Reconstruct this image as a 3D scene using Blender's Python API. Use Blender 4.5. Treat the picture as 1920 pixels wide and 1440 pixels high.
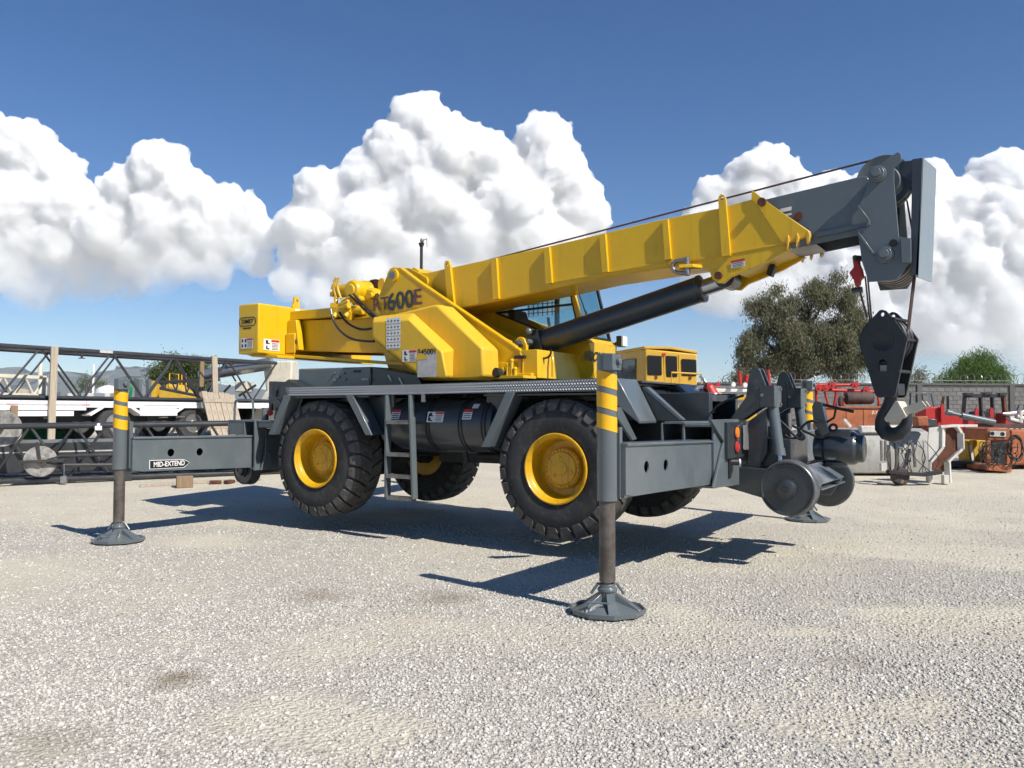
import bpy, bmesh, math, random
import numpy as np
from mathutils import Vector, Matrix, Euler

for o in list(bpy.data.objects):
    bpy.data.objects.remove(o)
scene = bpy.context.scene
COL = scene.collection
R = math.radians

# ------------------------------------------------------------------ camera
cam_data = bpy.data.cameras.new('camera')
cam_data.sensor_width = 36.0
cam_data.lens = 36.0 * 1557 / 1920
cam_data.clip_start = 0.1
cam_data.clip_end = 40000
camera = bpy.data.objects.new('camera', cam_data)
COL.objects.link(camera)
PITCH, ROLL, YAW = .034, .001, -.570
fwd = Vector((math.sin(YAW) * math.cos(PITCH), math.cos(YAW) * math.cos(PITCH), math.sin(PITCH)))
rgt = Vector((math.cos(YAW), -math.sin(YAW), 0))
upv = rgt.cross(fwd)
r2 = rgt * math.cos(ROLL) + upv * math.sin(ROLL)
u2 = upv * math.cos(ROLL) - rgt * math.sin(ROLL)
rot = Matrix((r2, u2, -fwd)).transposed()
camera.matrix_world = Matrix.Translation((6.32, -9.28, 1.579)) @ rot.to_4x4()
scene.camera = camera

# ------------------------------------------------------------------ sky, sun, exposure
SUN_DIR = Vector((.716, -.131, .686)).normalized()      # towards the sun
world = bpy.data.worlds.new('World')
scene.world = world
world.use_nodes = True
wn = world.node_tree
wn.nodes.clear()
sky = wn.nodes.new('ShaderNodeTexSky')
sky.sky_type = 'NISHITA'
sky.sun_disc = False
sky.sun_elevation = math.asin(SUN_DIR.z)
sky.sun_rotation = math.atan2(SUN_DIR.x, SUN_DIR.y)
sky.altitude = 2200
sky.air_density = 1.2
sky.dust_density = 0.0
sky.ozone_density = 3.5
bg = wn.nodes.new('ShaderNodeBackground')
bg.inputs['Strength'].default_value = 0.078
wo = wn.nodes.new('ShaderNodeOutputWorld')
hsv = wn.nodes.new('ShaderNodeHueSaturation')
hsv.inputs['Saturation'].default_value = 1.24
hsv.inputs['Hue'].default_value = .507
wn.links.new(sky.outputs[0], hsv.inputs['Color'])
wn.links.new(hsv.outputs[0], bg.inputs['Color'])
wn.links.new(bg.outputs[0], wo.inputs['Surface'])
sl = bpy.data.lights.new('sun', 'SUN')
sl.energy = 4.8
sl.angle = R(.53)
sl.color = (1, .955, .88)
sun = bpy.data.objects.new('sun', sl)
sun.rotation_euler = SUN_DIR.to_track_quat('Z', 'Y').to_euler()
sun.location = (40, -8, 40)
COL.objects.link(sun)
vs = scene.view_settings
vs.view_transform = 'Standard'
vs.look = 'None'
vs.exposure = 0.4
vs.gamma = 1.0
vs.use_curve_mapping = False
cy = scene.cycles
cy.use_denoising = True
cy.denoiser = 'OPENIMAGEDENOISE'
cy.denoising_prefilter = 'ACCURATE'
cy.max_bounces = 18
cy.diffuse_bounces = 3
cy.glossy_bounces = 3
cy.transmission_bounces = 6
cy.transparent_max_bounces = 24
cy.volume_bounces = 14
cy.volume_step_rate = 1.0
cy.volume_max_steps = 256
cy.caustics_reflective = False
cy.caustics_refractive = False
cy.sample_clamp_indirect = 6
cy.use_adaptive_sampling = True
cy.adaptive_threshold = .03
cy.adaptive_min_samples = 16

# ------------------------------------------------------------------ materials
def principled(name, color, rough=.5, metal=0., spec=.5):
    m = bpy.data.materials.new(name)
    m.use_nodes = True
    b = m.node_tree.nodes['Principled BSDF']
    b.inputs['Base Color'].default_value = (*color, 1)
    b.inputs['Roughness'].default_value = rough
    b.inputs['Metallic'].default_value = metal
    b.inputs['Specular IOR Level'].default_value = spec
    return m, m.node_tree, b

def coords(nt, scale=(1, 1, 1)):
    tc = nt.nodes.new('ShaderNodeTexCoord')
    mp = nt.nodes.new('ShaderNodeMapping')
    mp.inputs['Scale'].default_value = scale
    nt.links.new(tc.outputs['Object'], mp.inputs['Vector'])
    return mp.outputs[0]

def noise(nt, vec, scale, detail=4, rough=.6):
    n = nt.nodes.new('ShaderNodeTexNoise')
    n.inputs['Scale'].default_value = scale
    n.inputs['Detail'].default_value = detail
    n.inputs['Roughness'].default_value = rough
    nt.links.new(vec, n.inputs['Vector'])
    return n.outputs['Fac']

def ramp(nt, fac, stops):
    r = nt.nodes.new('ShaderNodeValToRGB')
    e = r.color_ramp.elements
    while len(e) < len(stops):
        e.new(.5)
    for k, (p, c) in enumerate(stops):
        e[k].position = p
        e[k].color = (*c, 1) if len(c) == 3 else c
    nt.links.new(fac, r.inputs[0])
    return r.outputs[0]

def mixc(nt, fac, a, b):
    m = nt.nodes.new('ShaderNodeMix')
    m.data_type = 'RGBA'
    for sock, v in ((m.inputs[0], fac), (m.inputs[6], a), (m.inputs[7], b)):
        if hasattr(v, 'is_linked'):
            nt.links.new(v, sock)
        elif isinstance(v, (int, float)):
            sock.default_value = v
        else:
            sock.default_value = (*v, 1)
    return m.outputs[2]

def bump(nt, b, height, strength=.3, dist=.01):
    n = nt.nodes.new('ShaderNodeBump')
    n.inputs['Strength'].default_value = strength
    n.inputs['Distance'].default_value = dist
    nt.links.new(height, n.inputs['Height'])
    nt.links.new(n.outputs[0], b.inputs['Normal'])

def paint(name, color, rough=.4, vary=.12, dirt=.25, dirtc=(.36, .31, .24), scale=1.5, coat=0., wear=None, bumpy=.04):
    """machine paint: slight tone drift, dusty blotches, roughness variation"""
    m, nt, b = principled(name, color, rough)
    v = coords(nt)
    n1 = noise(nt, v, scale, 5)
    lo = tuple(c * (1 - vary) for c in color)
    hi = tuple(min(1, c * (1 + vary * .6)) for c in color)
    c = ramp(nt, n1, [(.3, lo), (.7, hi)])
    n2 = noise(nt, v, scale * 2.7, 8, .7)
    d = ramp(nt, n2, [(.52, (0, 0, 0)), (.78, (dirt, dirt, dirt))])
    c = mixc(nt, d, c, dirtc)
    st = nt.nodes.new('ShaderNodeMapping')
    st.inputs['Scale'].default_value = (7, 7, .55)
    nt.links.new([n for n in nt.nodes if n.type == 'TEX_COORD'][0].outputs['Object'], st.inputs['Vector'])
    n3 = noise(nt, st.outputs[0], 2.2, 6, .65)
    sf = ramp(nt, n3, [(.56, (0, 0, 0)), (.74, (dirt * 1.3,) * 3)])
    c = mixc(nt, sf, c, tuple(x * .55 for x in dirtc))
    sm = nt.nodes.new('ShaderNodeMapping')
    sm.inputs['Scale'].default_value = (2.5, 2.5, 24)
    sm.inputs['Rotation'].default_value = (.3, .5, .2)
    nt.links.new([n for n in nt.nodes if n.type == 'TEX_COORD'][0].outputs['Object'], sm.inputs['Vector'])
    n5 = noise(nt, sm.outputs[0], 3.0, 4, .6)
    sc_ = ramp(nt, n5, [(.69, (0, 0, 0)), (.73, (.35,) * 3)])
    c = mixc(nt, sc_, c, tuple(min(1, x * 1.35 + .03) for x in color))
    if wear:
        n4 = noise(nt, v, scale * 9, 7, .75)
        w = ramp(nt, n4, [(.70, (0, 0, 0)), (.74, (1, 1, 1))])
        c = mixc(nt, w, c, wear)
    nt.links.new(c, b.inputs['Base Color'])
    rr = ramp(nt, n2, [(.3, (rough - .08,) * 3), (.8, (min(1, rough + .25),) * 3)])
    nt.links.new(rr, b.inputs['Roughness'])
    if coat:
        b.inputs['Coat Weight'].default_value = coat
        b.inputs['Coat Roughness'].default_value = .15
    if bumpy:
        bump(nt, b, mixc(nt, .6, noise(nt, v, 9, 3), noise(nt, v, 1.7, 2)), bumpy * 2.2, .03)
    return m

def plain(name, color, rough=.6, metal=0., vary=.15, scale=6):
    m, nt, b = principled(name, color, rough, metal)
    v = coords(nt)
    n1 = noise(nt, v, scale, 6, .65)
    c = ramp(nt, n1, [(.3, tuple(x * (1 - vary) for x in color)), (.72, tuple(min(1, x * (1 + vary)) for x in color))])
    nt.links.new(c, b.inputs['Base Color'])
    return m

def rusty(name, c1, c2, rough=.75, scale=5, lo=.42, hi=.6, metal=0.):
    m, nt, b = principled(name, c1, rough, metal)
    v = coords(nt)
    n1 = noise(nt, v, scale, 8, .72)
    c = ramp(nt, n1, [(lo, c1), (hi, c2)])
    nt.links.new(c, b.inputs['Base Color'])
    bump(nt, b, n1, .25, .01)
    return m

M = {}
M['yellow'] = paint('crane yellow', (.70, .425, .005), .38, .07, .22, (.34, .22, .05), 1.2, .25)
M['yellow_soft'] = paint('tank yellow', (.68, .42, .025), .5, .06, .18, (.4, .3, .12), 1.4)
M['yellow_rim'] = paint('rim yellow', (.68, .37, .004), .4, .1, .5, (.26, .14, .03), 4, .2)
M['guard_grey'] = paint('guard grey', (.24, .27, .28), .38, .06, .12, (.3, .3, .29), 1.3, .2)
M['stripe'] = paint('stripe yellow', (.80, .42, .004), .5, .05, .1, (.4, .25, .05), 4)
M['grey'] = paint('crane grey', (.106, .127, .136), .34, .12, .3, (.21, .205, .19), 1.3, .5)
M['grey_dark'] = paint('crane dark grey', (.030, .038, .044), .34, .15, .25, (.12, .115, .105), 1.6, .45)
M['dark'] = paint('underbody black', (.016, .018, .02), .6, .3, .5, (.06, .055, .05), 3)
M['block_black'] = paint('block black', (.022, .025, .030), .42, .25, .4, (.085, .078, .07), 4)
M['rubber'] = paint('tyre rubber', (.034, .034, .034), .78, .25, .7, (.13, .12, .105), 3, bumpy=.15)
M['tread'] = paint('tyre tread', (.085, .08, .073), .85, .3, .95, (.26, .24, .21), 4, bumpy=.2)
M['hose'] = plain('hose black', (.018, .018, .018), .5)
M['steel'] = rusty('worn steel', (.30, .29, .28), (.16, .12, .10), .38, 7, .5, .7, .75)
M['chrome'] = plain('chrome rod', (.55, .55, .56), .22, 1., .1, 3)
M['tube'] = rusty('worn jack tube', (.085, .068, .055), (.17, .15, .135), .5, 6, .42, .66, .35)
M['rope'] = rusty('wire rope', (.10, .048, .036), (.05, .03, .03), .6, 30)
M['white'] = plain('white sticker', (.72, .71, .69), .5, 0, .08, 12)
M['sticker'] = plain('worn sticker', (.48, .46, .44), .55, 0, .18, 14)
M['red'] = paint('machine red', (.46, .022, .018), .45, .15, .2, (.25, .1, .08), 3)
M['red_sticker'] = plain('red sticker', (.5, .03, .03), .5)
M['black'] = plain('black print', (.012, .012, .013), .5)
M['purple'] = plain('faded letter', (.13, .055, .07), .5)
M['orange_lens'] = plain('amber lens', (.75, .2, .01), .25)
M['red_lens'] = plain('red lens', (.5, .03, .025), .25)
M['cream'] = paint('cream paint', (.62, .57, .45), .5, .1, .4, (.3, .25, .18), 3)
M['offwhite'] = paint('old white paint', (.60, .58, .53), .55, .1, .55, (.28, .22, .16), 2.2, wear=(.22, .10, .05))
M['trailer_white'] = paint('trailer white', (.74, .74, .75), .4, .05, .25, (.4, .37, .33), 2)
M['boom_black'] = paint('boom black', (.035, .036, .038), .34, .2, .2, (.14, .13, .12), 3, .3)
M['alu'] = plain('aluminium', (.42, .42, .42), .35, .8, .2, 8)
M['orange'] = rusty('faded orange', (.42, .13, .045), (.26, .085, .04), .7, 3)
M['rust'] = rusty('rust', (.13, .045, .022), (.06, .022, .014), .85, 4)
M['muffler'] = rusty('muffler brown', (.10, .06, .05), (.06, .04, .036), .8, 5)
M['green'] = plain('green panel', (.015, .22, .07), .5, 0, .1)
M['old_yellow'] = paint('old yellow', (.58, .36, .03), .55, .12, .4, (.25, .15, .06), 3)
M['cab_yellow'] = paint('cab yellow', (.62, .36, .035), .5, .06, .25, (.35, .22, .08), 2)
M['lamp'] = plain('lamp glass', (.75, .76, .78), .15)

def glass_mat(name, color, rough=.02):
    m = bpy.data.materials.new(name)
    m.use_nodes = True
    nt = m.node_tree
    nt.nodes.clear()
    o = nt.nodes.new('ShaderNodeOutputMaterial')
    t = nt.nodes.new('ShaderNodeBsdfTransparent')
    t.inputs[0].default_value = (*color, 1)
    g = nt.nodes.new('ShaderNodeBsdfGlossy')
    g.inputs['Roughness'].default_value = rough
    mx = nt.nodes.new('ShaderNodeMixShader')
    mx.inputs[0].default_value = .09
    nt.links.new(t.outputs[0], mx.inputs[1])
    nt.links.new(g.outputs[0], mx.inputs[2])
    nt.links.new(mx.outputs[0], o.inputs[0])
    return m
M['glass'] = glass_mat('tinted glass', (.80, .90, .905))
M['dark_glass'] = glass_mat('dark glass', (.16, .18, .19))

def wood_mat(name, c1, c2, axis=2):
    sc = [14, 14, 14]
    sc[axis] = 1.2
    m, nt, b = principled(name, c1, .8)
    v = coords(nt, tuple(sc))
    n1 = noise(nt, v, 1.4, 7, .65)
    c = ramp(nt, n1, [(.3, c1), (.68, c2)])
    nt.links.new(c, b.inputs['Base Color'])
    bump(nt, b, n1, .3, .01)
    return m
M['wood'] = wood_mat('weathered plank', (.30, .235, .17), (.47, .40, .31))
M['timber'] = wood_mat('brown timber', (.17, .115, .065), (.29, .20, .12))

# ------------------------------------------------------------------ mesh helpers
class MB:
    def __init__(self):
        self.v, self.f, self.g = [], [], []
    def add(self, vs, fs):
        o = len(self.v)
        self.g.append((o, o + len(vs), len(self.f), len(self.f) + len(fs)))
        self.v += [tuple(p) for p in vs]
        self.f += [tuple(o + i for i in q) for q in fs]
        return self
    def box(self, a, b):
        (x0, y0, z0), (x1, y1, z1) = a, b
        return self.add([(x0, y0, z0), (x1, y0, z0), (x1, y1, z0), (x0, y1, z0), (x0, y0, z1), (x1, y0, z1), (x1, y1, z1), (x0, y1, z1)],
                        [(0, 3, 2, 1), (4, 5, 6, 7), (0, 1, 5, 4), (1, 2, 6, 5), (2, 3, 7, 6), (3, 0, 4, 7)])
    def cbox(self, c, s, rz=0, rx=0, ry=0):
        m = Matrix.Translation(c) @ Euler((rx, ry, rz)).to_matrix().to_4x4()
        vs = [m @ Vector((sx * s[0] / 2, sy * s[1] / 2, sz * s[2] / 2)) for sz in (-1, 1) for sx, sy in ((-1, -1), (1, -1), (1, 1), (-1, 1))]
        return self.add(vs, [(0, 3, 2, 1), (4, 5, 6, 7), (0, 1, 5, 4), (1, 2, 6, 5), (2, 3, 7, 6), (3, 0, 4, 7)])
    def bar(self, p0, p1, w, h=None, up=(0, 0, 1)):
        """rectangular bar from p0 to p1"""
        h = h or w
        p0, p1 = Vector(p0), Vector(p1)
        d = (p1 - p0).normalized()
        up = Vector(up)
        s = d.cross(up)
        if s.length < 1e-4:
            s = d.cross(Vector((1, 0, 0)))
        s.normalize()
        u = s.cross(d)
        vs = [p + s * a * w / 2 + u * b * h / 2 for p in (p0, p1) for a, b in ((-1, -1), (1, -1), (1, 1), (-1, 1))]
        return self.add(vs, [(0, 1, 2, 3), (7, 6, 5, 4), (0, 4, 5, 1), (1, 5, 6, 2), (2, 6, 7, 3), (3, 7, 4, 0)])
    def prism(self, ax, pts, a0, a1):
        """polygon in the plane normal to ax, extruded a0..a1; pts: y->(x,z), x->(y,z), z->(x,y)"""
        n = len(pts)
        def mk(p, a):
            return {'x': (a, p[0], p[1]), 'y': (p[0], a, p[1]), 'z': (p[0], p[1], a)}[ax]
        vs = [mk(p, a0) for p in pts] + [mk(p, a1) for p in pts]
        fs = [tuple(range(n)), tuple(range(2 * n - 1, n - 1, -1))]
        fs += [(i, n + i, n + (i + 1) % n, (i + 1) % n) for i in range(n)]
        return self.add(vs, fs)
    def hull2(self, A, B):
        """two loops with equal counts joined with end caps"""
        n = len(A)
        fs = [tuple(range(n)), tuple(range(2 * n - 1, n - 1, -1))]
        fs += [(i, n + i, n + (i + 1) % n, (i + 1) % n) for i in range(n)]
        return self.add(list(A) + list(B), fs)
    def cyl(self, p0, p1, r0, r1=None, n=16, caps=True):
        r1 = r0 if r1 is None else r1
        p0, p1 = Vector(p0), Vector(p1)
        d = (p1 - p0).normalized()
        s = d.orthogonal().normalized()
        u = d.cross(s)
        vs = []
        for p, r in ((p0, r0), (p1, r1)):
            vs += [p + (s * math.cos(t) + u * math.sin(t)) * r for t in (2 * math.pi * i / n for i in range(n))]
        fs = [(i, (i + 1) % n, n + (i + 1) % n, n + i) for i in range(n)]
        if caps:
            fs += [tuple(range(n - 1, -1, -1)), tuple(range(n, 2 * n))]
        return self.add(vs, fs)
    def lathe(self, c, axis, prof, n=32, close=False, caps=True):
        """prof: list of (distance along axis, radius)"""
        c, d = Vector(c), Vector(axis).normalized()
        s = d.orthogonal().normalized()
        if abs(d.y) > .9:
            s = Vector((1, 0, 0))
        elif abs(d.z) > .9:
            s = Vector((1, 0, 0))
        u = d.cross(s)
        vs = []
        for a, r in prof:
            vs += [c + d * a + (s * math.cos(t) + u * math.sin(t)) * r for t in (2 * math.pi * i / n for i in range(n))]
        fs = []
        m = len(prof)
        for k in range(m - 1 + (1 if close else 0)):
            k2 = (k + 1) % m
            fs += [(k * n + i, k * n + (i + 1) % n, k2 * n + (i + 1) % n, k2 * n + i) for i in range(n)]
        if not close and caps:
            if prof[0][1] > 1e-4:
                fs.append(tuple(range(n - 1, -1, -1)))
            if prof[-1][1] > 1e-4:
                fs.append(tuple(range((m - 1) * n, m * n)))
        return self.add(vs, fs)
    def tube(self, pts, r, n=8, smooth=0):
        pts = [Vector(p) for p in pts]
        for _ in range(smooth):
            q = [pts[0]]
            for a, b in zip(pts[:-1], pts[1:]):
                q += [a * .75 + b * .25, a * .25 + b * .75]
            pts = q + [pts[-1]]
        vs, s = [], None
        for i, p in enumerate(pts):
            d = (pts[min(i + 1, len(pts) - 1)] - pts[max(i - 1, 0)]).normalized()
            if s is None:
                s = d.orthogonal().normalized()
            s = (s - d * s.dot(d)).normalized()
            u = d.cross(s)
            rr = r[i] if isinstance(r, (list, tuple)) else r
            vs += [p + (s * math.cos(t) + u * math.sin(t)) * rr for t in (2 * math.pi * k / n for k in range(n))]
        fs = []
        for i in range(len(pts) - 1):
            fs += [(i * n + k, i * n + (k + 1) % n, (i + 1) * n + (k + 1) % n, (i + 1) * n + k) for k in range(n)]
        fs += [tuple(range(n - 1, -1, -1)), tuple(range((len(pts) - 1) * n, len(pts) * n))]
        return self.add(vs, fs)
    def torus(self, c, axis, R0, r, n=32, m=10):
        return self.lathe(c, axis, [(math.sin(t) * r, R0 + math.cos(t) * r) for t in (2 * math.pi * k / m for k in range(m))], n, True)
    def sphere(self, c, r, n=12, m=8, sx=1, sy=1, sz=1):
        vs = [(c[0], c[1], c[2] - r * sz)]
        for j in range(1, m):
            a = -math.pi / 2 + math.pi * j / m
            vs += [(c[0] + r * sx * math.cos(a) * math.cos(t), c[1] + r * sy * math.cos(a) * math.sin(t), c[2] + r * sz * math.sin(a)) for t in (2 * math.pi * i / n for i in range(n))]
        vs.append((c[0], c[1], c[2] + r * sz))
        fs = [(0, 1 + (i + 1) % n, 1 + i) for i in range(n)]
        for j in range(m - 2):
            fs += [(1 + j * n + i, 1 + j * n + (i + 1) % n, 1 + (j + 1) * n + (i + 1) % n, 1 + (j + 1) * n + i) for i in range(n)]
        k = 1 + (m - 2) * n
        fs += [(k + i, k + (i + 1) % n, len(vs) - 1) for i in range(n)]
        return self.add(vs, fs)
    def clusters(self, gap=.025):
        """groups of shapes that touch"""
        a = np.array(self.v, dtype=float)
        bx = [(a[i:j].min(0) - gap / 2, a[i:j].max(0) + gap / 2) for i, j, _, _ in self.g]
        n = len(bx)
        lab = list(range(n))
        def find(i):
            while lab[i] != i:
                i = lab[i]
            return i
        for i in range(n):
            for j in range(i + 1, n):
                if (bx[i][0] <= bx[j][1]).all() and (bx[j][0] <= bx[i][1]).all():
                    lab[find(j)] = find(i)
        out = {}
        for i in range(n):
            out.setdefault(find(i), []).append(i)
        return list(out.values())
    def sub(self, ids):
        m = MB()
        for i in ids:
            a, b, c, d = self.g[i]
            m.add(self.v[a:b], [tuple(k - a for k in q) for q in self.f[c:d]])
        return m
    def build(self, name, mat, parent=None, bevel=0, smooth=35, seg=2, split=True, local=False):
        if split and 1 < len(self.g) < 80:
            cl = self.clusters()
            if len(cl) > 1:
                return [self.sub(c).build(name, mat, parent, bevel, smooth, seg, False, local) for c in cl][0]
        me = bpy.data.meshes.new(name)
        org = Vector((0, 0, 0))
        if self.v:
            a = np.array(self.v)
            org = Vector((a.min(0) + a.max(0)) / 2)
            org.z = float(a[:, 2].min())
        me.from_pydata([Vector(p) - org for p in self.v], [], self.f)
        bm = bmesh.new()
        bm.from_mesh(me)
        bmesh.ops.recalc_face_normals(bm, faces=bm.faces)
        bm.to_mesh(me)
        bm.free()
        if smooth:
            me.shade_smooth()
            me.set_sharp_from_angle(angle=R(smooth))
        me.materials.append(M[mat] if isinstance(mat, str) else mat)
        o = bpy.data.objects.new(name, me)
        COL.objects.link(o)
        o.location = org
        if parent is not None:
            if local:
                o.parent = parent
            else:
                attach(o, parent)
        if bevel:
            b = o.modifiers.new('bevel', 'BEVEL')
            b.width = bevel
            b.segments = seg
            b.limit_method = 'ANGLE'
            b.angle_limit = R(40)
            b.harden_normals = False
        return o

def attach(o, parent):
    """parent o keeping its place (parents here carry no rotation or scale)"""
    if parent.parent is not None and parent.parent.parent is not None:
        parent = parent.parent          # thing > part > sub-part, no deeper
    w = Vector((0, 0, 0))
    p = parent
    while p is not None:
        w += p.location
        p = p.parent
    o.parent = parent
    o.location = Vector(o.location) - w

def tag(o, label, cat, group=None, kind=None):
    if label:
        o['label'] = label
    if cat:
        o['category'] = cat
    if group:
        o['group'] = group
    if kind:
        o['kind'] = kind
    return o

def thing(name, loc, label, cat, group=None):
    o = bpy.data.objects.new(name, None)
    o.empty_display_size = .2
    o.location = loc
    COL.objects.link(o)
    return tag(o, label, cat, group)

def copy_tree(o, parent=None):
    c = o.copy()
    COL.objects.link(c)
    c.parent = parent
    for ch in list(o.children):
        copy_tree(ch, c)
    return c

def text(body, name, mat, parent, size, loc, xdir, updir, shear=0, depth=.002, sx=1, align='CENTER', bold=0):
    cu = bpy.data.curves.new('txt', 'FONT')
    cu.body = body
    cu.size = size
    cu.extrude = depth
    cu.shear = shear
    cu.offset = bold
    cu.align_x = align
    cu.align_y = 'CENTER'
    t = bpy.data.objects.new('txt', cu)
    COL.objects.link(t)
    dg = bpy.context.evaluated_depsgraph_get()
    me = bpy.data.meshes.new_from_object(t.evaluated_get(dg))
    bpy.data.objects.remove(t)
    me.name = name
    x = Vector(xdir).normalized()
    u = Vector(updir)
    u = (u - x * u.dot(x)).normalized()
    z = x.cross(u)
    m = Matrix((x * sx, u, z)).transposed().to_4x4()
    me.transform(m)
    me.materials.clear()
    me.materials.append(M[mat])
    o = bpy.data.objects.new(name, me)
    o.location = loc
    COL.objects.link(o)
    if parent is not None:
        attach(o, parent)
    return o

def terrain(x, y):
    s = (x - 6.32) * -.5396 + (y + 9.28) * .8419
    t = np.maximum(0, s - 12.0)
    return 1.1 * (1 - np.exp(-(t / 15) ** 1.6))

def tz(x, y):
    return float(terrain(x, y))

# value noise for scattering
_rng = np.random.RandomState(7)
_T = _rng.rand(256, 256)
def vnoise(x, y, f):
    x, y = np.asarray(x) * f + 77.3, np.asarray(y) * f + 31.7
    i, j = np.floor(x).astype(int), np.floor(y).astype(int)
    a, b = x - i, y - j
    a, b = a * a * (3 - 2 * a), b * b * (3 - 2 * b)
    g = lambda p, q: _T[p % 256, q % 256]
    return (g(i, j) * (1 - a) + g(i + 1, j) * a) * (1 - b) + (g(i, j + 1) * (1 - a) + g(i + 1, j + 1) * a) * b
def fbm(x, y, f, n=4):
    r, w, t = 0, 1, 0
    for _ in range(n):
        r = r + vnoise(x, y, f) * w
        t += w
        w *= .5
        f *= 2.1
    return r / t

# ------------------------------------------------------------------ clouds
def cloud_material(name, dens, lo, hi, amp):
    """a body of droplets: white scattering volume that thins out towards the cloud base"""
    m = bpy.data.materials.new(name)
    m.use_nodes = True
    nt = m.node_tree
    nt.nodes.clear()
    out = nt.nodes.new('ShaderNodeOutputMaterial')
    v = nt.nodes.new('ShaderNodeVolumePrincipled')
    v.inputs['Color'].default_value = (.999, .999, .999, 1)
    v.inputs['Anisotropy'].default_value = -.05
    tc = nt.nodes.new('ShaderNodeTexCoord')
    sep = nt.nodes.new('ShaderNodeSeparateXYZ')
    nt.links.new(tc.outputs['Generated'], sep.inputs[0])
    n1 = noise(nt, tc.outputs['Object'], .0045, 4, .6)
    ma = nt.nodes.new('ShaderNodeMath')
    ma.operation = 'MULTIPLY_ADD'
    ma.inputs[1].default_value = amp
    nt.links.new(n1, ma.inputs[0])
    nt.links.new(sep.outputs[2], ma.inputs[2])
    mr = nt.nodes.new('ShaderNodeMapRange')
    mr.interpolation_type = 'SMOOTHSTEP'
    mr.inputs['From Min'].default_value = lo + amp * .5
    mr.inputs['From Max'].default_value = hi + amp * .5
    mr.inputs['To Max'].default_value = dens
    nt.links.new(ma.outputs[0], mr.inputs['Value'])
    nt.links.new(mr.outputs[0], v.inputs['Density'])
    nt.links.new(v.outputs[0], out.inputs['Volume'])
    return m
M['cloud'] = cloud_material('cloud', .06, .0, .66, .5)

def billow_tex(name, size, depth):
    t = bpy.data.textures.new(name, 'CLOUDS')
    t.noise_scale = size
    t.noise_type = 'HARD_NOISE'
    t.noise_depth = depth
    t.noise_basis = 'ORIGINAL_PERLIN'
    return t

def _ball(sub):
    b = bmesh.new()
    bmesh.ops.create_icosphere(b, subdivisions=sub, radius=1)
    b.verts.ensure_lookup_table()
    r = np.array([v.co[:] for v in b.verts]), np.array([[v.index for v in f.verts] for f in b.faces])
    b.free()
    return r
BALL = [_ball(3), _ball(2), _ball(2)]

def make_cloud(blobs, voxel, seed, label, mat='cloud', flat=.95):
    """blobs: (point, radius): a heap of puffs, fused, then billowed at two sizes"""
    rnd = random.Random(seed)
    V, F, cnt = [], [], 0
    stack = [(p, r, 0) for p, r in blobs]
    while stack:
        p, r, lvl = stack.pop()
        tv, tf = BALL[lvl]
        V.append(tv * np.array([r, r * .9, r * flat]) + np.array(p))
        F.append(tf + cnt)
        cnt += len(tv)
        if lvl == 2:
            continue
        for _ in range((20, 8)[lvl]):
            a, e = rnd.uniform(0, 6.28), math.asin(rnd.uniform(-.3, 1))
            k = .16 + .36 * rnd.random() ** 1.6 if lvl == 0 else .20 + .32 * rnd.random() ** 1.5
            d = r * (1.02 - k * .60)
            stack.append(((p[0] + math.cos(a) * math.cos(e) * d, p[1] + math.sin(a) * math.cos(e) * d * .9, p[2] + math.sin(e) * d * flat), r * k, lvl + 1))
    V, F = np.concatenate(V), np.concatenate(F)
    org = (V.min(0) + V.max(0)) / 2
    org[2] = V[:, 2].min()
    me = bpy.data.meshes.new('cloud')
    me.vertices.add(len(V))
    me.vertices.foreach_set('co', (V - org).astype(np.float32).ravel())
    me.loops.add(F.size)
    me.loops.foreach_set('vertex_index', F.ravel().astype(np.int32))
    me.polygons.add(len(F))
    me.polygons.foreach_set('loop_start', np.arange(0, F.size, 3, dtype=np.int32))
    me.polygons.foreach_set('loop_total', np.full(len(F), 3, dtype=np.int32))
    me.update()
    o = bpy.data.objects.new('cloud', me)
    o.location = org
    COL.objects.link(o)
    rm = o.modifiers.new('r', 'REMESH')
    rm.mode = 'VOXEL'
    rm.voxel_size = voxel
    rm.use_smooth_shade = True
    for size, dep, st, mid in ((170, 2, 34, .4), (52, 2, 22, .4), (18, 1, 9, .4)):
        dm = o.modifiers.new('d', 'DISPLACE')
        dm.texture = billow_tex('billow', size, dep)
        dm.texture_coords = 'LOCAL'
        dm.strength = st
        dm.mid_level = mid
    dg = bpy.context.evaluated_depsgraph_get()
    me = bpy.data.meshes.new_from_object(o.evaluated_get(dg))
    o.modifiers.clear()
    o.data = me
    me.shade_smooth()
    me.materials.clear()
    me.materials.append(M[mat])
    tag(o, label, 'cloud', 'white clouds in the sky')
    return o

def blobs_from(pts, rad, D=3000):
    return [(p, r * D / 1557) for p, r in zip(pts, rad)]

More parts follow.
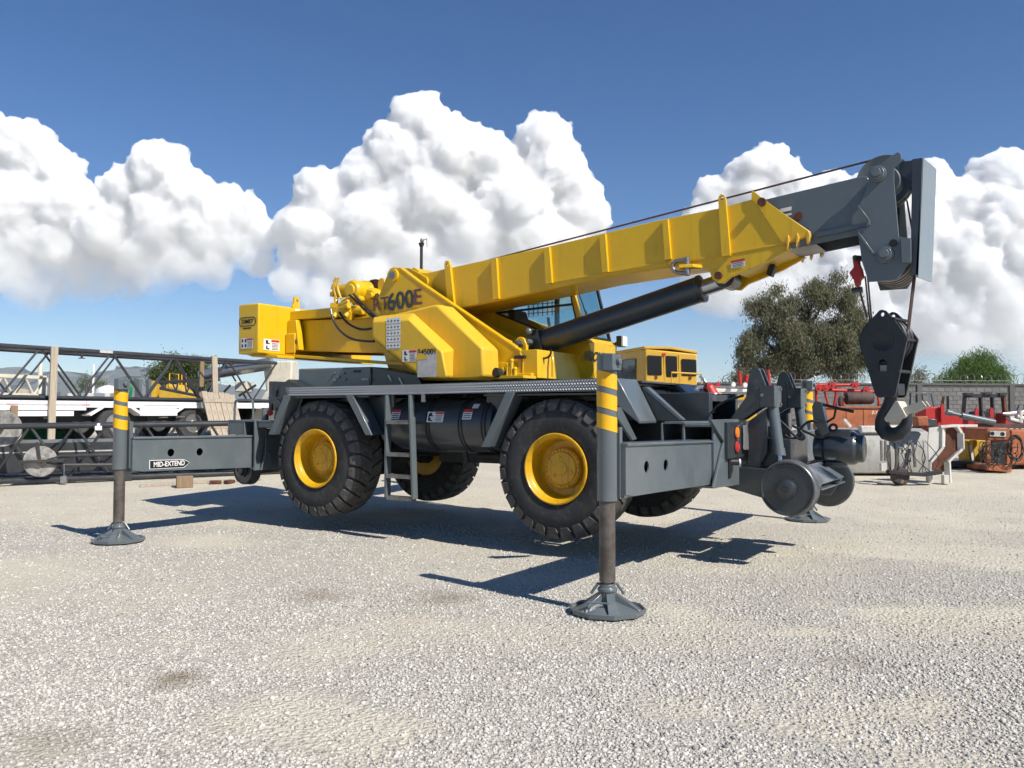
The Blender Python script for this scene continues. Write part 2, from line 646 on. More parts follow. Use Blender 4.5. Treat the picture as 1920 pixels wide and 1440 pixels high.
make_cloud(blobs_from([(-1878.832,2305.206,1056.428),(-1954.36,2262.633,911.916),(-1791.803,2366.041,931.365),(-2036.481,2212.334,854.05),(-1859.389,2328.948,777.235),(-1695.146,2429.547,892.968),(-1498.965,2551.782,979.854),(-1468.713,2576.228,854.724),(-1600.175,2495.861,758.286),(-1397.569,2626.104,748.899),(-1731.637,2415.494,661.849),(-2023.294,2227.787,680.759),(-2183.828,2121.008,776.85),(-2226.406,2098.387,661.262),(-1365.968,2648.303,700.796),(-1537.648,2541.382,623.567),(-1895.542,2314.334,565.373),(-2122.649,2168.776,565.103),(-2252.088,2085.038,584.206),(-1440.653,2604.326,604.426),(-2027.004,2233.967,468.936),(-1784.012,2390.484,449.968),(-1604.896,2503.727,488.693),(-2190.235,2131.683,410.973),(-1931.695,2299.72,353.511),(-1704.588,2445.278,353.781),(-1475.458,2587.464,469.59),(-2286.555,2067.615,468.627)],
    [62, 72, 82, 62, 92, 75, 62, 74, 85, 60, 85, 84, 62, 68, 48, 75, 70, 60, 50, 55, 70, 70, 60, 50, 60, 60, 56, 44]), 6.5, 1, 'tallest white cumulus cloud, rising behind the middle of the crane')
make_cloud(blobs_from([(-3416.991,1677.202,1022.628),(-3506.211,1620.019,1022.522),(-3302.117,1753.395,959.219),(-3438.544,1671.946,810.784),(-3242.259,1797.749,811.017),(-3369.393,1721.4,683.774),(-3545.98,1603.944,789.474),(-3136.307,1868.223,747.597),(-3739.669,1473.814,937.518),(-3938.551,1352.337,789.008),(-3263.07,1791.257,641.537),(-3442.254,1678.126,598.96),(-3102.473,1894.187,641.727),(-3372.732,1726.963,493.133),(-3193.92,1840.711,514.527),(-3621.808,1565.613,535.201),(-3050.796,1931.587,535.879)],
    [74, 80, 60, 90, 75, 70, 95, 65, 95, 85, 65, 60, 55, 64, 56, 80, 50], 3300), 7.5, 2, 'broad white cloud cut off by the left edge of the picture')
make_cloud(blobs_from([(-2758.319,1867.389,881.689),(-2675.899,1923.429,802.195),(-2859.766,1804.379,831.824),(-2576.369,1989.632,742.618),(-2761.455,1872.614,702.602),(-2628.051,1959.724,662.964),(-2492.904,2043.93,722.819),(-2929.43,1765.759,682.505),(-2527.823,2024.765,643.185),(-2426.899,2088.646,663.203),(-2830.597,1833.123,583.131),(-2696.844,1919.652,563.392),(-2765.288,1879,483.718),(-2596.965,1985.275,523.714),(-2462.166,2070.062,563.671)],
    [68, 64, 56, 62, 72, 64, 52, 62, 50, 40, 52, 56, 46, 46, 40], 3100), 7, 3, 'low rounded grey-white cloud between the left cloud and the tallest one')
make_cloud(blobs_from([(-994.8,3586.146,1026.266),(-1064.146,3544.501,956.861),(-908.82,3644.987,933.937),(-1190.879,3463.742,945.156),(-1231.835,3442.16,829.57),(-989.113,3599.126,795.197),(-1106.721,3525.616,748.842),(-833.382,3698.937,795.382),(-1204.862,3464.583,702.511),(-952.609,3628.124,656.595),(-752.28,3743.449,980.338),(-695.904,3784.249,864.868),(-1168.762,3494.255,540.801),(-994.374,3607.891,494.793),(-837.834,3706.353,541.194)],
    [64, 58, 64, 40, 46, 74, 66, 64, 60, 70, 40, 60, 70, 80, 80], 3600), 7.5, 4, 'small white cumulus cloud peeping over the grey boom section')
make_cloud(blobs_from([(-390.94,3858.199,931.089),(-316.812,3909.34,841.314),(-134.658,4020.64,976.324),(-69.992,4065.716,886.539),(-542.345,3761.16,930.909),(-469.397,3814.268,773.736),(-185.906,3996.87,751.607),(-620.408,3716.574,796.023),(62.094,4151.281,864.23),(-320.746,3915.894,616.653),(-93.639,4061.452,616.923),(-510.395,3795.252,593.962),(250.17,4274.545,797.056),(478.851,4417.481,887.19),(-228.872,3981.132,459.502),(-437.053,3847.704,459.255),(-662.587,3699.524,548.85),(-590.032,3753.287,369.211),(-326.254,3925.071,302.127),(-99.147,4070.629,302.397),(92.47,4187.994,437.418),(-778.895,3631.334,391.453)],
    [58, 66, 64, 86, 56, 84, 95, 74, 86, 95, 95, 85, 95, 105, 90, 80, 80, 70, 80, 80, 90, 60], 3500), 8, 5, 'wide white cloud bank behind the boom head and hook block')

# ------------------------------------------------------------------ ground
STAINS = [([(1.964,-6.149,-0.002)][0], .16, .75), ([(2.024,-6.313,-0.003)][0], .10, .5), ([(1.031,-4.156,-0.002)][0], .30, .45), ([(2.009,-3.6,-0.001)][0], .30, .55), ([(5.269,-3.615,-0.002)][0], .25, .25), ([(2.28,-7.111,0)][0], .3, .3)]
def stained(nt, v, c, tint):
    """oil and damp spots on the ground"""
    n = noise(nt, v, 5, 5, .7)
    for (p, r, k) in STAINS:
        mp = nt.nodes.new('ShaderNodeVectorMath')
        mp.operation = 'DISTANCE'
        nt.links.new(v, mp.inputs[0])
        mp.inputs[1].default_value = (p[0], p[1], p[2])
        ad = nt.nodes.new('ShaderNodeMath')
        ad.operation = 'MULTIPLY_ADD'
        ad.inputs[1].default_value = 1.6 * r
        nt.links.new(n, ad.inputs[0])
        nt.links.new(mp.outputs['Value'], ad.inputs[2])
        mr = nt.nodes.new('ShaderNodeMapRange')
        mr.inputs['From Min'].default_value = 2.0 * r
        mr.inputs['From Max'].default_value = 1.0 * r
        mr.inputs['To Max'].default_value = k
        nt.links.new(ad.outputs[0], mr.inputs['Value'])
        c = mixc(nt, mr.outputs[0], c, tint)
    return c

def gravel_density(x, y):
    a = fbm(x * .35 + y * .25, y * 1.2 - x * .5, .42, 3)
    b = fbm(x + 40, y - 20, 1.3, 3)
    d = np.clip((a * .6 + b * .4 - .44) / .13, 0, 1)
    s = (x - 6.32) * -.5396 + (y + 9.28) * .8419
    lane = 1 - .62 * np.exp(-((s - 9.3 - .25 * (x - 2)) / 2.3) ** 2) * np.clip(.35 + 1.3 * fbm(x + 7, y - 3, .3, 2), 0, 1)
    d = np.maximum(d * lane * np.clip((15 - s) / 6, .25, 1), np.clip((6.6 - s) / 2.0, 0, .9) * np.clip((fbm(x - 9, y + 4, .8, 3) - .30) / .12, .15, 1))
    return d

def ground_sheet():
    k = np.linspace(-1, 1, 321)
    off = np.sinh(k * 7.6) / np.sinh(7.6) * 6000
    X, Y = np.meshgrid(off + 2.5, off - 1.0, indexing='ij')
    Z = terrain(X, Y)
    near = np.exp(-((X - 2) ** 2 + (Y + 2) ** 2) / 30 ** 2)
    Z = Z + (fbm(X, Y, .5, 3) - .5) * .03 * near
    n = len(k)
    vs = np.stack([X, Y, Z], -1).reshape(-1, 3)
    idx = np.arange(n * n).reshape(n, n)
    fs = np.stack([idx[:-1, :-1], idx[1:, :-1], idx[1:, 1:], idx[:-1, 1:]], -1).reshape(-1, 4)
    me = bpy.data.meshes.new('ground')
    me.from_pydata(vs.tolist(), [], fs.tolist())
    me.shade_smooth()
    at = me.attributes.new('gravel', 'FLOAT', 'POINT')
    at.data.foreach_set('value', gravel_density(vs[:, 0], vs[:, 1]).astype(np.float32))
    o = bpy.data.objects.new('ground', me)
    COL.objects.link(o)
    o['kind'] = 'structure'
    m, nt, b = principled('gravel yard', (.4, .36, .3), .95, 0, .2)
    v = coords(nt)
    big = noise(nt, v, .22, 5, .6)
    mid = noise(nt, v, 1.1, 6, .65)
    fine = noise(nt, v, 28, 4, .7)
    vor = nt.nodes.new('ShaderNodeTexVoronoi')
    vor.inputs['Scale'].default_value = 34
    nt.links.new(v, vor.inputs['Vector'])
    dust = ramp(nt, mid, [(.35, (.515, .465, .37)), (.7, (.605, .555, .45))])
    grav = mixc(nt, .55, ramp(nt, vor.outputs['Color'], [(.1, (.31, .287, .247)), (.9, (.54, .50, .432))]), (.44, .405, .345))
    an = nt.nodes.new('ShaderNodeAttribute')
    an.attribute_name = 'gravel'
    sel = nt.nodes.new('ShaderNodeMath')
    sel.operation = 'MULTIPLY_ADD'
    sel.inputs[1].default_value = .5
    nt.links.new(mid, sel.inputs[0])
    nt.links.new(an.outputs['Fac'], sel.inputs[2])
    fac = ramp(nt, sel.outputs[0], [(.38, (0, 0, 0)), (.85, (1, 1, 1))])
    c = mixc(nt, fac, dust, grav)
    sp = ramp(nt, fine, [(.28, (.55, .55, .55)), (.45, (1, 1, 1))])
    mm = nt.nodes.new('ShaderNodeMix')
    mm.data_type = 'RGBA'
    mm.blend_type = 'MULTIPLY'
    mm.inputs[0].default_value = .8
    nt.links.new(c, mm.inputs[6])
    nt.links.new(sp, mm.inputs[7])
    nt.links.new(stained(nt, v, mm.outputs[2], (.22, .17, .11)), b.inputs['Base Color'])
    hh = nt.nodes.new('ShaderNodeMath')
    hh.operation = 'SUBTRACT'
    nt.links.new(fine, hh.inputs[0])
    nt.links.new(vor.outputs['Distance'], hh.inputs[1])
    bump(nt, b, hh.outputs[0], .55, .03)
    me.materials.append(m)
    return o
ground_sheet()

def scatter_gravel():
    rng = np.random.RandomState(3)
    pts = []
    fx, fy, rx, ry = -.5396, .8419, .8419, .5396
    N = 290000
    s = 3.2 + (15 - 3.2) * rng.rand(N) ** 1.15
    l = (rng.rand(N) * 2 - 1) * (s * .64 + .3)
    x, y = 6.32 + fx * s + rx * l, -9.28 + fy * s + ry * l
    # uniform in area: thin by distance, keep more near the lens
    d = gravel_density(x, y)
    keep = rng.rand(N) < np.clip(.10 + .9 * d, 0, 1) * np.clip(1.15 - (s - 3.2) / 16, .3, 1)
    x, y, s = x[keep], y[keep], s[keep]
    n = len(x)
    def shapes(sub, idx):
        ico = bmesh.new()
        bmesh.ops.create_icosphere(ico, subdivisions=1, radius=1)
        ico.verts.ensure_lookup_table()
        bv = np.array([v.co[:] for v in ico.verts])
        bf = np.array([[v.index for v in f.verts] for f in ico.faces if f.calc_center_median().z > -.45])
        ico.free()
        n = len(idx)
        px_, py_ = x[idx], y[idx]
        size = .0036 + .0075 * rng.rand(n) ** 2.4 + .006 * (rng.rand(n) < .025)
        var = bv[None] * (1 + .42 * (rng.rand(n, len(bv), 1) - .5))
        sc = np.stack([.8 + .6 * rng.rand(n), .8 + .6 * rng.rand(n), .42 + .4 * rng.rand(n)], -1)[:, None]
        var = var * sc * size[:, None, None]
        a = rng.rand(n) * 6.283
        ca, sa = np.cos(a)[:, None], np.sin(a)[:, None]
        X = var[..., 0] * ca - var[..., 1] * sa + px_[:, None]
        Y = var[..., 0] * sa + var[..., 1] * ca + py_[:, None]
        near = np.exp(-((px_ - 2) ** 2 + (py_ + 2) ** 2) / 30 ** 2)
        Z = var[..., 2] + (terrain(px_, py_) + (fbm(px_, py_, .5, 3) - .5) * .03 * near + size * .3)[:, None]
        V = np.stack([X, Y, Z], -1).reshape(-1, 3).astype(np.float32)
        F = (bf[None] + (np.arange(n) * len(bv))[:, None, None]).reshape(-1, 3)
        return V, F
    V, F = shapes(True, np.arange(len(x)))
    me = bpy.data.meshes.new('gravel')
    me.vertices.add(len(V))
    me.vertices.foreach_set('co', V.ravel())
    me.loops.add(F.size)
    me.loops.foreach_set('vertex_index', F.ravel().astype(np.int32))
    me.polygons.add(len(F))
    me.polygons.foreach_set('loop_start', np.arange(0, F.size, 3, dtype=np.int32))
    me.polygons.foreach_set('loop_total', np.full(len(F), 3, dtype=np.int32))
    me.update()
    me.validate()
    print('gravel', len(x), len(F))
    o = bpy.data.objects.new('gravel', me)
    COL.objects.link(o)
    m, nt, b = principled('gravel stone', (.4, .37, .33), .9, 0, .25)
    g = nt.nodes.new('ShaderNodeNewGeometry')
    c = ramp(nt, g.outputs['Random Per Island'], [(0, (.20, .186, .165)), (.10, (.39, .367, .325)), (.5, (.505, .478, .425)), (.88, (.57, .543, .488)), (1, (.70, .66, .59))])
    v = coords(nt)
    c = stained(nt, v, c, (.17, .135, .10))
    nt.links.new(c, b.inputs['Base Color'])
    me.materials.append(m)
    tag(o, 'loose pale grey gravel strewn over the yard in front of the crane', 'gravel', kind='stuff')
scatter_gravel()

# ------------------------------------------------------------------ the crane
def diamond_plate():
    m, nt, b = principled('diamond plate', (.30, .31, .32), .38, .85)
    tc = nt.nodes.new('ShaderNodeTexCoord')
    hs = []
    for ang in (35, -35):
        mp = nt.nodes.new('ShaderNodeMapping')
        mp.inputs['Rotation'].default_value = (0, R(ang), 0)
        mp.inputs['Scale'].default_value = (16, 16, 34)
        nt.links.new(tc.outputs['Object'], mp.inputs['Vector'])
        vo = nt.nodes.new('ShaderNodeTexVoronoi')
        vo.inputs['Randomness'].default_value = 0
        nt.links.new(mp.outputs[0], vo.inputs['Vector'])
        hs.append(ramp(nt, vo.outputs['Distance'], [(.25, (1, 1, 1)), (.42, (0, 0, 0))]))
    mx = mixc(nt, .5, hs[0], hs[1])
    c = ramp(nt, mx, [(.1, (.20, .205, .21)), (.5, (.62, .63, .64))])
    nt.links.new(c, b.inputs['Base Color'])
    bump(nt, b, mx, .8, .008)
    return m
M['diamond'] = diamond_plate()
M['tread_steel'] = rusty('worn tread steel', (.16, .165, .17), (.09, .085, .08), .4, 8, .45, .65, .5)
M['stud'] = plain('worn stud', (.78, .79, .80), .32, .6, .1, 20)
M['diamond_edge'] = plain('plate edge', (.20, .21, .22), .45, .6, .2, 5)

def holed(mb, ax, outer, holes, a0, a1):
    """plate with real through-holes; holes: (centre, radius) or point loops"""
    from mathutils.geometry import tessellate_polygon
    loops = [list(outer)]
    for h in holes:
        if len(h) == 2 and not hasattr(h[1], '__len__'):
            (cx, cz), r = h
            loops.append([(cx + r * math.cos(t), cz + r * math.sin(t)) for t in (2 * math.pi * i / 18 for i in range(18))])
        else:
            loops.append(list(h))
    flat = [p for l in loops for p in l]
    tri = tessellate_polygon([[Vector((p[0], p[1], 0)) for p in l] for l in loops])
    def mk(p, a):
        return {'x': (a, p[0], p[1]), 'y': (p[0], a, p[1]), 'z': (p[0], p[1], a)}[ax]
    n = len(flat)
    fs = [tuple(t) for t in tri] + [tuple(n + i for i in reversed(t)) for t in tri]
    o = 0
    for l in loops:
        m = len(l)
        fs += [(o + i, n + o + i, n + o + (i + 1) % m, o + (i + 1) % m) for i in range(m)]
        o += m
    mb.add([mk(p, a0) for p in flat] + [mk(p, a1) for p in flat], fs)
    return mb

def rounded(pts, r, n=4):
    """round the corners of a 2-D loop"""
    out = []
    k = len(pts)
    for i in range(k):
        p0, p, p1 = (Vector(pts[(i + j) % k]) for j in (-1, 0, 1))
        a, b = (p0 - p), (p1 - p)
        rr = min(r, a.length * .45, b.length * .45)
        a, b = p + a.normalized() * rr, p + b.normalized() * rr
        for j in range(n + 1):
            t = j / n
            q = a * (1 - t) ** 2 + p * 2 * t * (1 - t) + b * t * t
            out.append((q.x, q.y))
    return out

CR = thing('mobile_crane', (0, 0, 0), 'yellow and grey rough terrain crane standing on four extended outriggers with striped posts', 'crane')

def sticker(parent, origin, xd, ud, w, h, kind='danger', y_out=None):
    """a flat printed label: white field, red header, grey text lines and pictogram marks"""
    x, u = Vector(xd).normalized(), Vector(ud)
    u = (u - x * u.dot(x)).normalized()
    nrm = x.cross(u)
    o = Vector(origin)
    def quad(mb, a0, b0, a1, b1, lift):
        mb.add([o + x * a0 * w + u * b0 * h + nrm * lift, o + x * a1 * w + u * b0 * h + nrm * lift, o + x * a1 * w + u * b1 * h + nrm * lift, o + x * a0 * w + u * b1 * h + nrm * lift], [(0, 1, 2, 3)])
    base = MB()
    quad(base, -.5, -.5, .5, .5, .002)
    s = base.build('warning_sticker', 'white' if kind != 'grey' else 'sticker', parent, smooth=0)
    pr = MB()
    rd = MB()
    if kind == 'danger':
        quad(rd, -.02, .26, .48, .46, .004)
        for k in range(5):
            quad(pr, .02, .16 - k * .13, .44 - .05 * (k % 2), .11 - k * .13, .004)
        quad(pr, -.36, .08, -.22, .4, .004)
        quad(pr, -.30, .06, -.12, .16, .0042)
        quad(pr, -.34, -.4, -.26, -.08, .004)
        quad(pr, -.26, -.42, -.14, -.3, .0042)
    elif kind == 'four':
        quad(rd, .0, .28, .48, .46, .004)
        for k in range(6):
            quad(pr, .04, .18 - k * .11, .44, .14 - k * .11, .004)
        for a in (-.42, -.16):
            for c in (.1, -.38):
                quad(pr, a, c, a + .13, c + .3, .004)
    elif kind == 'chart':
        for k in range(5):
            for j in range(4):
                quad(pr, -.44 + j * .235, .38 - k * .195, -.30 + j * .235, .41 - k * .195, .004)
                quad(pr, -.38 + j * .235, .33 - k * .195, -.36 + j * .235, .45 - k * .195, .0042)
            quad(pr, -.5, .29 - k * .195, .5, .305 - k * .195, .0044)
    elif kind == 'header':
        quad(rd, -.5, .2, .5, .5, .004)
        for k in range(3):
            quad(pr, -.4, .1 - k * .2, .4, .02 - k * .2, .004)
    if pr.v:
        pr.build('print', 'black' if kind != 'chart' else 'hose', s, smooth=0)
    if rd.v:
        rd.build('red_band', 'red_sticker', s, smooth=0)
    return s

# ---- wheels
def make_wheel(x, side):
    """side -1: the side nearest the lens. Wheel > tyre, rim, hub"""
    yo, zc = side * 1.40, .963
    ax = Vector((0, -side, 0))
    c = Vector((x, yo, zc))
    w = thing('wheel', (x, side * 1.14, zc), None, None)
    attach(w, CR)
    mb = MB()
    prof = [(.03, .372), (.012, .40), (-.008, .47), (-.012, .55), (.0, .63), (.03, .69), (.065, .735), (.10, .742), (.42, .742), (.455, .735), (.49, .69), (.52, .63), (.53, .55), (.525, .47), (.50, .372)]
    mb.lathe(c, ax, prof, 72, caps=False)
    tyre = mb.build('tyre', 'rubber', w)
    lug = MB()
    N = 27
    u0, v0 = Vector((1, 0, 0)), ax.cross(Vector((1, 0, 0)))
    for hf in (0, 1):
        for k in range(N):
            th0 = 2 * math.pi * (k + .5 * hf) / N
            st = [(-.012, .635, .655, .0, .07), (.012, .675, .725, .0, .090), (.055, .71, .766, .012, .097), (.15, .73, .776, .07, .100), (.265, .73, .778, .15, .098)]
            lo, hi = [], []
            for a, rl, rh, dt, hw in st:
                aa = a if not hf else .52 - a
                for r, L in ((rl, lo), (rh, hi)):
                    for s in (-1, 1):
                        t = th0 + dt + s * hw
                        L.append(c + ax * aa + (u0 * math.cos(t) + v0 * math.sin(t)) * r)
            vs = lo + hi
            m = len(lo)
            fs = []
            for i in range(len(st) - 1):
                a, b = 2 * i, 2 * i + 2
                fs += [(m + a, m + a + 1, m + b + 1, m + b), (a, m + a, m + b, b), (a + 1, b + 1, m + b + 1, m + a + 1)]
            fs += [(0, 1, m + 1, m), (m - 2, 2 * m - 2, 2 * m - 1, m - 1)]
            lug.add(vs, fs)
    lug.build('tread_lugs', 'tread', tyre, smooth=25, split=False)['kind'] = 'stuff'
    rim = MB()
    rim.lathe(c, ax, [(.035, .374), (.0, .392), (-.014, .388), (-.016, .375), (.004, .362), (.010, .352), (.022, .345), (.030, .335), (.045, .33), (.20, .318), (.225, .30), (.235, .20), (.30, .18), (.45, .18), (.46, .36), (.50, .374)], 64, caps=False)
    rim.build('rim', 'yellow_rim', w)
    hub = MB()
    hub.lathe(c, ax, [(.24, .225), (.165, .225), (.155, .215), (.150, .185), (.135, .175), (.13, .075), (.122, .07), (.118, 0)], 40)
    h = hub.build('hub', 'yellow_rim', w)
    bolts = MB()
    for k in range(26):
        t = 2 * math.pi * k / 26
        p = c + (u0 * math.cos(t) + v0 * math.sin(t)) * .204
        bolts.cyl(p + ax * .175, p + ax * .138, .011, n=6)
    for k in range(3):
        t = 2 * math.pi * k / 3 + .3
        p = c + (u0 * math.cos(t) + v0 * math.sin(t)) * .125
        bolts.cyl(p + ax * .14, p + ax * .122, .017, n=8)
    bolts.build('wheel_bolts', 'yellow_rim', h, split=False)['kind'] = 'stuff'
    return w
for side in (-1, 1):
    for x in (1.83, -1.83):
        make_wheel(x, side)

# ---- axles and underbody
for x in (1.83, -1.83):
    a = MB()
    a.lathe((x, -.92, .963), (0, 1, 0), [(0, .17), (.1, .17), (.16, .12), (.5, .13), (.68, .25), (.8, .29), (1.04, .29), (1.16, .25), (1.34, .13), (1.68, .12), (1.74, .17), (1.84, .17)], 20)
    ax_o = a.build('axle', 'dark', CR)
    s = MB()
    for sd in (-1, 1):
        s.cyl((x + .33, sd * .1, .95), (x + .33, sd * .62, .97), .045)
        s.cyl((x + .33, sd * .62, .97), (x + .22, sd * .86, .98), .022)
        s.bar((x, sd * .88, .86), (x + .3, sd * .86, .98), .09, .06)
    s.build('steering_cylinder', 'dark', ax_o)
f = MB()
for y0, y1 in ((-.50, -.40), (.40, .50)):
    f.box((-3.05, y0, 1.05), (3.25, y1, 1.80))
f.box((-3.0, -.398, 1.70), (3.2, .398, 1.78))
f.box((-1.0, -.398, 1.1), (-.9, .398, 1.698))
f.box((1.0, -.398, 1.1), (1.1, .398, 1.698))
frame = f.build('chassis_frame', 'grey_dark', CR, .01)
d = MB()
d.cyl((-1.5, .1, 1.02), (1.5, 0, 1.0), .06)
d.cyl((-1.9, -.22, 1.2), (1.4, -.24, 1.12), .035)
d.cyl((.2, -.52, 1.02), (1.55, -.58, 1.02), .045, n=12)
d.box((-.55, -.38, .92), (.45, .38, 1.35))
d.build('drive_shaft', 'dark', frame)
sk = MB()
sk.cyl((.32, -.56, 1.025), (1.05, -.60, 1.025), .05)
sk.cyl((1.05, -.60, 1.025), (1.45, -.63, 1.025), .025)
sk.build('steering_ram', 'dark', frame)
# inner wheel arches, dark
for x0, x1 in ((-2.72, -.86), (.90, 2.62)):
    g = MB()
    g.box((x0, -.62, 1.70), (x1, -.501, 1.765))
    g.box((x0, -1.43, 1.765), (x1, -.501, 1.785))
    g.build('wheel_arch', 'grey_dark', frame)

# ---- deck with diamond plate edge
dk = MB()
dk.box((-2.30, -1.44, 1.80), (2.50, 1.44, 1.905))
deck = dk.build('deck', 'grey', CR, .006)
e = MB()
e.hull2([(-2.345, -1.462, 1.915), (.05, -1.462, 1.915), (.05, -1.462, 1.793), (-2.295, -1.462, 1.793)], [(-2.345, -1.442, 1.915), (.05, -1.442, 1.915), (.05, -1.442, 1.793), (-2.295, -1.442, 1.793)])
e.build('edge_plate', 'diamond_edge', deck)
e = MB()
e.hull2([(.056, -1.464, 1.917), (2.42, -1.464, 1.935), (2.36, -1.464, 1.812), (.056, -1.464, 1.797)], [(.056, -1.442, 1.917), (2.42, -1.442, 1.935), (2.36, -1.442, 1.812), (.056, -1.442, 1.797)])
e.build('edge_plate', 'diamond_edge', deck)
st_m = MB()
for k in range(132):
    for r_ in range(4):
        xx = -2.26 + k * .0352 + (.0176 if r_ % 2 else 0)
        zz = 1.812 + r_ * .029 + max(0, xx - .05) * .0075
        an = R(40 if r_ % 2 else -40)
        ca, sa = math.cos(an), math.sin(an)
        L_, W_ = .0185, .0075
        P4 = [(L_, 0), (0, W_), (-L_, 0), (0, -W_)]
        vs = [(xx + a * ca - b * sa, -1.4645, zz + a * sa + b * ca) for a, b in P4] + [(xx, -1.4705, zz)]
        st_m.add(vs, [(0, 1, 4), (1, 2, 4), (2, 3, 4), (3, 0, 4)])
st_o = st_m.build('tread_studs', 'stud', deck, smooth=0, split=False)
st_o['kind'] = 'stuff'
for x0, x1 in ((-2.30, .05), (.056, 2.40)):
    e = MB()
    e.box((x0, -1.44, 1.907), (x1, -.98, 1.915))
    e.build('tread_plate', 'diamond', deck)
b = MB()
b.box((.02, -1.47, 1.70), (.07, -1.45, 1.80))
for bx in (-.02, .12):
    for bz in (1.84, 1.885):
        b.cyl((bx, -1.47, bz), (bx, -1.455, bz), .012, n=8)
b.build('bracket', 'steel', deck)
# fender struts and side skirts
for p, q in (([(-2.302,1.807),(-2.609,1.268)]), ([(-1.174,1.795),(-0.823,1.289)]), ([(1.28,1.806),(0.948,1.183)])):
    s = MB()
    (x0, z0), (x1, z1) = p, q
    w = .055 if x1 < x0 else .055
    s.hull2([(x0 - w, -1.47, z0), (x0 + w + .02, -1.47, z0), (x1 + w, -1.47, z1), (x1 - w, -1.47, z1)],
            [(x0 - w, -1.24, z0), (x0 + w + .02, -1.24, z0), (x1 + w, -1.24, z1), (x1 - w, -1.24, z1)])
    s.build('fender_strut', 'grey', deck, .008)
s = MB()
holed(s, 'y', [(-1.12, 1.80), (-.62, 1.80), (-.62, 1.22), (-.80, 1.22)], [((-.74, 1.52), .05)], -1.22, -1.20)
s.build('skirt_plate', 'grey_dark', deck)
s = MB()
s.prism('y', [(.80, 1.80), (1.28, 1.80), (1.02, 1.20), (.80, 1.16)], -1.22, -1.20)
s.build('skirt_plate', 'grey_dark', deck)

# ---- round tank with straps, between the wheels
t = MB()
t.lathe((-.70, -1.02, 1.43), (1, 0, 0), [(0, 0), (.0, .10), (.02, .22), (.07, .30), (.13, .325), (1.55, .325), (1.62, .30), (1.66, .2), (1.67, 0)], 40)
tank = t.build('round_tank', 'grey_dark', CR)
for sx in (-.02, .47, .80):
    s = MB()
    s.lathe((sx, -1.02, 1.43), (1, 0, 0), [(0, .326), (0, .334), (.018, .334), (.018, .326)], 40)
    s.lathe((sx + .045, -1.02, 1.43), (1, 0, 0), [(0, .326), (0, .334), (.018, .334), (.018, .326)], 40)
    s.build('strap', 'dark', tank)
th = math.radians(28)
for sx, w, h, kd, an in ((-.50, .14, .13, 'header', 22), (.13, .25, .13, 'danger', 16), (.60, .13, .13, 'header', 22), (.68, .09, .07, 'plain', 42)):
    a = R(an)
    n = Vector((0, -math.cos(a), math.sin(a)))
    sticker(tank, Vector((sx, -1.02, 1.43)) + n * .328, (1, 0, 0), (0, math.sin(a), math.cos(a)), w, h, kd)
tl = MB()
tl.cyl((-.1, -.95, 1.755), (-.1, -.95, 1.80), .05)
tl.cyl((.3, -.95, 1.755), (.3, -.95, 1.80), .05)
tl.tube([(.4, -1.1, 1.10), (.42, -1.08, .98), (.36, -1.05, .95)], .035)
tl.build('tank_fitting', 'dark', tank)

# ---- ladder
ld = thing('ladder', (-.3, -1.5, .53), None, None)
attach(ld, CR)
for xs, tp, bt in ((-.535, 1.79, .53), (-.165, 1.79, .53)):
    s = MB()
    dx = .06 if xs > -.3 else .0
    s.hull2([(xs, -1.50, tp), (xs + .035, -1.50, tp), (xs + .035 + dx, -1.50, bt), (xs + dx, -1.50, bt)],
            [(xs, -1.41, tp), (xs + .035, -1.41, tp), (xs + .035 + dx, -1.41, bt), (xs + dx, -1.41, bt)])
    s.build('side_rail', 'grey', ld, .006)
for k, z in enumerate((1.455, 1.06, .795, .53)):
    dx = (1.79 - z) / 1.26 * .06
    s = MB()
    s.box((-.498, -1.505, z - .022), (-.167 + dx, -1.40, z + .010))
    for j in range(14):
        xx = -.485 + j * (.305 + dx) / 13
        s.box((xx - .007, -1.512, z + .010), (xx + .007, -1.41, z + .026))
    s.build('step', 'steel', ld)

# ---- hood at the rear deck
h = MB()
h.hull2([(-2.68, -.92, 1.906), (-2.68, .92, 1.906), (-2.68, .92, 2.20), (-2.68, -.92, 2.20)], [(-1.30, -.92, 1.906), (-1.30, .92, 1.906), (-1.30, .92, 2.19), (-1.30, -.92, 2.19)])
hood = h.build('engine_hood', 'grey', CR, .02)
h = MB()
h.hull2([(-1.295, -.90, 1.906), (-1.295, .90, 1.906), (-1.295, .90, 2.19), (-1.295, -.90, 2.19)], [(-.42, -.90, 1.906), (-.42, .90, 1.906), (-.50, .90, 2.06), (-.50, -.90, 2.06)])
h.build('hood_nose', 'grey_dark', hood, .01)
h = MB()
h.box((-1.66, -.925, 2.08), (-.92 - .38, -.921, 2.185))
h.build('hatch', 'grey', hood)
h = MB()
h.box((-1.60, -.93, 2.115), (-1.46, -.926, 2.15))
h.build('handle_slot', 'black', hood)
h = MB()
for hx, hz in ((-1.95, 2.02), (-1.95, 2.12), (-1.87, 2.06), (-1.78, 2.11), (-1.75, 2.03), (-1.38, 2.02)):
    h.cyl((hx, -.945, hz), (hx, -.918, hz), .014, n=8)
h.bar((-1.42, -.95, 2.02), (-1.30, -.95, 2.02), .015, .03)
h.build('latch', 'steel', hood)
h = MB()
for a, b_ in (((-.99, 2.07), (-.93, 1.99)), ((-.80, 2.03), (-.74, 1.94))):
    h.bar((a[0], -.905, a[1]), (b_[0], -.905, b_[1]), .02, .03, up=(0, 1, 0))
h.build('grab_handle', 'white', hood)

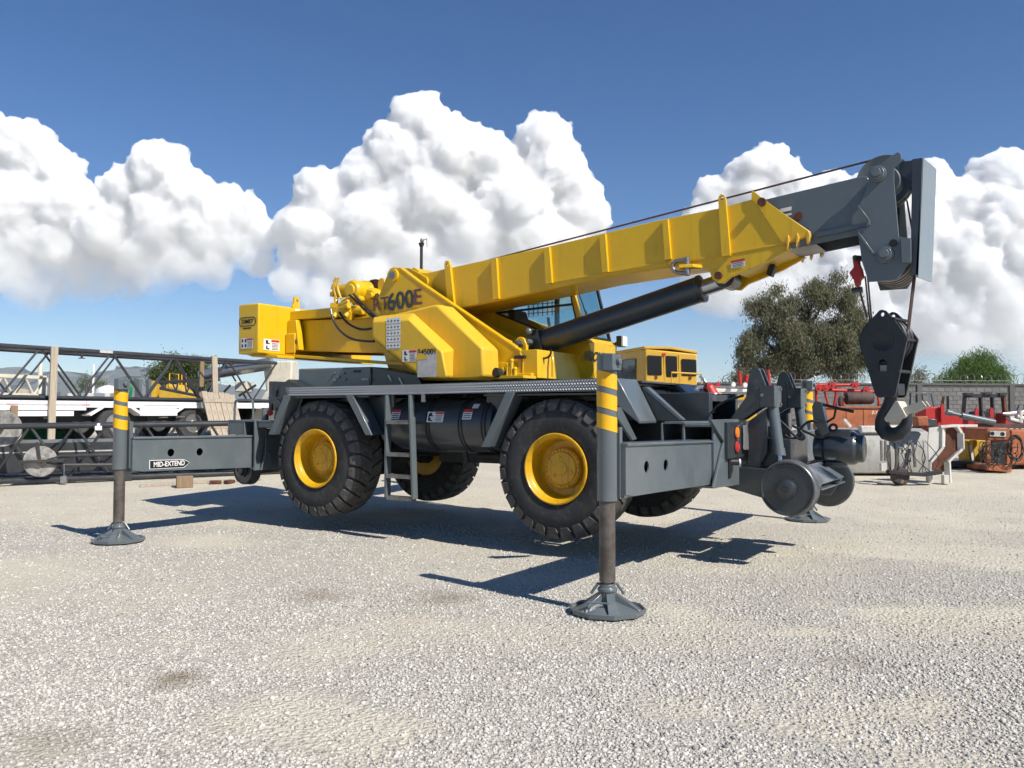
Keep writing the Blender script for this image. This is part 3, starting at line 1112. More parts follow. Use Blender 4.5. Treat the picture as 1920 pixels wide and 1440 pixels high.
# ---- rear and front ends
re = MB()
re.box((-3.60, -1.40, 1.440), (-2.66, 1.40, 1.465))
re.box((-3.60, -1.40, 1.25), (-3.575, -1.30, 1.44))
re.box((-3.57, -1.395, 1.255), (-3.26, -1.375, 1.44))
re.box((-3.26, -1.40, 1.245), (-3.235, -1.0, 1.44))
re.box((-3.05, -1.38, 1.36), (-2.66, -1.36, 1.44))
rear = re.build('rear_bumper', 'grey', CR, .006)
r = MB()
r.tube([(-3.60, -1.28, 1.465), (-3.60, -1.28, 1.71), (-3.56, -1.28, 1.755), (-3.24, -1.28, 1.755), (-3.20, -1.28, 1.71), (-3.20, -1.28, 1.465)], .017, 8, 2)
r.build('grab_rail', 'grey', rear)
r = MB()
r.cyl((-3.02, -1.22, 1.465), (-3.02, -1.22, 1.64), .05)
r.build('vent_pipe', 'grey', rear)
r = MB()
r.cyl((-2.90, -1.24, 1.57), (-2.87, -1.26, 1.57), .045)
r.build('tail_light', 'red_lens', rear)
r = MB()
r.prism('y', [(-3.05, 1.465), (-2.60, 1.465), (-2.35, 1.90), (-2.75, 2.05), (-2.95, 1.95), (-3.0, 1.75)], -1.05, -.60)
r.build('rear_cowl', 'grey_dark', rear, .02)
r = MB()
r.bar((-2.62, -1.12, 1.50), (-2.95, -1.12, 1.74), .03, .08)
r.box((-3.06, -1.12, 1.60), (-3.0, -.8, 2.02))
r.build('rear_bracket', 'grey_dark', rear)

def outrigger_box(x0, x1, zl, zh, face):
    o = MB()
    for y0, y1 in ((-1.20, -.42), (.42, 1.20)):
        o.box((x0, y0, zl), (x1, y1, zl + .03))
        o.box((x0, y0, zh - .03), (x1, y1, zh))
        o.box((x0, y0, zl + .03), (x0 + .03, y1, zh - .03))
        o.box((x1 - .03, y0, zl + .03), (x1, y1, zh - .03))
    o.box((x0 + .032, -.42, zl + .002), (x1 - .032, .42, zh - .002))
    return o.build('outrigger_housing', 'grey', CR, .008)
rb = outrigger_box(-3.36, -3.02, .76, 1.34, 0)
g = MB()
g.prism('x', [(-1.42, 1.46), (-1.30, 1.46), (-1.24, 1.26), (-1.33, .76), (-1.42, .76)], -3.02, -2.99)
g.prism('x', [(-1.33, .76), (-1.12, .80), (-1.18, 1.02), (-1.25, 1.02)], -2.99, -2.96)
g.build('gusset_plate', 'grey', rb, .005)
fb = outrigger_box(3.20, 3.54, .82, 1.46, 1)
fp = MB()
fp.prism('x', [(-1.387,1.508),(-0.275,1.511),(-0.179,0.82),(-0.351,0.803),(-1.323,0.836),(-0.993,1.282)], 3.545, 3.575)
fpl = fp.build('front_plate', 'grey', fb, .006)
fl = MB()
(ly0, lz0), (ly1, lz1) = [(-0.993,1.478),(-0.456,1.108)]
fl.box((3.577, ly0, lz1), (3.612, ly1, lz0))
lb = fl.build('light_panel', 'grey_dark', fb, .004)
for (ly, lz), mt in zip([(-0.724,1.37),(-0.728,1.221)], ('orange_lens', 'red_lens')):
    q = MB()
    q.cyl((3.612, ly, lz), (3.622, ly, lz), .070, n=24)
    q.build('lamp_bezel', 'hose', lb)
    q = MB()
    q.lathe((3.622, ly, lz), (1, 0, 0), [(0, .060), (.010, .055), (.016, 0)], 24)
    q.build('lamp_lens', mt, lb)
(ly, lz), = [(-0.773,1.067)]
q = MB()
q.cyl((3.577, ly - .05, lz), (3.65, ly, lz), .034)
q.box((3.576, ly - .12, lz - .16), (3.59, ly - .05, lz + .05))
q.build('work_lamp', 'hose', fb)
q = MB()
q.cyl((3.651, ly, lz), (3.664, ly + .008, lz), .034)
q.build('lamp_glass', 'lamp', fb)
q = MB()
(ay, az), (by, bz) = [(-0.553,1.446),(-0.391,1.186)]
q.box((3.63, ay, bz), (3.66, by + .12, az))
q.build('door_plate', 'diamond', fb)

# ---- outriggers
def outrigger(x, side, beam_face):
    yo = side * 3.31
    gz = tz(x, yo)
    o = thing('outrigger', (x, yo, gz), None, None)
    attach(o, CR)
    top = 2.05 if x > 0 else 1.99
    sl = MB()
    sl.lathe((x, yo, .88), (0, 0, 1), [(0, .066), (0, .078), (.012, .080), (top - .895, .080), (top - .885, .072), (top - .88, 0)], 28)
    sl.bar((x + .03, yo + side * -.10, .89), (x + .03, yo + side * -.10, 1.46), .09, .05, up=(0, 1, 0))
    post = sl.build('jack_post', 'grey', o)
    bx = MB()
    bx.box((x + .01, yo - .095, top - .14), (x + .10, yo + .06, top - .01))
    bx.cyl((x + .10, yo - .01, top - .07), (x + .13, yo - .01, top - .07), .028, n=10)
    bx.build('post_head', 'grey', post, .006)
    for k in range(3):
        z0 = (top - .275) - k * .168
        s = MB()
        n = 32
        vs = []
        for i in range(n):
            t = 2 * math.pi * i / n
            sx, sy = math.cos(t), math.sin(t)
            lat = sx * .842 + sy * .54
            dz = -lat * .022
            for zz, rr in ((z0 + .118, .0818), (z0, .0818)):
                vs.append((x + sx * rr, yo + sy * rr, zz + dz))
        s.add(vs, [(2 * i, 2 * i + 1, (2 * i + 3) % (2 * n), (2 * i + 2) % (2 * n)) for i in range(n)])
        s.build('stripe', 'stripe', post)
    tb = MB()
    tb.lathe((x, yo, gz + .245), (0, 0, 1), [(0, .05), (0, .064), (.70 - gz, .064)], 24)
    tb.build('jack_tube', 'tube', o)
    st = MB()
    st.cyl((x, yo, gz + .20), (x, yo, gz + .25), .03)
    st.build('stem', 'steel', o)
    fl = MB()
    ang = [2 * math.pi * (i + .5) / 10 for i in range(10)]
    def ring(r, z):
        return [(x + math.cos(a) * r, yo + math.sin(a) * r, gz + z) for a in ang]
    R_ = [ring(.275, .0), ring(.30, .012), ring(.305, .045), ring(.29, .05), ring(.27, .028), ring(.07, .10)]
    for A, B in zip(R_[:-1], R_[1:]):
        o_ = len(fl.v)
        fl.add(A + B, [(i, (i + 1) % 10, 10 + (i + 1) % 10, 10 + i) for i in range(10)])
    fl.lathe((x, yo, gz + .06), (0, 0, 1), [(0, .07), (.11, .07), (.11, .078), (.135, .078), (.14, .064), (.17, .062), (.17, 0)], 20)
    for a in range(5):
        t = 2 * math.pi * a / 5 + .35
        c_, s_ = math.cos(t), math.sin(t)
        px, py = -s_ * .03, c_ * .03
        fl.add([(x + c_ * .06 + px, yo + s_ * .06 + py, gz + .03), (x + c_ * .06 - px, yo + s_ * .06 - py, gz + .03), (x + c_ * .27 - px * 1.6, yo + s_ * .27 - py * 1.6, gz + .03), (x + c_ * .27 + px * 1.6, yo + s_ * .27 + py * 1.6, gz + .03),
                (x + c_ * .06 + px * .8, yo + s_ * .06 + py * .8, gz + .165), (x + c_ * .06 - px * .8, yo + s_ * .06 - py * .8, gz + .165)],
               [(0, 3, 2, 1), (0, 1, 5, 4), (2, 3, 4, 5), (0, 4, 3), (1, 2, 5)])
    fo = fl.build('float_pad', 'grey', o, .004)
    hd = MB()
    for s in (-1, 1):
        q = Vector((.842, .54, 0)) * s
        p = Vector((x, yo, gz))
        hd.tube([p + q * .05 + Vector((0, 0, .225)), p + q * .075 + Vector((0, 0, .228)), p + q * .13 + Vector((0, 0, .15))], .012, 8)
    q = Vector((-.842, -.54, 0))
    p = Vector((x, yo, gz)) + Vector((.2, -.32, 0)) * .4
    hd.tube([p + q * .0 + Vector((0, 0, .105)), p + q * .17 + Vector((0, 0, .112)), p + q * .16 + Vector((0, 0, .06))], .008, 6)
    hd.build('handle', 'grey', fo)
    # beam
    b_ = MB()
    xf, xb = x + .12, x - .12
    ya, yb = yo - side * .09, side * .5
    za, zb = (1.32, .905), (1.285, .862)
    if x < 0:
        za, zb = (1.255, .845), (1.235, .795)
    lo, hi = [(ya, za[1] + .02), (ya, za[0]), (side * 1.19, zb[0]), (yb, zb[0]), (yb, zb[1]), (side * 1.19, zb[1]), (ya - side * .14, za[1] - .002)], None
    def zc_(y):
        t = (abs(y) - 1.19) / 2.05
        return (za[0] + za[1]) / 2 * t + (zb[0] + zb[1]) / 2 * (1 - t)
    hs = [((side * (3.31 - dy), zc_(3.31 - dy) + .02), .05) for dy in ((.50, .92) if x > 0 else (.62, 1.05))]
    holed(b_, 'x', lo, hs, xf - .012, xf)
    holed(b_, 'x', lo, hs, xb, xb + .012)
    b_.hull2([(xb + .0122, ya, za[0] - .012), (xf - .0122, ya, za[0] - .012), (xf - .0122, ya, za[0] + .012), (xb + .0122, ya, za[0] + .012)],
             [(xb + .0122, yb, zb[0] - .012), (xf - .0122, yb, zb[0] - .012), (xf - .0122, yb, zb[0] + .012), (xb + .0122, yb, zb[0] + .012)])
    b_.hull2([(xb + .0122, ya, za[1] - .005), (xf - .0122, ya, za[1] - .005), (xf - .0122, ya, za[1] + .018), (xb + .0122, ya, za[1] + .018)],
             [(xb + .0122, yb, zb[1] - .005), (xf - .0122, yb, zb[1] - .005), (xf - .0122, yb, zb[1] + .018), (xb + .0122, yb, zb[1] + .018)])
    b_.box((xb + .0122, ya, za[1] + .02), (xf - .0122, ya - side * .015, za[0] - .014))
    beam = b_.build('beam', 'grey', o)
    e_ = MB()
    e_.tube([(xf + .004, ya, za[0]), (xf + .004, side * 1.2, zb[0])], .014, 8)
    e_.build('beam_bead', 'grey', beam)
    return o, beam, xf
for side in (-1, 1):
    o1, bm1, xf1 = outrigger(3.39, side, 1)
    o2, bm2, xf2 = outrigger(-3.19, side, 1)
    if side == -1:
        pts = [(-2.996,0.978),(-2.501,0.968),(-2.413,0.922),(-2.499,0.857),(-2.994,0.865)]
        s = MB()
        s.prism('x', pts, xf2 + .001, xf2 + .005)
        sg = s.build('arrow_sign', 'white', bm2, smooth=0)
        cy_ = sum(p[0] for p in pts) / 5
        cz_ = sum(p[1] for p in pts) / 5
        s = MB()
        s.prism('x', [(cy_ + (p[0] - cy_) * .97, cz_ + (p[1] - cz_) * .86) for p in pts], xf2 + .0055, xf2 + .0075)
        s.build('sign_field', 'black', sg, smooth=0)
        text('MID-EXTEND', 'lettering', 'white', sg, .088, (xf2 + .009, cy_ - .035, cz_), (0, 1, 0), (0, 0, 1), bold=.002, depth=.001, sx=.86)

# ---- sloped front fenders and front hood
fx = [(2.376,1.938),(2.593,1.934),(2.82,1.5)]
front = None
for s in (-1, 1):
    ff = MB()
    ya, yb = (-1.44, -.95) if s < 0 else (.95, 1.44)
    ff.hull2([(2.42, ya, 1.935), (fx[1][0], ya, 1.935), (fx[2][0] + .03, ya, 1.49), (fx[2][0] + .02, ya, 1.46), (2.40, ya, 1.80)],
             [(2.42, yb, 1.935), (fx[1][0], yb, 1.935), (fx[2][0], yb, 1.49), (fx[2][0], yb, 1.46), (2.40, yb, 1.80)])
    o = ff.build('front_fender', 'grey', CR, .01)
    front = front or o
cw_ = [(2.658,1.847),(2.745,1.846),(3.065,1.501),(3.154,1.513),(2.884,1.5)]
for y0 in (-.92, .08):
    ff = MB()
    ff.prism('y', [(2.35, cw_[0][1]), (cw_[0][0], cw_[0][1]), (cw_[2][0], 1.49), (2.35, 1.49)], y0, y0 + .02)
    ff.build('front_cowl', 'grey_dark', front, .004)
ff = MB()
y0, w_ = -.92, .12
ff.hull2([(cw_[0][0] - .02, y0 - .002, cw_[0][1] + .005), (cw_[0][0] + .03, y0 - .002, cw_[0][1] + .01), (cw_[2][0] + .05, y0 - .002, 1.50), (cw_[2][0], y0 - .002, 1.495)],
         [(cw_[0][0] - .02, y0 + w_, cw_[0][1] + .005), (cw_[0][0] + .03, y0 + w_, cw_[0][1] + .01), (cw_[2][0] + .05, y0 + w_ * .6, 1.50), (cw_[2][0], y0 + w_ * .6, 1.495)])
ff.build('cowl_edge', 'grey', front, .004)
ff = MB()
ff.hull2([(2.62, .078, 1.905), (2.66, .078, 1.915), (3.02, .078, 1.575), (2.98, .078, 1.56)], [(2.62, .86, 1.905), (2.66, .86, 1.915), (3.02, .52, 1.575), (2.98, .52, 1.56)])
ff.build('cowl_slope', 'grey', front, .004)
ff = MB()
ff.box((2.35, -.92, 1.902), (2.64, .90, 1.925))
ff.box((2.35, -.89, 1.49), (2.38, .08, 1.90))
ff.build('cowl_top', 'grey_dark', front, .004)
ff = MB()
ff.hull2([(cw_[0][0] - .16, -.79, 1.86), (cw_[0][0] - .14, -.79, 1.88), (cw_[2][0] - .12, -.79, 1.50), (cw_[2][0] - .15, -.79, 1.49)], [(cw_[0][0] - .16, .075, 1.86), (cw_[0][0] - .14, .075, 1.88), (cw_[2][0] - .12, .075, 1.50), (cw_[2][0] - .15, .075, 1.49)])
ff.build('cowl_panel', 'black', front, .004)
ff = MB()
ff.prism('x', [(-2.093,1.625),(-2.022,1.626),(-1.655,1.315),(-1.757,1.302),(-2.094,1.519)], 2.88, 2.91)
ff.build('fender_flange', 'grey', front, .004)
tr = MB()
tr.box((2.98, -1.22, 1.27), (3.20, .5, 1.29))
tr.box((2.98, -1.22, 1.29), (3.0, .5, 1.47))
tr.box((3.02, -1.22, 1.46), (3.24, .9, 1.487))
tr.box((3.20, -.74, 1.29), (3.22, -.30, 1.46))
tr.box((3.0, -.76, 1.29), (3.22, -.74, 1.46))
tr.box((3.12, -.05, 1.29), (3.14, .35, 1.46))
tr.build('front_tray', 'grey', front, .004)
tr = MB()
(px_, pz_), (_, pz2_) = [(3.181,1.687),(3.179,1.422)]
tr.cyl((px_, -.4, 1.36), (px_, -.4, pz_), .034)
tr.build('tray_post', 'grey', front)

# ---- rail gear at the front
rg = thing('rail_gear', (4.15, 0, .53), None, None)
attach(rg, CR)
def rail_wheel(x, y, z, out, r=.285, parent=rg):
    w = MB()
    w.lathe((x, y, z), (0, out, 0), [(-.17, 0), (-.17, r * .8), (-.165, r * .90), (-.03, r * .90), (-.014, r * .93), (0, r * .92), (.0, r * .88), (-.010, r * .85), (-.008, .12), (-.008, 0)], 48)
    o = w.build('rail_wheel', 'grey_dark', parent)
    h = MB()
    h.lathe((x, y, z), (0, out, 0), [(-.16, r * .905), (-.16, r), (-.135, r * 1.01), (-.12, r * .975), (-.02, r * .965), (-.012, r * .94), (-.012, r * .905)], 48, True)
    h.build('wheel_tread', 'tread_steel', o)
    h = MB()
    h.lathe((x, y, z), (0, out, 0), [(-.01, .10), (.02, .10), (.025, .088), (.07, .085), (.078, .07), (.078, .035), (.070, .033), (.070, 0)], 28)
    for k in range(5):
        t = 2 * math.pi * k / 5
        h.cyl((x + math.cos(t) * .105, y - out * .01, z + math.sin(t) * .105), (x + math.cos(t) * .105, y + out * .012, z + math.sin(t) * .105), .012, n=6)
    h.build('wheel_hub', 'grey_dark', o)
    return o
rail_wheel(4.14, -.80, .82, -1)
rail_wheel(4.21, .86, .79, 1)
ax = MB()
ax.box((4.06, -.62, .86), (4.22, .68, .98))
ax.hull2([(4.15, -.60, .99), (4.40, -.60, .84), (4.42, -.60, .86), (4.16, -.60, 1.02)], [(4.15, .60, .99), (4.40, .60, .84), (4.42, .60, .86), (4.16, .60, 1.02)])
ax.box((4.30, -.60, .80), (4.44, .55, .815))
ax.prism('y', [(3.95, .90), (4.2, 1.02), (4.42, .84), (4.3, .66), (4.05, .66)], -.56, -.53)
ax.prism('y', [(3.95, .90), (4.2, 1.02), (4.42, .84), (4.3, .66), (4.05, .66)], .45, .48)
ax.build('rail_axle', 'grey', rg, .006)
am = MB()
for y0 in (-.52, .40):
    am.prism('y', [(3.10, .86), (3.10, 1.02), (3.6, 1.0), (4.05, .98), (4.2, .86), (4.2, .70), (4.0, .64)], y0, y0 + .07)
am.build('trailing_arm', 'grey_dark', rg, .008)
lug_pts = [(3.704,2.028),(3.733,2.056),(3.772,2.057),(3.8,2.037),(3.828,1.963),(3.866,1.861),(3.864,1.643),(3.797,1.626),(3.608,1.496),(3.481,1.507),(3.656,1.746),(3.675,1.91)]
hole_c = [(3.754,1.897)][0]
def rail_mast(y0, nm):
    m_ = MB()
    for yy in (y0, y0 + .15):
        m_.prism('y', rounded(lug_pts, .03), yy, yy + .03)
    o = m_.build('rail_mast', 'grey_dark', rg, .004)
    p = MB()
    p.cyl((hole_c[0], y0 - .03, hole_c[1]), (hole_c[0], y0 + .22, hole_c[1]), .035, n=16)
    p.lathe((hole_c[0], y0, hole_c[1]), (0, -1, 0), [(0, .072), (.012, .072), (.012, .04)], 20)
    p.build('mast_pin', 'grey_dark', o)
    b_ = MB()
    b_.box((3.80, y0 - .012, 1.635), (3.955, y0 + .27, 1.862))
    bo = b_.build('cover_box', 'grey_dark', o, .006)
    q = MB()
    for cy_, cz_ in ((y0 + .24, 1.83), (y0 + .24, 1.665)):
        q.cyl((3.95, cy_, cz_), (3.965, cy_, cz_), .016, n=8)
    q.cyl((3.83, y0 - .03, 1.76), (3.83, y0 - .005, 1.76), .018, n=8)
    q.build('cover_bolt', 'steel', bo)
    c_ = MB()
    c_.cyl((3.90, y0 + .12, 1.66), (3.97, y0 + .08, 1.19), .058, n=18)
    c_.lathe((3.968, y0 + .082, 1.21), (.14, -.08, -.95), [(0, .066), (.08, .066)], 18)
    c_.build('lift_cylinder_body', 'grey', o)
    c_ = MB()
    c_.cyl((3.975, y0 + .08, 1.17), (3.99, y0 + .07, 1.03), .028, n=14)
    c_.build('cylinder_rod', 'chrome', o)
    return o
rail_mast(-.52, 0)
rail_mast(.60, 1)
pl = MB()
mp = [(3.659,1.485),(3.852,1.621),(3.859,1.161),(3.831,1.115),(3.791,1.047),(3.784,0.839),(3.664,0.72),(3.642,0.832)]
pl.prism('y', mp, -.46, -.42)
pl.prism('y', [(x + .02, z) for x, z in mp], .42, .46)
pl.box((3.62, -.42, 1.05), (3.70, .42, 1.42))
pl.box((3.72, -.38, 1.02), (4.08, .36, 1.30))
pl.build('mast_plate', 'grey_dark', rg, .006)
gm = MB()
gm.lathe((4.22, .1, 1.20), (1, 0, 0), [(0, .10), (.0, .14), (.10, .14), (.11, .165), (.15, .175), (.40, .175), (.42, .165), (.43, .15), (.49, .148), (.50, .13), (.50, 0)], 24)
gm.box((4.24, -.02, 1.30), (4.60, .22, 1.40))
gm.cyl((4.42, .1, 1.0), (4.42, .1, 1.06), .13)
gm.build('gear_motor', 'grey_dark', rg, .012)
gp = MB()
gp.prism('y', [(4.226,1.645),(4.259,1.702),(4.325,1.685),(4.397,1.361),(4.332,1.326),(4.24,1.473)], -.07, .05)
gp.build('brake_bracket', 'grey_dark', rg, .004)
gp = MB()
p5 = [(4.297,1.673),(4.471,1.627),(4.64,1.588),(4.46,1.616),(4.443,1.526),(4.355,1.468)]
gp.tube([(a, -.03, b) for a, b in p5[:3]], .016)
gp.tube([(a, -.03, b) for a, b in p5[3:]], .012)
gp.torus(([(4.431,1.418)][0][0], -.02, [(4.431,1.418)][0][1]), (0, 1, 0), .035, .014, 16, 8)
gp.build('lever', 'hose', rg)
hz = MB()
for pts, y in (([(3.911,1.599),(3.926,1.429),(3.959,1.305),(3.958,1.238)], -.35), ([(3.925,1.513),(4.019,1.429),(4.1,1.329),(4.182,1.286),(4.209,1.331),(4.156,1.386)], -.3), ([(3.942,1.37),(4.009,1.303),(4.086,1.304),(4.12,1.361),(4.159,1.441),(4.242,1.498),(4.323,1.476)], -.2), ([(3.267,1.569),(3.31,1.628),(3.388,1.687),(3.507,1.727),(3.625,1.761)], -.5), ([(3.968,1.466),(4.107,1.399),(4.272,1.327)], -.1)):
    hz.tube([(a, y, b) for a, b in pts], .014, 8, 2)
hz.build('hydraulic_hose', 'hose', rg)
hz = MB()
a, b = [(3.959,1.305)][0]
hz.cyl((a, -.35, b), (a, -.35, b - .1), .02)
a, b = [(4.019,1.452)][0]
hz.cyl((a, -.2, b - .05), (a, -.2, b + .12), .03)
hz.build('hose_fitting', 'steel', rg)
# rail wheel at the rear
rr = thing('rear_rail_gear', (-4.09, -.7, .45), None, None)
attach(rr, CR)
rail_wheel(-4.09, -.72, .69, -1, .235, rr)
rail_wheel(-4.09, .72, .69, 1, .235, rr)
q = MB()
q.box((-4.15, -.7, .62), (-4.03, .7, .76))
q.prism('y', [(-4.2, .7), (-4.0, .65), (-3.3, .95), (-3.3, 1.2)], -.5, -.44)
q.prism('y', [(-4.2, .7), (-4.0, .65), (-3.3, .95), (-3.3, 1.2)], .44, .5)
q.build('rail_axle', 'grey_dark', rr)

# ------------------------------------------------------------------ upper works
tt = MB()
tt.lathe((-.1, 0, 1.906), (0, 0, 1), [(0, .72), (.06, .72), (.06, .66), (.10, .66), (.10, .0)], 48)
tt.build('slewing_ring', 'dark', CR)
ub = MB()
ub.prism('z', [(-1.05, -.62), (1.05, -.62), (1.05, .62), (-1.05, .62)], 2.008, 2.06)
ub.hull2([(-3.205, -.70, 2.445), (-3.205, .70, 2.445), (-3.205, .70, 2.40), (-3.205, -.70, 2.40)], [(-.55, -.70, 2.215), (-.55, .70, 2.215), (-.55, .70, 2.17), (-.55, -.70, 2.17)])
ub.prism('x', [(-.6, 2.06), (.6, 2.06), (.6, 2.20), (-.6, 2.20)], -.9, .8)
base = ub.build('turntable_frame', 'yellow', CR, .006)
# side plates carrying the boom
side_pts = [(-1.284,3.565),(-1.217,3.581),(-1.111,3.564),(-0.771,3.336),(0.755,2.401),(0.842,2.331),(0.889,2.229),(0.889,1.977),(-1.234,2.019),(-1.614,2.953)]
pin = [(-1.211,3.462)][0]
for y0, y1, nm in ((-.56, -.51, 0), (.51, .56, 1)):
    s = MB()
    s.prism('y', side_pts, y0, y1)
    sp = s.build('side_plate', 'yellow', base, .006)
    e = MB()
    ed = [side_pts[2], side_pts[3], side_pts[4], side_pts[5], side_pts[6], side_pts[7]]
    for a, b in zip(ed[:-1], ed[1:]):
        e.bar((a[0], (y0 + y1) / 2 + (.02 if y0 < 0 else -.02), a[1]), (b[0], (y0 + y1) / 2 + (.02 if y0 < 0 else -.02), b[1]), .105, .022)
    e.build('plate_edge', 'yellow', sp, .003)
p = MB()
p.cyl((pin[0], -.60, pin[1]), (pin[0], .60, pin[1]), .055, n=20)
p.build('boom_pivot_pin', 'steel', base)
p = MB()
p.lathe((pin[0], -.56, pin[1]), (0, -1, 0), [(0, .095), (.035, .09), (.035, .062)], 24)
p.build('pivot_boss', 'yellow', base)
# second web and lug for the boom cylinder
lg = [(0.558,2.38),(0.656,2.512),(0.712,2.544),(0.776,2.52),(0.816,2.444),(0.816,1.984),(0.127,1.998)]
for y0 in (-.36, .30):
    s = MB()
    s.prism('y', rounded(lg, .03), y0, y0 + .055)
    s.build('cylinder_lug', 'yellow', base, .006)
cp = [(0.71,2.455)][0]
s = MB()
s.cyl((cp[0], -.39, cp[1]), (cp[0], .39, cp[1]), .05, n=20)
s.build('cylinder_pin', 'steel', base)
s = MB()
s.prism('y', [(-0.218,2.813),(0.563,2.491),(0.765,2.142),(0.766,1.986),(-0.831,2.018),(-0.467,2.683)], -.30, -.25)
s.prism('y', [(-0.218,2.813),(0.563,2.491),(0.765,2.142),(0.766,1.986),(-0.831,2.018),(-0.467,2.683)], .25, .30)
s.box((.86, -.56, 2.0), (1.10, .56, 2.35))
s.build('inner_web', 'yellow', base, .006)
s = MB()
s.tube([(1.10, -.28, 2.30), (1.16, -.30, 2.28), (1.18, -.32, 2.22), (1.18, -.32, 2.02)], .018, 8, 1)
s.build('brake_line', 'yellow', base)
s = MB()
for pts in ([(0.897,2.285),(1.014,2.248),(1.129,2.244),(1.205,2.274),(1.213,2.353)], [(0.668,2.479),(0.587,2.381),(0.531,2.294),(0.482,2.214)]):
    s.tube([(a, -.42, b) for a, b in pts], .013, 8, 2)
s.build('hydraulic_hose', 'hose', base)
# rear frame beams to the counterweight
rf = MB()
for y0 in (-.50, .44):
    rf.hull2([(-3.20, y0, 2.50), (-3.20, y0 + .06, 2.50), (-3.20, y0 + .06, 2.96), (-3.20, y0, 2.96)], [(-1.35, y0, 2.40), (-1.35, y0 + .06, 2.40), (-1.35, y0 + .06, 2.90), (-1.35, y0, 2.90)])
rf.box((-3.20, -.60, 2.962), (-2.20, .60, 3.09))
rf.box((-2.19, -.56, 2.905), (-1.30, .56, 2.93))
rf.prism('y', [(-3.19, 2.50), (-2.95, 2.50), (-3.02, 2.95), (-3.19, 2.95)], -.66, -.56)
rfo = rf.build('rear_frame', 'yellow', base, .006)
s = MB()
s.lathe((-3.05, -.66, 2.62), (0, -1, 0), [(0, .06), (.03, .06), (.03, .035), (-.05, .035)], 18)
s.build('hitch_ring', 'rust', rfo)
s = MB()
s.box((-3.195, -.70, 2.45), (-3.0, -.667, 2.75))
s.build('hitch_plate', 'yellow', rfo, .02)

# ---- counterweight
cw = MB()
cw.box((-3.64, -1.20, 2.425), (-3.205, 1.20, 3.155))
cwo = cw.build('counterweight', 'yellow', CR, .022, seg=3)
cw = MB()
cw.prism('y', [(-3.64, 2.424), (-3.205, 2.424), (-3.0, 2.40), (-3.0, 2.36), (-3.55, 2.395)], -1.02, 1.02)
cw.build('weight_keel', 'yellow', cwo, .006)
for s_ in (-1, 1):
    l = MB()
    holed(l, 'x', rounded([(s_ * .56, 3.156), (s_ * .52, 3.22), (s_ * .505, 3.33), (s_ * .415, 3.33), (s_ * .395, 3.156)], .03), [((s_ * .46, 3.265), .026)], -3.25, -3.215)
    l.build('lifting_lug', 'yellow', cwo, .004)
q = MB()
q.box((-3.203, -.505, 3.09), (-3.200, -.42, 3.145))
q.build('lug_tag', 'white', cwo)
sticker(cwo, (-3.200, -.96, 2.56), (0, 1, 0), (0, 0, 1), .30, .165, 'danger')
sticker(cwo, (-3.44, -1.206, 2.58), (1, 0, 0), (0, 0, 1), .27, .15, 'four')
# round-ended name plate on the side
logo = MB()
def stadium(cx, cz, w, h, n=10):
    r = h / 2
    return [(cx + w / 2 - r + r * math.cos(t), cz + r * math.sin(t)) for t in (-math.pi / 2 + math.pi * i / n for i in range(n + 1))] + \
           [(cx - w / 2 + r + r * math.cos(t), cz + r * math.sin(t)) for t in (math.pi / 2 + math.pi * i / n for i in range(n + 1))]
holed(logo, 'y', stadium(-3.44, 2.895, .37, .135), [stadium(-3.44, 2.895, .345, .112)], -1.2045, -1.2015)
lo_ = logo.build('name_oval', 'black', cwo, smooth=0)
text('DIMET', 'lettering', 'black', lo_, .088, (-3.44, -1.203, 2.895), (1, 0, 0), (0, 0, 1), bold=.0008, sx=1.0)
q = MB()
q.box((-3.53, -1.2035, 2.79), (-3.36, -1.2015, 2.808))
q.build('small_print', 'black', lo_)

# ---- winch
wi = thing('winch', (-1.7, 0, 2.93), None, None)
attach(wi, CR)
w = MB()
w.lathe((-1.60, -.30, 3.22), (0, 1, 0), [(0, .16), (0, .28), (.03, .28), (.03, .20), (.57, .20), (.57, .28), (.60, .28), (.60, .16)], 36)
w.build('drum', 'rust', wi)
w = MB()
for k in range(22):
    w.torus((-1.60, -.255 + k * .0245, 3.22), (0, 1, 0), .212, .0125, 28, 6)
w.build('rope_wrap', 'dark', wi)
w = MB()
w.lathe((-1.72, -.33, 3.31), (0, -1, 0), [(0, .17), (.05, .17), (.06, .15), (.26, .15), (.30, .14), (.32, .12), (.325, .08), (.345, .075), (.345, 0)], 32)
w.lathe((-1.56, -.33, 3.12), (0, -1, 0), [(0, .24), (.10, .24), (.14, .22), (.16, .20), (.16, .0)], 32)
w.box((-1.82, -.46, 2.94), (-1.38, -.34, 3.10))
w.build('gear_case', 'yellow', wi, .006)
w = MB()
w.lathe((-1.98, -.50, 3.335), (1, 0, .02), [(-.20, 0), (-.20, .05), (-.15, .085), (-.06, .095), (.12, .10), (.20, .12)], 18)
w.cbox((-1.80, -.44, 3.33), (.14, .16, .26), 0)
w.cbox((-2.16, -.52, 3.40), (.07, .09, .08), .3, .2, .4)
w.cbox((-2.17, -.54, 3.30), (.06, .08, .07), .1, .3, .2)
w.cbox((-1.90, -.58, 3.02), (.36, .22, .13), .1, .05, .06)
w.cbox((-2.02, -.60, 3.09), (.16, .16, .10), .3, .1, .2)
w.cbox((-1.80, -.62, 2.97), (.18, .14, .12), .2, .1, .3)
w.cyl((-2.08, -.62, 3.02), (-1.70, -.70, 3.08), .04)
w.cyl((-2.04, -.62, 3.10), (-1.72, -.68, 3.14), .03)
w.cyl((-1.9, -.62, 3.05), (-1.55, -.56, 3.02), .065)
w.cyl((-1.98, -.66, 3.00), (-1.98, -.72, 2.93), .035)
w.cyl((-1.76, -.66, 2.98), (-1.76, -.72, 2.92), .035)
w.cyl((-2.10, -.56, 3.30), (-2.04, -.60, 3.08), .028)
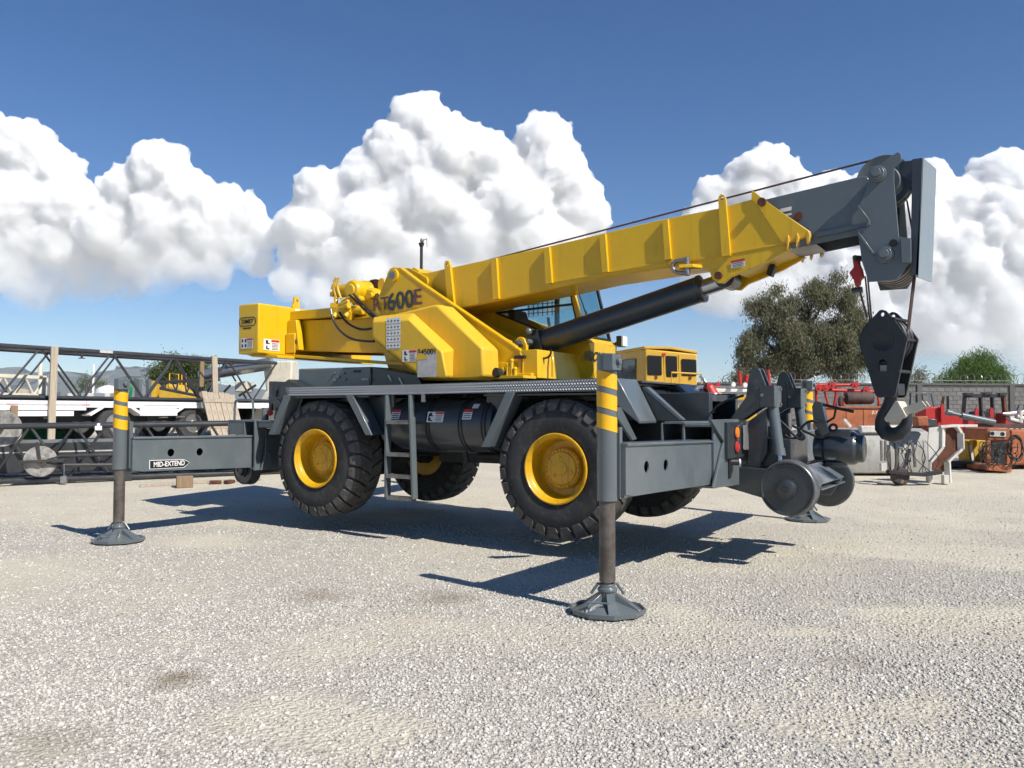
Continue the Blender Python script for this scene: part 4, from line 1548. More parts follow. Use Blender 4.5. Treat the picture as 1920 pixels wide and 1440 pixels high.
w.cyl((-1.62, -.52, 3.18), (-1.62, -.62, 3.18), .05)
w.cyl((-1.44, -.50, 3.22), (-1.44, -.58, 3.22), .05)
w.cyl((-1.50, -.46, 2.98), (-1.50, -.53, 2.98), .05)
w.cyl((-1.72, -.64, 3.19), (-1.72, -.56, 3.12), .03)
w.build('winch_motor', 'yellow', wi, .003)
w = MB()
w.prism('y', rounded([(-1.44, 2.93), (-1.30, 2.93), (-1.28, 3.2), (-1.36, 3.48), (-1.42, 3.5), (-1.47, 3.44), (-1.46, 3.2)], .03), -.36, -.31)
w.prism('y', rounded([(-1.44, 2.93), (-1.30, 2.93), (-1.28, 3.2), (-1.36, 3.48), (-1.42, 3.5), (-1.47, 3.44), (-1.46, 3.2)], .03), .31, .36)
w.build('winch_bracket', 'yellow', wi, .004)
w = MB()
w.cyl((-1.36, -.30, 3.42), (-1.36, .30, 3.42), .055, n=16)
w.build('rope_roller', 'grey', wi)
wi.location.x -= .21
w = MB()
for pts in ([(-2.241,3.509),(-2.293,3.437),(-2.27,3.296),(-2.217,3.2)], [(-2.189,3.504),(-2.229,3.393),(-2.186,3.274),(-2.143,3.195)], [(-2.132,3.156),(-1.957,3.219),(-1.773,3.168)]):
    w.tube([(a + .04, -.66, b) for a, b in pts], .017, 8, 2)
w.build('winch_pipe', 'yellow', wi)
w = MB()
for pts, y0 in (([(-2.206,2.98),(-2.163,2.871),(-2.027,2.712),(-1.801,2.588),(-1.502,2.552),(-1.385,2.547)], -.75), ([(-2.05,2.993),(-1.956,2.874),(-1.803,2.775),(-1.602,2.712),(-1.406,2.731)], -.75), ([(-1.81,3.211),(-1.659,3.103),(-1.509,2.968),(-1.343,2.862)], -.8), ([(-1.73,3.22),(-1.639,3.131),(-1.46,2.986),(-1.314,2.875)], -.8)):
    w.tube([(a, y0, b) for a, b in pts], .017, 8, 2)
w.build('hydraulic_hose', 'hose', wi)
w = MB()
(a, b), (c, d) = [(-2.218,3.042),(-2.196,2.964)]
w.cyl((a, -.75, b), (c, -.75, d), .02)
w.build('hose_fitting', 'steel', wi)

# ---- moulded yellow tank on the side of the upper works
bk = MB()
ofs = [(-1.143,2.861),(-0.846,2.864),(-0.191,2.945),(-0.123,2.94),(0.575,2.363),(0.592,2.012),(0.481,1.976),(-0.118,1.974),(-0.376,1.993),(-1.008,2.443),(-1.159,2.52)]
A = [(x, -.98, z) for x, z in ofs]
Bv = [(x, -.62, z) for x, z in ofs]
bk.hull2(A, Bv)
hyd = bk.build('side_tank', 'yellow_soft', CR, .035, seg=3)
front_f = [(-0.954,2.745),(-0.342,2.743),(0.178,2.315),(0.253,2.016),(0.22,1.978),(-0.142,2.018),(-0.834,2.471),(-0.952,2.545)]
back_f = [(-1.204,2.851),(-0.508,2.864),(0.144,2.362),(0.129,2.009),(0.071,1.977),(-0.389,2.007),(-1.116,2.483),(-1.211,2.566)]
bk = MB()
bk.hull2([(x, -1.27, z) for x, z in front_f], [(x, -.975, z) for x, z in back_f])
bk.build('tank_bulge', 'yellow_soft', hyd, .03, seg=3)
(cx, cz), = [(-0.594,2.575)]
sticker(hyd, (cx, -1.272, cz), (1, 0, 0), (0, 0, 1), .235, .40, 'chart')
(cx, cz), = [(-0.331,2.282)]
sticker(hyd, (cx, -1.272, cz), (1, 0, 0), (0, 0, 1), .23, .145, 'danger')
(cx, cz), = [(-0.051,2.16)]
sticker(hyd, (cx, -1.272, cz), (1, 0, 0), (0, 0, 1), .30, .30, 'grey')
(cx, cz), = [(-0.052,2.318)]
text('345001', 'lettering', 'black', hyd, .10, (cx, -1.274, cz), (1, 0, 0), (0, 0, 1), bold=.001)
(cx, cz), = [(-0.11,2.287)]
v = MB()
v.add([(cx - .13, -1.2765, cz - .06), (cx + .07, -1.2765, cz - .06), (cx + .055, -1.2765, cz - .01), (cx - .06, -1.2765, cz + .02), (cx - .10, -1.2765, cz - .005)], [(0, 1, 2, 3, 4)])
v.build('worn_patch', 'yellow_soft', hyd, smooth=0)
# valves and small fittings in front of the tank
vv = MB()
for k, xx in enumerate((.80, .86, .92, .97)):
    vv.cyl((xx, -.86, 2.01), (xx, -.86, 2.09 + .05 * (k % 3)), .022, n=8)
    vv.sphere((xx, -.86, 2.10 + .05 * (k % 3)), .028, 8, 6)
vv.box((.74, -.92, 1.985), (1.12, -.62, 2.02))
vv.bar((.72, -.88, 2.06), (.80, -.88, 2.02), .03, .08)
vv.build('valve_bank', 'yellow', CR, .003)
vv = MB()
vv.cyl((.78, -.80, 2.04), (.74, -.95, 2.06), .06, n=14)
vv.box((.80, -.62, 2.24), (.94, -.57, 2.28))
vv.box((.86, -.62, 2.38), (.90, -.57, 2.42))
vv.build('rubber_buffer', 'hose', CR)

# ---- boom, yellow base section
sl_ = Vector((3.363 + .433, 0, 3.946 - 3.602)).normalized()
boom_pts = [(-1.274,3.536),(-0.815,3.495),(-0.269,3.541),(1.136,3.655),(2.631,3.804),(3.307,3.845),(3.676,3.895),(3.677,4.007),(3.786,3.892),(4.288,3.473),(4.298,3.421),(4.018,3.356),(3.025,3.27),(2.693,3.253),(1.841,3.204),(1.152,3.124),(-0.267,2.971),(-0.812,2.919)]
bb = MB()
bb.prism('y', boom_pts, -.33, -.318)
bb.prism('y', boom_pts, .318, .33)
top = [boom_pts[i] for i in (1, 2, 3, 4, 5, 6)]
bot = [boom_pts[i] for i in (17, 16, 15, 14, 13, 12, 11)]
for ch in (top, bot):
    for a, b in zip(ch[:-1], ch[1:]):
        bb.hull2([(a[0], -.3175, a[1] - .012), (a[0], .3175, a[1] - .012), (a[0], .3175, a[1] + .004), (a[0], -.3175, a[1] + .004)],
                 [(b[0], -.3175, b[1] - .012), (b[0], .3175, b[1] - .012), (b[0], .3175, b[1] + .004), (b[0], -.3175, b[1] + .004)])
boom = bb.build('boom_base', 'yellow', CR, .004)
# weld ledge along the lower edge
e = MB()
lw = [(2.695,3.283),(3.262,3.318),(4.047,3.381)]
for a, b in zip(lw[:-1], lw[1:]):
    e.bar((a[0], -.335, a[1]), (b[0], -.335, b[1]), .012, .016)
lw = [(1.154,3.196),(1.879,3.252),(2.76,3.313)]
for a, b in zip(lw[:-1], lw[1:]):
    e.bar((a[0], -.335, a[1]), (b[0], -.335, b[1]), .010, .016)
e.build('weld_ledge', 'yellow', boom)
# stiffeners
for tl, tr, br, bl in (((921, 486), (932, 484), (936, 562), (925, 564)), ((1020, 465), (1031, 462), (1035, 533), (1023, 536)), ((1124, 440), (1136, 438), (1141, 511), (1130, 513)), ((1242, 412), (1253, 410), (1259, 487), (1247, 489))):
    pass
for q in ([(0.278,3.574),(0.37,3.579),(0.405,3.048),(0.313,3.04)], [(1.077,3.636),(1.162,3.64),(1.199,3.183),(1.107,3.177)], [(1.85,3.708),(1.935,3.718),(1.969,3.253),(1.891,3.247)], [(2.656,3.789),(2.728,3.792),(2.764,3.328),(2.686,3.323)]):
    s = MB()
    s.prism('y', q, -.375, -.331)
    s.build('stiffener', 'yellow', boom, .003)
for q in ([(3.318,3.95),(3.342,3.989),(3.378,3.984),(3.402,3.939),(3.451,3.301),(3.355,3.298)], [(-0.48,3.569),(-0.462,3.625),(-0.408,3.62),(-0.381,3.56),(-0.307,2.992),(-0.423,2.978)]):
    s = MB()
    cx = (q[1][0] + q[2][0]) / 2
    holed(s, 'y', q, [((cx, q[0][1] - .005), .022)], -.375, -.331)
    s.build('lug_stiffener', 'yellow', boom, .003)
    s = MB()
    s.prism('y', q, .331, .375)
    s.build('lug_stiffener', 'yellow', boom, .003)
# nose gusset, pin and the row of teeth
s = MB()
s.prism('y', [(3.683,4.001),(3.791,3.893),(4.292,3.463),(4.303,3.428),(4.023,3.369),(3.99,3.401),(3.745,3.818),(3.682,3.89)], -.352, -.331)
s.build('nose_gusset', 'yellow', boom, .003)
s = MB()
a, b = [(3.799,3.843)][0]
s.cyl((a, -.39, b), (a, .36, b), .045, n=18)
s.build('nose_pin', 'rust', boom)
for pts, y0 in (([(4.054,3.41),(4.077,3.453),(4.087,3.412),(4.081,3.333),(4.064,3.289)], -.40), ([(4.153,3.416),(4.17,3.464),(4.186,3.417),(4.174,3.345),(4.157,3.308)], -.40), ([(4.256,3.432),(4.284,3.474),(4.299,3.427),(4.293,3.36),(4.266,3.33)], -.40)):
    s = MB()
    s.prism('y', pts, y0, y0 + .075)
    s.prism('y', [(x - .02, z - .02) for x, z in pts], .31, .39)
    s.build('wear_tooth', 'cab_yellow', boom, .006)
# cylinder bracket under the nose
br_pts = [(3.014,3.276),(4.01,3.362),(4.099,3.318),(3.839,3.196),(3.441,3.069),(3.357,3.005),(3.29,3.016),(3.23,3.063),(3.2,3.15),(3.126,3.211)]
for y0, y1 in ((-.332, -.28), (.28, .332)):
    s = MB()
    s.prism('y', br_pts, y0, y1)
    s.build('cylinder_bracket', 'yellow', boom, .005)
s = MB()
u_ = [(3.933,3.41),(3.457,3.23)]
s.hull2([(u_[0][0] + .1, -.28, u_[0][1] - .09), (u_[0][0] + .1, .28, u_[0][1] - .09), (u_[0][0] + .1, .28, u_[0][1] - .05), (u_[0][0] + .1, -.28, u_[0][1] - .05)],
        [(u_[1][0], -.28, u_[1][1] - .1), (u_[1][0], .28, u_[1][1] - .1), (u_[1][0], .28, u_[1][1] - .06), (u_[1][0], -.28, u_[1][1] - .06)])
s.build('bracket_web', 'yellow', boom)
a, b = [(3.307,3.094)][0]
s = MB()
s.cyl((a, -.37, b), (a, .37, b), .042, n=18)
s.build('bracket_pin', 'rust', boom)
RODPIN = (a, b)
(a, b), = [(3.525,3.209)]
sticker(boom, (a, -.338, b), (1, 0, .09), (0, 0, 1), .155, .085, 'header')
for u_, in ((([(3.756,3.182)][0]),), (([(3.781,3.166)][0]),)):
    s = MB()
    s.cbox((u_[0], -.25 if u_[0] < 3.75 else .1, u_[1]), (.04, .10, .13), 0, 0, .35)
    s.build('boom_lamp', 'hose', boom, .004)
# shackle
s = MB()
sh = [(2.977,3.285),(2.87,3.295),(2.807,3.259),(2.806,3.198),(2.857,3.151),(2.983,3.14)]
s.tube([(x, -.44, z) for x, z in sh], .024, 10, 2)
a, b = [(2.978,3.315)][0]
c, d = [(2.983,3.11)][0]
s.cyl((a, -.44, b), (c, -.44, d), .032, n=12)
s.build('shackle', 'steel', boom)
s = MB()
a, b = [(2.983,3.212)][0]
s.prism('z', [(a - .08, -.50), (a + .08, -.46), (a + .14, -.34), (a - .12, -.34)], b - .02, b + .02)
s.build('shackle_pad', 'yellow', boom, .006)
# model lettering on the side plate
(a, b), (c, d), (e_, f_) = [(-1.434,3.076),(-1.077,3.095),(-0.732,3.121)]
xd = (1, 0, .055)
text('RT', 'lettering', 'purple', base, .25, (a - .0, -.575, b), xd, (0, 0, 1), bold=.003, sx=1.0)
text('600', 'lettering', 'grey_dark', base, .33, (c, -.577, d), xd, (0, 0, 1), bold=.007, sx=.96)
text('E', 'lettering', 'purple', base, .30, (e_ - .045, -.575, f_), xd, (0, 0, 1), bold=.004, sx=1.0)

# ---- grey inner boom section and boom head
ib = MB()
ip = [(3.602,3.868),(4.783,3.994),(4.834,3.986),(4.859,3.944),(4.837,3.405),(4.33,3.351),(4.111,3.324),(3.597,3.296)]
ib.prism('y', ip, -.26, -.25)
ib.prism('y', ip, .25, .26)
for i, j in ((0, 1), (5, 7)):
    a, b = ip[i], ip[j]
    ib.hull2([(a[0], -.2495, a[1] - .006), (a[0], .2495, a[1] - .006), (a[0], .2495, a[1] + .006), (a[0], -.2495, a[1] + .006)],
             [(b[0], -.2495, b[1] - .006), (b[0], .2495, b[1] - .006), (b[0], .2495, b[1] + .006), (b[0], -.2495, b[1] + .006)])
inner = ib.build('boom_inner', 'grey', CR, .004)
s = MB()
for q in ([(4.333,3.462),(4.83,3.508),(4.834,3.464),(4.338,3.411)], ):
    s.prism('y', q, -.30, -.261)
s.build('inner_ledge', 'grey', inner, .003)
s = MB()
a, b = [(4.154,3.661)][0]
s.lathe((a, -.261, b), (0, -1, 0), [(0, .045), (.012, .045), (.012, .018)], 20)
s.build('wear_plug', 'rust', inner)
s = MB()
s.prism('y', [(3.959,3.767),(4.083,3.779),(4.082,3.739),(3.959,3.726)], -.2635, -.2612)
s.prism('y', [(3.959,3.698),(4.082,3.71),(4.082,3.688),(3.958,3.674)], -.2635, -.2612)
s.build('index_mark', 'white', inner, smooth=0)
hd_pts = [(4.883,4.008),(5.136,4.161),(5.17,4.139),(5.174,4.064),(5.105,4.006),(5.103,3.877),(5.139,3.313),(5.249,3.285),(5.246,3.048),(5.208,3.025),(5.119,2.89),(4.854,2.891),(4.796,3.097),(4.755,3.438),(4.866,3.452),(4.877,3.505),(4.778,3.67),(4.856,3.876)]
for y0, y1 in ((-.36, -.335), (.335, .36)):
    s = MB()
    s.prism('y', hd_pts, y0, y1)
    s.build('head_plate', 'grey', inner, .004)
s = MB()
for y in (-.33, -.165):
    pass
sc1 = [(5.011,3.944)][0]
sc2 = [(5.021,3.127)][0]
nose_c = [(4.956,3.98)][0]
def sheave(c, r, y, parent, mat='grey'):
    s = MB()
    s.lathe((c[0], y, c[1]), (0, 1, 0), [(-.03, .05), (-.03, r * .55), (-.012, r * .6), (-.012, r * .82), (-.03, r), (-.018, r), (0, r * .93), (.018, r), (.03, r), (.012, r * .82), (.012, r * .6), (.03, r * .55), (.03, .05)], 40)
    return s.build('sheave', mat, parent)
for y in (.02, .13):
    sheave(nose_c, .272, y, inner)
for y in (-.24, -.12, 0, .12, .24):
    sheave(sc2, .235, y, inner, 'steel')
pins = [(4.951,3.966),(5.014,3.147)]
for a, b in pins:
    s = MB()
    s.cyl((a, -.48, b), (a, .42, b), .045, n=16)
    s.lathe((a, -.36, b), (0, -1, 0), [(0, .085), (.03, .085), (.03, .068), (.07, .068), (.07, .045)], 20)
    s.build('head_pin', 'grey', inner, .003)
# head cross-box, ribs, guard
s = MB()
s.box((hd_pts[13][0] + .05, -.33, hd_pts[13][1] - .25), (hd_pts[13][0] + .07, .33, hd_pts[13][1] - .02))
for q in ([(4.775,3.403),(4.917,3.172),(4.902,3.157),(4.765,3.377)], [(4.778,3.669),(4.882,3.504),(4.876,3.456),(4.861,3.458),(4.862,3.501),(4.768,3.654)]):
    s.prism('y', q, -.41, -.361)
s.prism('y', [(5.162,3.294),(5.253,3.279),(5.25,3.043),(5.169,3.045)], -.42, -.361)
s.build('head_rib', 'grey', inner, .003)
s = MB()
a, b = [(5.089,3.256)][0]
s.cyl((a, -.366, b), (a, -.36, b), .04, n=18)
s.build('grease_hole', 'black', inner)
gA = [(5.347,4.091),(5.366,4.082),(5.297,2.906),(5.269,2.919)]
gB = [(5.372,4.115),(5.392,4.101),(5.335,2.926),(5.306,2.935)]
s = MB()
s.hull2([(x, -.27, z) for x, z in gA], [(x + .03, .27, z) for x, z in gB])
s.build('head_guard', 'guard_grey', inner, .004)
s = MB()
s.hull2([(gA[0][0] - .09, -.27, gA[0][1]), (gA[0][0], -.27, gA[0][1]), (gA[2][0], -.27, gA[2][1] + .03), (gA[2][0] - .07, -.27, gA[2][1] + .03)], [(gA[0][0] - .09, -.25, gA[0][1]), (gA[0][0], -.25, gA[0][1]), (gA[2][0], -.25, gA[2][1] + .03), (gA[2][0] - .07, -.25, gA[2][1] + .03)])
s.build('guard_flange', 'grey_dark', inner)
s = MB()
s.prism('y', [(5.141,4.1),(5.359,4.091),(5.336,3.833),(5.302,3.827),(5.197,3.907),(5.13,3.988)], -.22, -.19)
s.prism('y', [(5.141,4.1),(5.359,4.091),(5.336,3.833),(5.302,3.827),(5.197,3.907),(5.13,3.988)], .19, .22)
s.prism('y', [(5.228,3.317),(5.314,3.313),(5.301,3.037),(5.224,3.066)], -.24, -.21)
s.prism('y', [(5.228,3.317),(5.314,3.313),(5.301,3.037),(5.224,3.066)], .19, .22)
s.build('guard_arm', 'grey_dark', inner, .004)
# red rope socket
s = MB()
rs = [(4.668,3.202),(4.704,3.215),(4.73,3.179),(4.729,3.123),(4.754,3.065),(4.769,2.98),(4.738,2.961),(4.732,2.9),(4.695,2.875),(4.68,2.955),(4.634,3.031),(4.682,3.083)]
s.prism('y', rounded(rs, .02), -.17, -.05)
s.build('rope_socket', 'red', inner, .012)
s = MB()
a, b = [(4.699,3.171)][0]
s.cyl((a, -.2, b), (a + .1, -.1, b), .03, n=10)
a, b = [(4.705,2.847)][0]
s.cyl((a - .05, -.11, b), (a + .05, -.11, b + .01), .03, n=10)
s.build('socket_clip', 'grey_dark', inner)

# ---- boom lift cylinder
P0 = Vector((cp[0], 0, cp[1]))
P1 = Vector((RODPIN[0], 0, RODPIN[1]))
dv = (P1 - P0).normalized()
L = (P1 - P0).length
lc = thing('lift_cylinder', P0, None, None)
attach(lc, CR)
s = MB()
s.lathe(P0, dv, [(-.09, 0), (-.09, .10), (.16, .12), (.17, .152), (.20, .155), (L - .36, .155), (L - .35, .165), (L - .31, .165), (L - .305, .12), (L - .305, 0)], 40)
s.cbox(P0 + dv * .12, (.16, .34, .30), 0, 0, -math.atan2(dv.z, dv.x))
s.build('barrel', 'grey_dark', lc, .004)
s = MB()
s.cyl(P0 + dv * (L - .32), P1 - dv * .02, .098, n=28)
s.build('rod', 'chrome', lc)
s = MB()
s.lathe(P1 - Vector((0, .14, 0)), (0, 1, 0), [(0, .06), (0, .11), (.28, .11), (.28, .06)], 24)
s.build('rod_eye', 'grey_dark', lc)
s = MB()
s.sphere((P0.x + .06, -.22, P0.z + .16), .05, 10, 8)
s.cyl((P0.x + .10, -.24, P0.z + .02), (P0.x + .10, -.34, P0.z + .02), .035, n=10)
s.build('cylinder_valve', 'grey', lc, .003)

# ---- ropes
def rope(pts, r=.0095, n=6):
    s = MB()
    s.tube(pts, r, n)
    return s.build('hoist_rope', 'rope', CR)
top_r = (nose_c[0] - .02, .07, nose_c[1] + .272)
rope([(-1.62, .05, 3.43), (-1.36, .05, 3.50), top_r], .011)
HB = {}
hb_top = [(4.809,2.544),(5.18,2.348)]
for dy in (-.09, .0):
    rope([([(4.788,2.942)][0][0] + dy * .1, dy, [(4.788,2.992)][0][1]), (hb_top[0][0] + .02 + dy * .1, dy * .6, hb_top[0][1] - .12)])
rope([([(4.721,2.873)][0][0], -.1, [(4.721,2.873)][0][1]), (hb_top[0][0] - .02, -.08, hb_top[0][1] + .02)], .011)
for dy in (-.065, 0, .065):
    rope([(sc2[0] + .235, dy, sc2[1] + .05), (hb_top[1][0] - .03, dy, hb_top[1][1] - .05)], .0085)
rope([(nose_c[0] + .265, .02, nose_c[1] + .02), (sc2[0] + .25, .02, sc2[1] + .0)])
rope([(nose_c[0] + .2, .13, nose_c[1] - .2), (sc2[0] + .22, .12, sc2[1] + .05)])

# ---- wind sensor mast
s = MB()
(a, b), (c, d) = [(-1.338,3.649),(-1.34,4.011)]
s.cyl((a, .2, b - .1), (a, .2, d), .022, n=10)
s.cyl((a, .2, d), (a, .2, d + .05), .03, .045, n=10)
ms = s.build('sensor_mast', 'hose', boom)
s = MB()
s.sphere((a + .01, .2, d + .085), .032, 10, 7)
s.bar((a, .2, d + .085), (a + .10, .2, d + .10), .012)
s.bar((a + .10, .2, d + .11), (a + .105, .2, d - .02), .008)
s.build('wind_sensor', 'steel', ms)
s = MB()
s.prism('y', [(-1.406,3.601),(-1.227,3.647),(-1.139,3.585),(-1.158,3.486),(-1.375,3.505)], -.1, .3)
s.build('mast_foot', 'yellow', boom, .006)
s = MB()
s.prism('y', rounded([(-1.227,3.598),(-1.092,3.586),(-0.779,3.424),(-0.769,3.357),(-0.853,3.231),(-1.043,3.394)], .03), -.37, -.331)
s.build('pivot_doubler', 'yellow', boom, .004)

# ---- operator cab
cab = thing('operator_cab', (.5, .85, 2.0), None, None)
attach(cab, CR)
NY, FY = .44, 1.28
def cab_ring(y):
    return [(-.42, y, 2.02), (1.10, y, 2.03), (1.28, y, 2.50), (1.22, y, 2.56), (.98, y, 3.42), (-.42, y, 3.42)]
s = MB()
# lower body
vsh = [(-.42, NY, 2.50), (1.30, NY, 2.50), (1.30, FY, 2.50), (-.42, FY, 2.50), (-.42, NY, 2.03), (.95, NY, 2.03), (1.24, NY + .27, 2.03), (1.24, FY, 2.03), (-.42, FY, 2.03)]
s.add(vsh, [(0, 4, 5, 1), (1, 5, 6), (1, 6, 7, 2), (2, 7, 8, 3), (3, 8, 4, 0), (8, 7, 6, 5, 4), (0, 1, 2, 3)])
upp = [(-.42, 2.501), (1.298, 2.501), (1.22, 2.57), (.62, 2.66), (-.18, 2.98), (-.42, 3.0)]
s.prism('y', upp, NY, NY + .03)
s.prism('y', upp, FY - .03, FY)
s.hull2([(1.298, NY + .031, 2.501), (1.298, FY - .031, 2.501), (1.27, FY - .031, 2.501), (1.27, NY + .031, 2.501)], [(1.22, NY + .031, 2.57), (1.22, FY - .031, 2.57), (1.19, FY - .031, 2.57), (1.19, NY + .031, 2.57)])
s.box((-.42, NY + .031, 2.502), (-.39, FY - .031, 3.42))
s.box((-.44, NY - .01, 3.42), (1.02, FY + .01, 3.47))
s.build('cab_shell', 'yellow', cab, .012)
s = MB()
s.bar((1.20, NY + .03, 2.57), (.98, NY + .03, 3.42), .055, .07, up=(0, 1, 0))
s.bar((-.40, NY + .03, 2.98), (-.40, NY + .03, 3.42), .055, .05, up=(0, 1, 0))
s.build('cab_pillar', 'yellow', cab, .008)
s = MB()
s.bar((1.20, FY - .03, 2.57), (.98, FY - .03, 3.42), .04, .04, up=(0, 1, 0))
s.bar((.35, FY - .03, 2.6), (.35, FY - .03, 3.42), .05, .07, up=(0, 1, 0))
s.bar((1.215, NY + .07, 2.58), (.995, NY + .07, 3.40), .02, .03, up=(0, 1, 0))
s.bar((1.215, NY + .07, 2.585), (1.215, FY - .07, 2.585), .02, .03)
s.build('screen_frame', 'hose', cab, .004)
wp = [(-.17, 2.99), (.62, 2.68), (1.14, 2.60), (.95, 3.38), (-.17, 3.38)]
s = MB()
holed(s, 'y', rounded([(wp[0][0] - .02, wp[0][1] - .02), (wp[1][0], wp[1][1] - .025), (wp[2][0] + .02, wp[2][1] - .02), (wp[3][0] + .02, wp[3][1] + .02), (wp[4][0] - .02, wp[4][1] + .02)], .04), [rounded(wp, .05)], NY - .006, NY + .034)
s.bar((-.16, NY + .004, 2.98), (1.05, NY + .004, 3.02), .014, .03)
s.build('window_seal', 'hose', cab)
s = MB()
s.prism('y', wp, NY + .010, NY + .014)
s.build('side_glass', 'glass', cab, smooth=0)
s = MB()
s.prism('y', wp, FY - .018, FY - .014)
s.build('side_glass', 'glass', cab, smooth=0)
s = MB()
s.hull2([(1.205, NY + .06, 2.58), (1.205, FY - .06, 2.58), (1.20, FY - .06, 2.58), (1.20, NY + .06, 2.58)], [(.985, NY + .06, 3.40), (.985, FY - .06, 3.40), (.98, FY - .06, 3.40), (.98, NY + .06, 3.40)])
s.build('windscreen', 'glass', cab, smooth=0)
s = MB()
s.tube([(1.24, .75, 2.58), (1.17, .70, 2.75), (1.10, .62, 3.05), (1.06, .58, 3.2)], .009, 6)
s.tube([(1.22, .8, 2.58), (1.13, .66, 2.95)], .007, 6)
s.build('wiper', 'hose', cab)
s = MB()
s.box((.05, .62, 2.06), (.50, 1.08, 2.48))
s.hull2([(.0, .62, 2.48), (.12, .62, 2.48), (.12, 1.08, 2.48), (.0, 1.08, 2.48)], [(-.14, .65, 3.05), (-.04, .65, 3.05), (-.04, 1.05, 3.05), (-.14, 1.05, 3.05)])
s.box((.55, .52, 2.4), (.68, .60, 2.70))
s.box((.55, 1.08, 2.4), (.68, 1.16, 2.72))
s.box((.94, .62, 2.1), (1.08, 1.1, 2.66))
s.build('seat', 'hose', cab, .03)
s = MB()
s.torus((.86, .85, 2.80), (-.5, 0, .87), .18, .016, 28, 8)
s.bar((.86, .85, 2.80), (1.0, .85, 2.6), .04)
s.bar((.80, .70, 2.72), (.92, 1.0, 2.88), .02)
s.cyl((.62, .56, 2.75), (.60, .56, 2.88), .02)
s.build('steering_wheel', 'hose', cab)
s = MB()
for k in range(6):
    s.bar((-.12 + k * .08, FY - .05, 3.0), (-.12 + k * .08, FY - .05, 3.35), .010)
for k in range(3):
    s.bar((-.14, FY - .05, 3.05 + k * .13), (.32, FY - .05, 3.05 + k * .13), .010)
s.build('window_guard', 'hose', cab)
(a, b), = [(1.38,2.569)]
s = MB()
s.bar((1.26, FY - .05, 2.52), (a - .04, FY + .02, b), .04)
s.build('lamp_bracket', 'hose', cab)
s = MB()
s.cbox((a - .03, FY + .02, b), (.08, .15, .15))
s.build('headlamp', 'hose', cab, .006)
s = MB()
s.cbox((a + .02, FY + .02, b), (.03, .14, .14))
s.build('headlamp_glass', 'lamp', cab, .006)
(ty, tzz), = [(0.312,2.315)]
text('GROVE', 'lettering', 'black', cab, .175, (1.283, ty, tzz), (0, 1, 0), (.127, 0, .99), shear=.25, bold=.005, sx=1.05, align='LEFT')
s = MB()
s.box((-.3, .5, 1.93), (1.0, 1.2, 2.018))
s.build('cab_mount', 'dark', cab)

# ---- hook block, hanging on its ropes
hb = thing('hook_block', (5.02, 0, 1.27), 'black hook block with its big hook hanging on ropes below the boom head', 'hook block')
hp = [(4.947,2.622),(4.973,2.631),(5.007,2.618),(5.081,2.537),(5.225,2.325),(5.21,2.277),(5.095,1.755),(5.07,1.733),(4.921,1.735),(4.896,1.757),(4.74,2.298),(4.745,2.342),(4.855,2.529)]
hole_t = [(4.977,2.581)][0]
slots = [[(4.935,2.088),(4.946,2.115),(4.971,2.125),(5.001,2.113),(5.015,2.085),(5.014,1.999),(4.934,2.001)], [(4.933,1.881),(4.938,1.924),(4.969,1.951),(5.004,1.945),(5.013,1.912),(5.012,1.858),(4.983,1.875),(4.952,1.859),(4.932,1.849)]]
for y0 in (-.15, .12):
    s = MB()
    holed(s, 'y', rounded(hp, .03), [(hole_t, .022), slots[0]] if y0 < 0 else [(hole_t, .022)], y0, y0 + .03)
    s.build('cheek_plate', 'block_black', hb, .004)
sc3 = [(4.954,2.325)][0]
for y in (-.08, 0, .08):
    s = MB()
    s.lathe((sc3[0], y, sc3[1]), (0, 1, 0), [(-.03, .05), (-.03, .12), (-.01, .13), (-.01, .19), (-.03, .235), (0, .22), (.03, .235), (.01, .19), (.01, .13), (.03, .12), (.03, .05)], 32)
    s.build('sheave', 'block_black', hb)
s = MB()
ca, cb = [(4.971,2.313)][0]
s.lathe((ca, -.151, cb), (0, -1, 0), [(0, .115), (.006, .115), (.006, .095), (.003, .09), (.003, 0)], 32)
for k in range(12):
    t = 2 * math.pi * k / 12
    s.cbox((ca + math.cos(t) * .097, -.157, cb + math.sin(t) * .097), (.022, .006, .012), 0, 0, -t)
s.build('axle_cap', 'block_black', hb)
s = MB()
for u_ in ([(5.189,2.314)][0], [(5.13,1.996)][0], [(5.093,2.527)][0], [(4.843,2.003)][0]):
    s.cyl((u_[0], -.16, u_[1]), (u_[0], .16, u_[1]), .018, n=10)
s.build('tie_bolt', 'block_black', hb)
s = MB()
a, b = [(4.97,2.012)][0]
s.box((a - .05, -.11, b - .05), (a + .05, -.10, b + .05))
s.build('load_plate', 'sticker', hb)
s = MB()
a, b = [(5.002,1.736)][0]
s.box((a - .12, -.09, b + .02), (a + .10, .09, b + .14))
s.build('swivel', 'block_black', hb, .01)
hk = [(4.998,1.774),(4.987,1.698),(4.96,1.627),(4.924,1.561),(4.903,1.489),(4.902,1.423),(4.942,1.369),(5.007,1.348),(5.077,1.371),(5.128,1.426),(5.153,1.491),(5.169,1.545),(5.179,1.594)]
s = MB()
s.tube([(x, 0, z) for x, z in hk], [.062, .062, .064, .068, .073, .077, .079, .079, .074, .064, .050, .036, .018], 16)
ho = s.build('hook', 'block_black', hb)
s = MB()
s.prism('y', rounded([(5.071,1.696),(5.096,1.696),(5.177,1.545),(5.153,1.524),(4.979,1.479),(4.954,1.517)], .015), -.09, .09)
s.build('safety_latch', 'cream', hb, .004)
s = MB()
s.prism('y', [(5.14,1.632),(5.317,1.696),(5.355,1.642),(5.159,1.55)], -.06, -.04)
s.prism('y', [(5.14,1.632),(5.317,1.696),(5.355,1.642),(5.159,1.55)], .04, .06)
s.build('latch_arm', 'cream', hb)

hb.rotation_euler.z = -.24

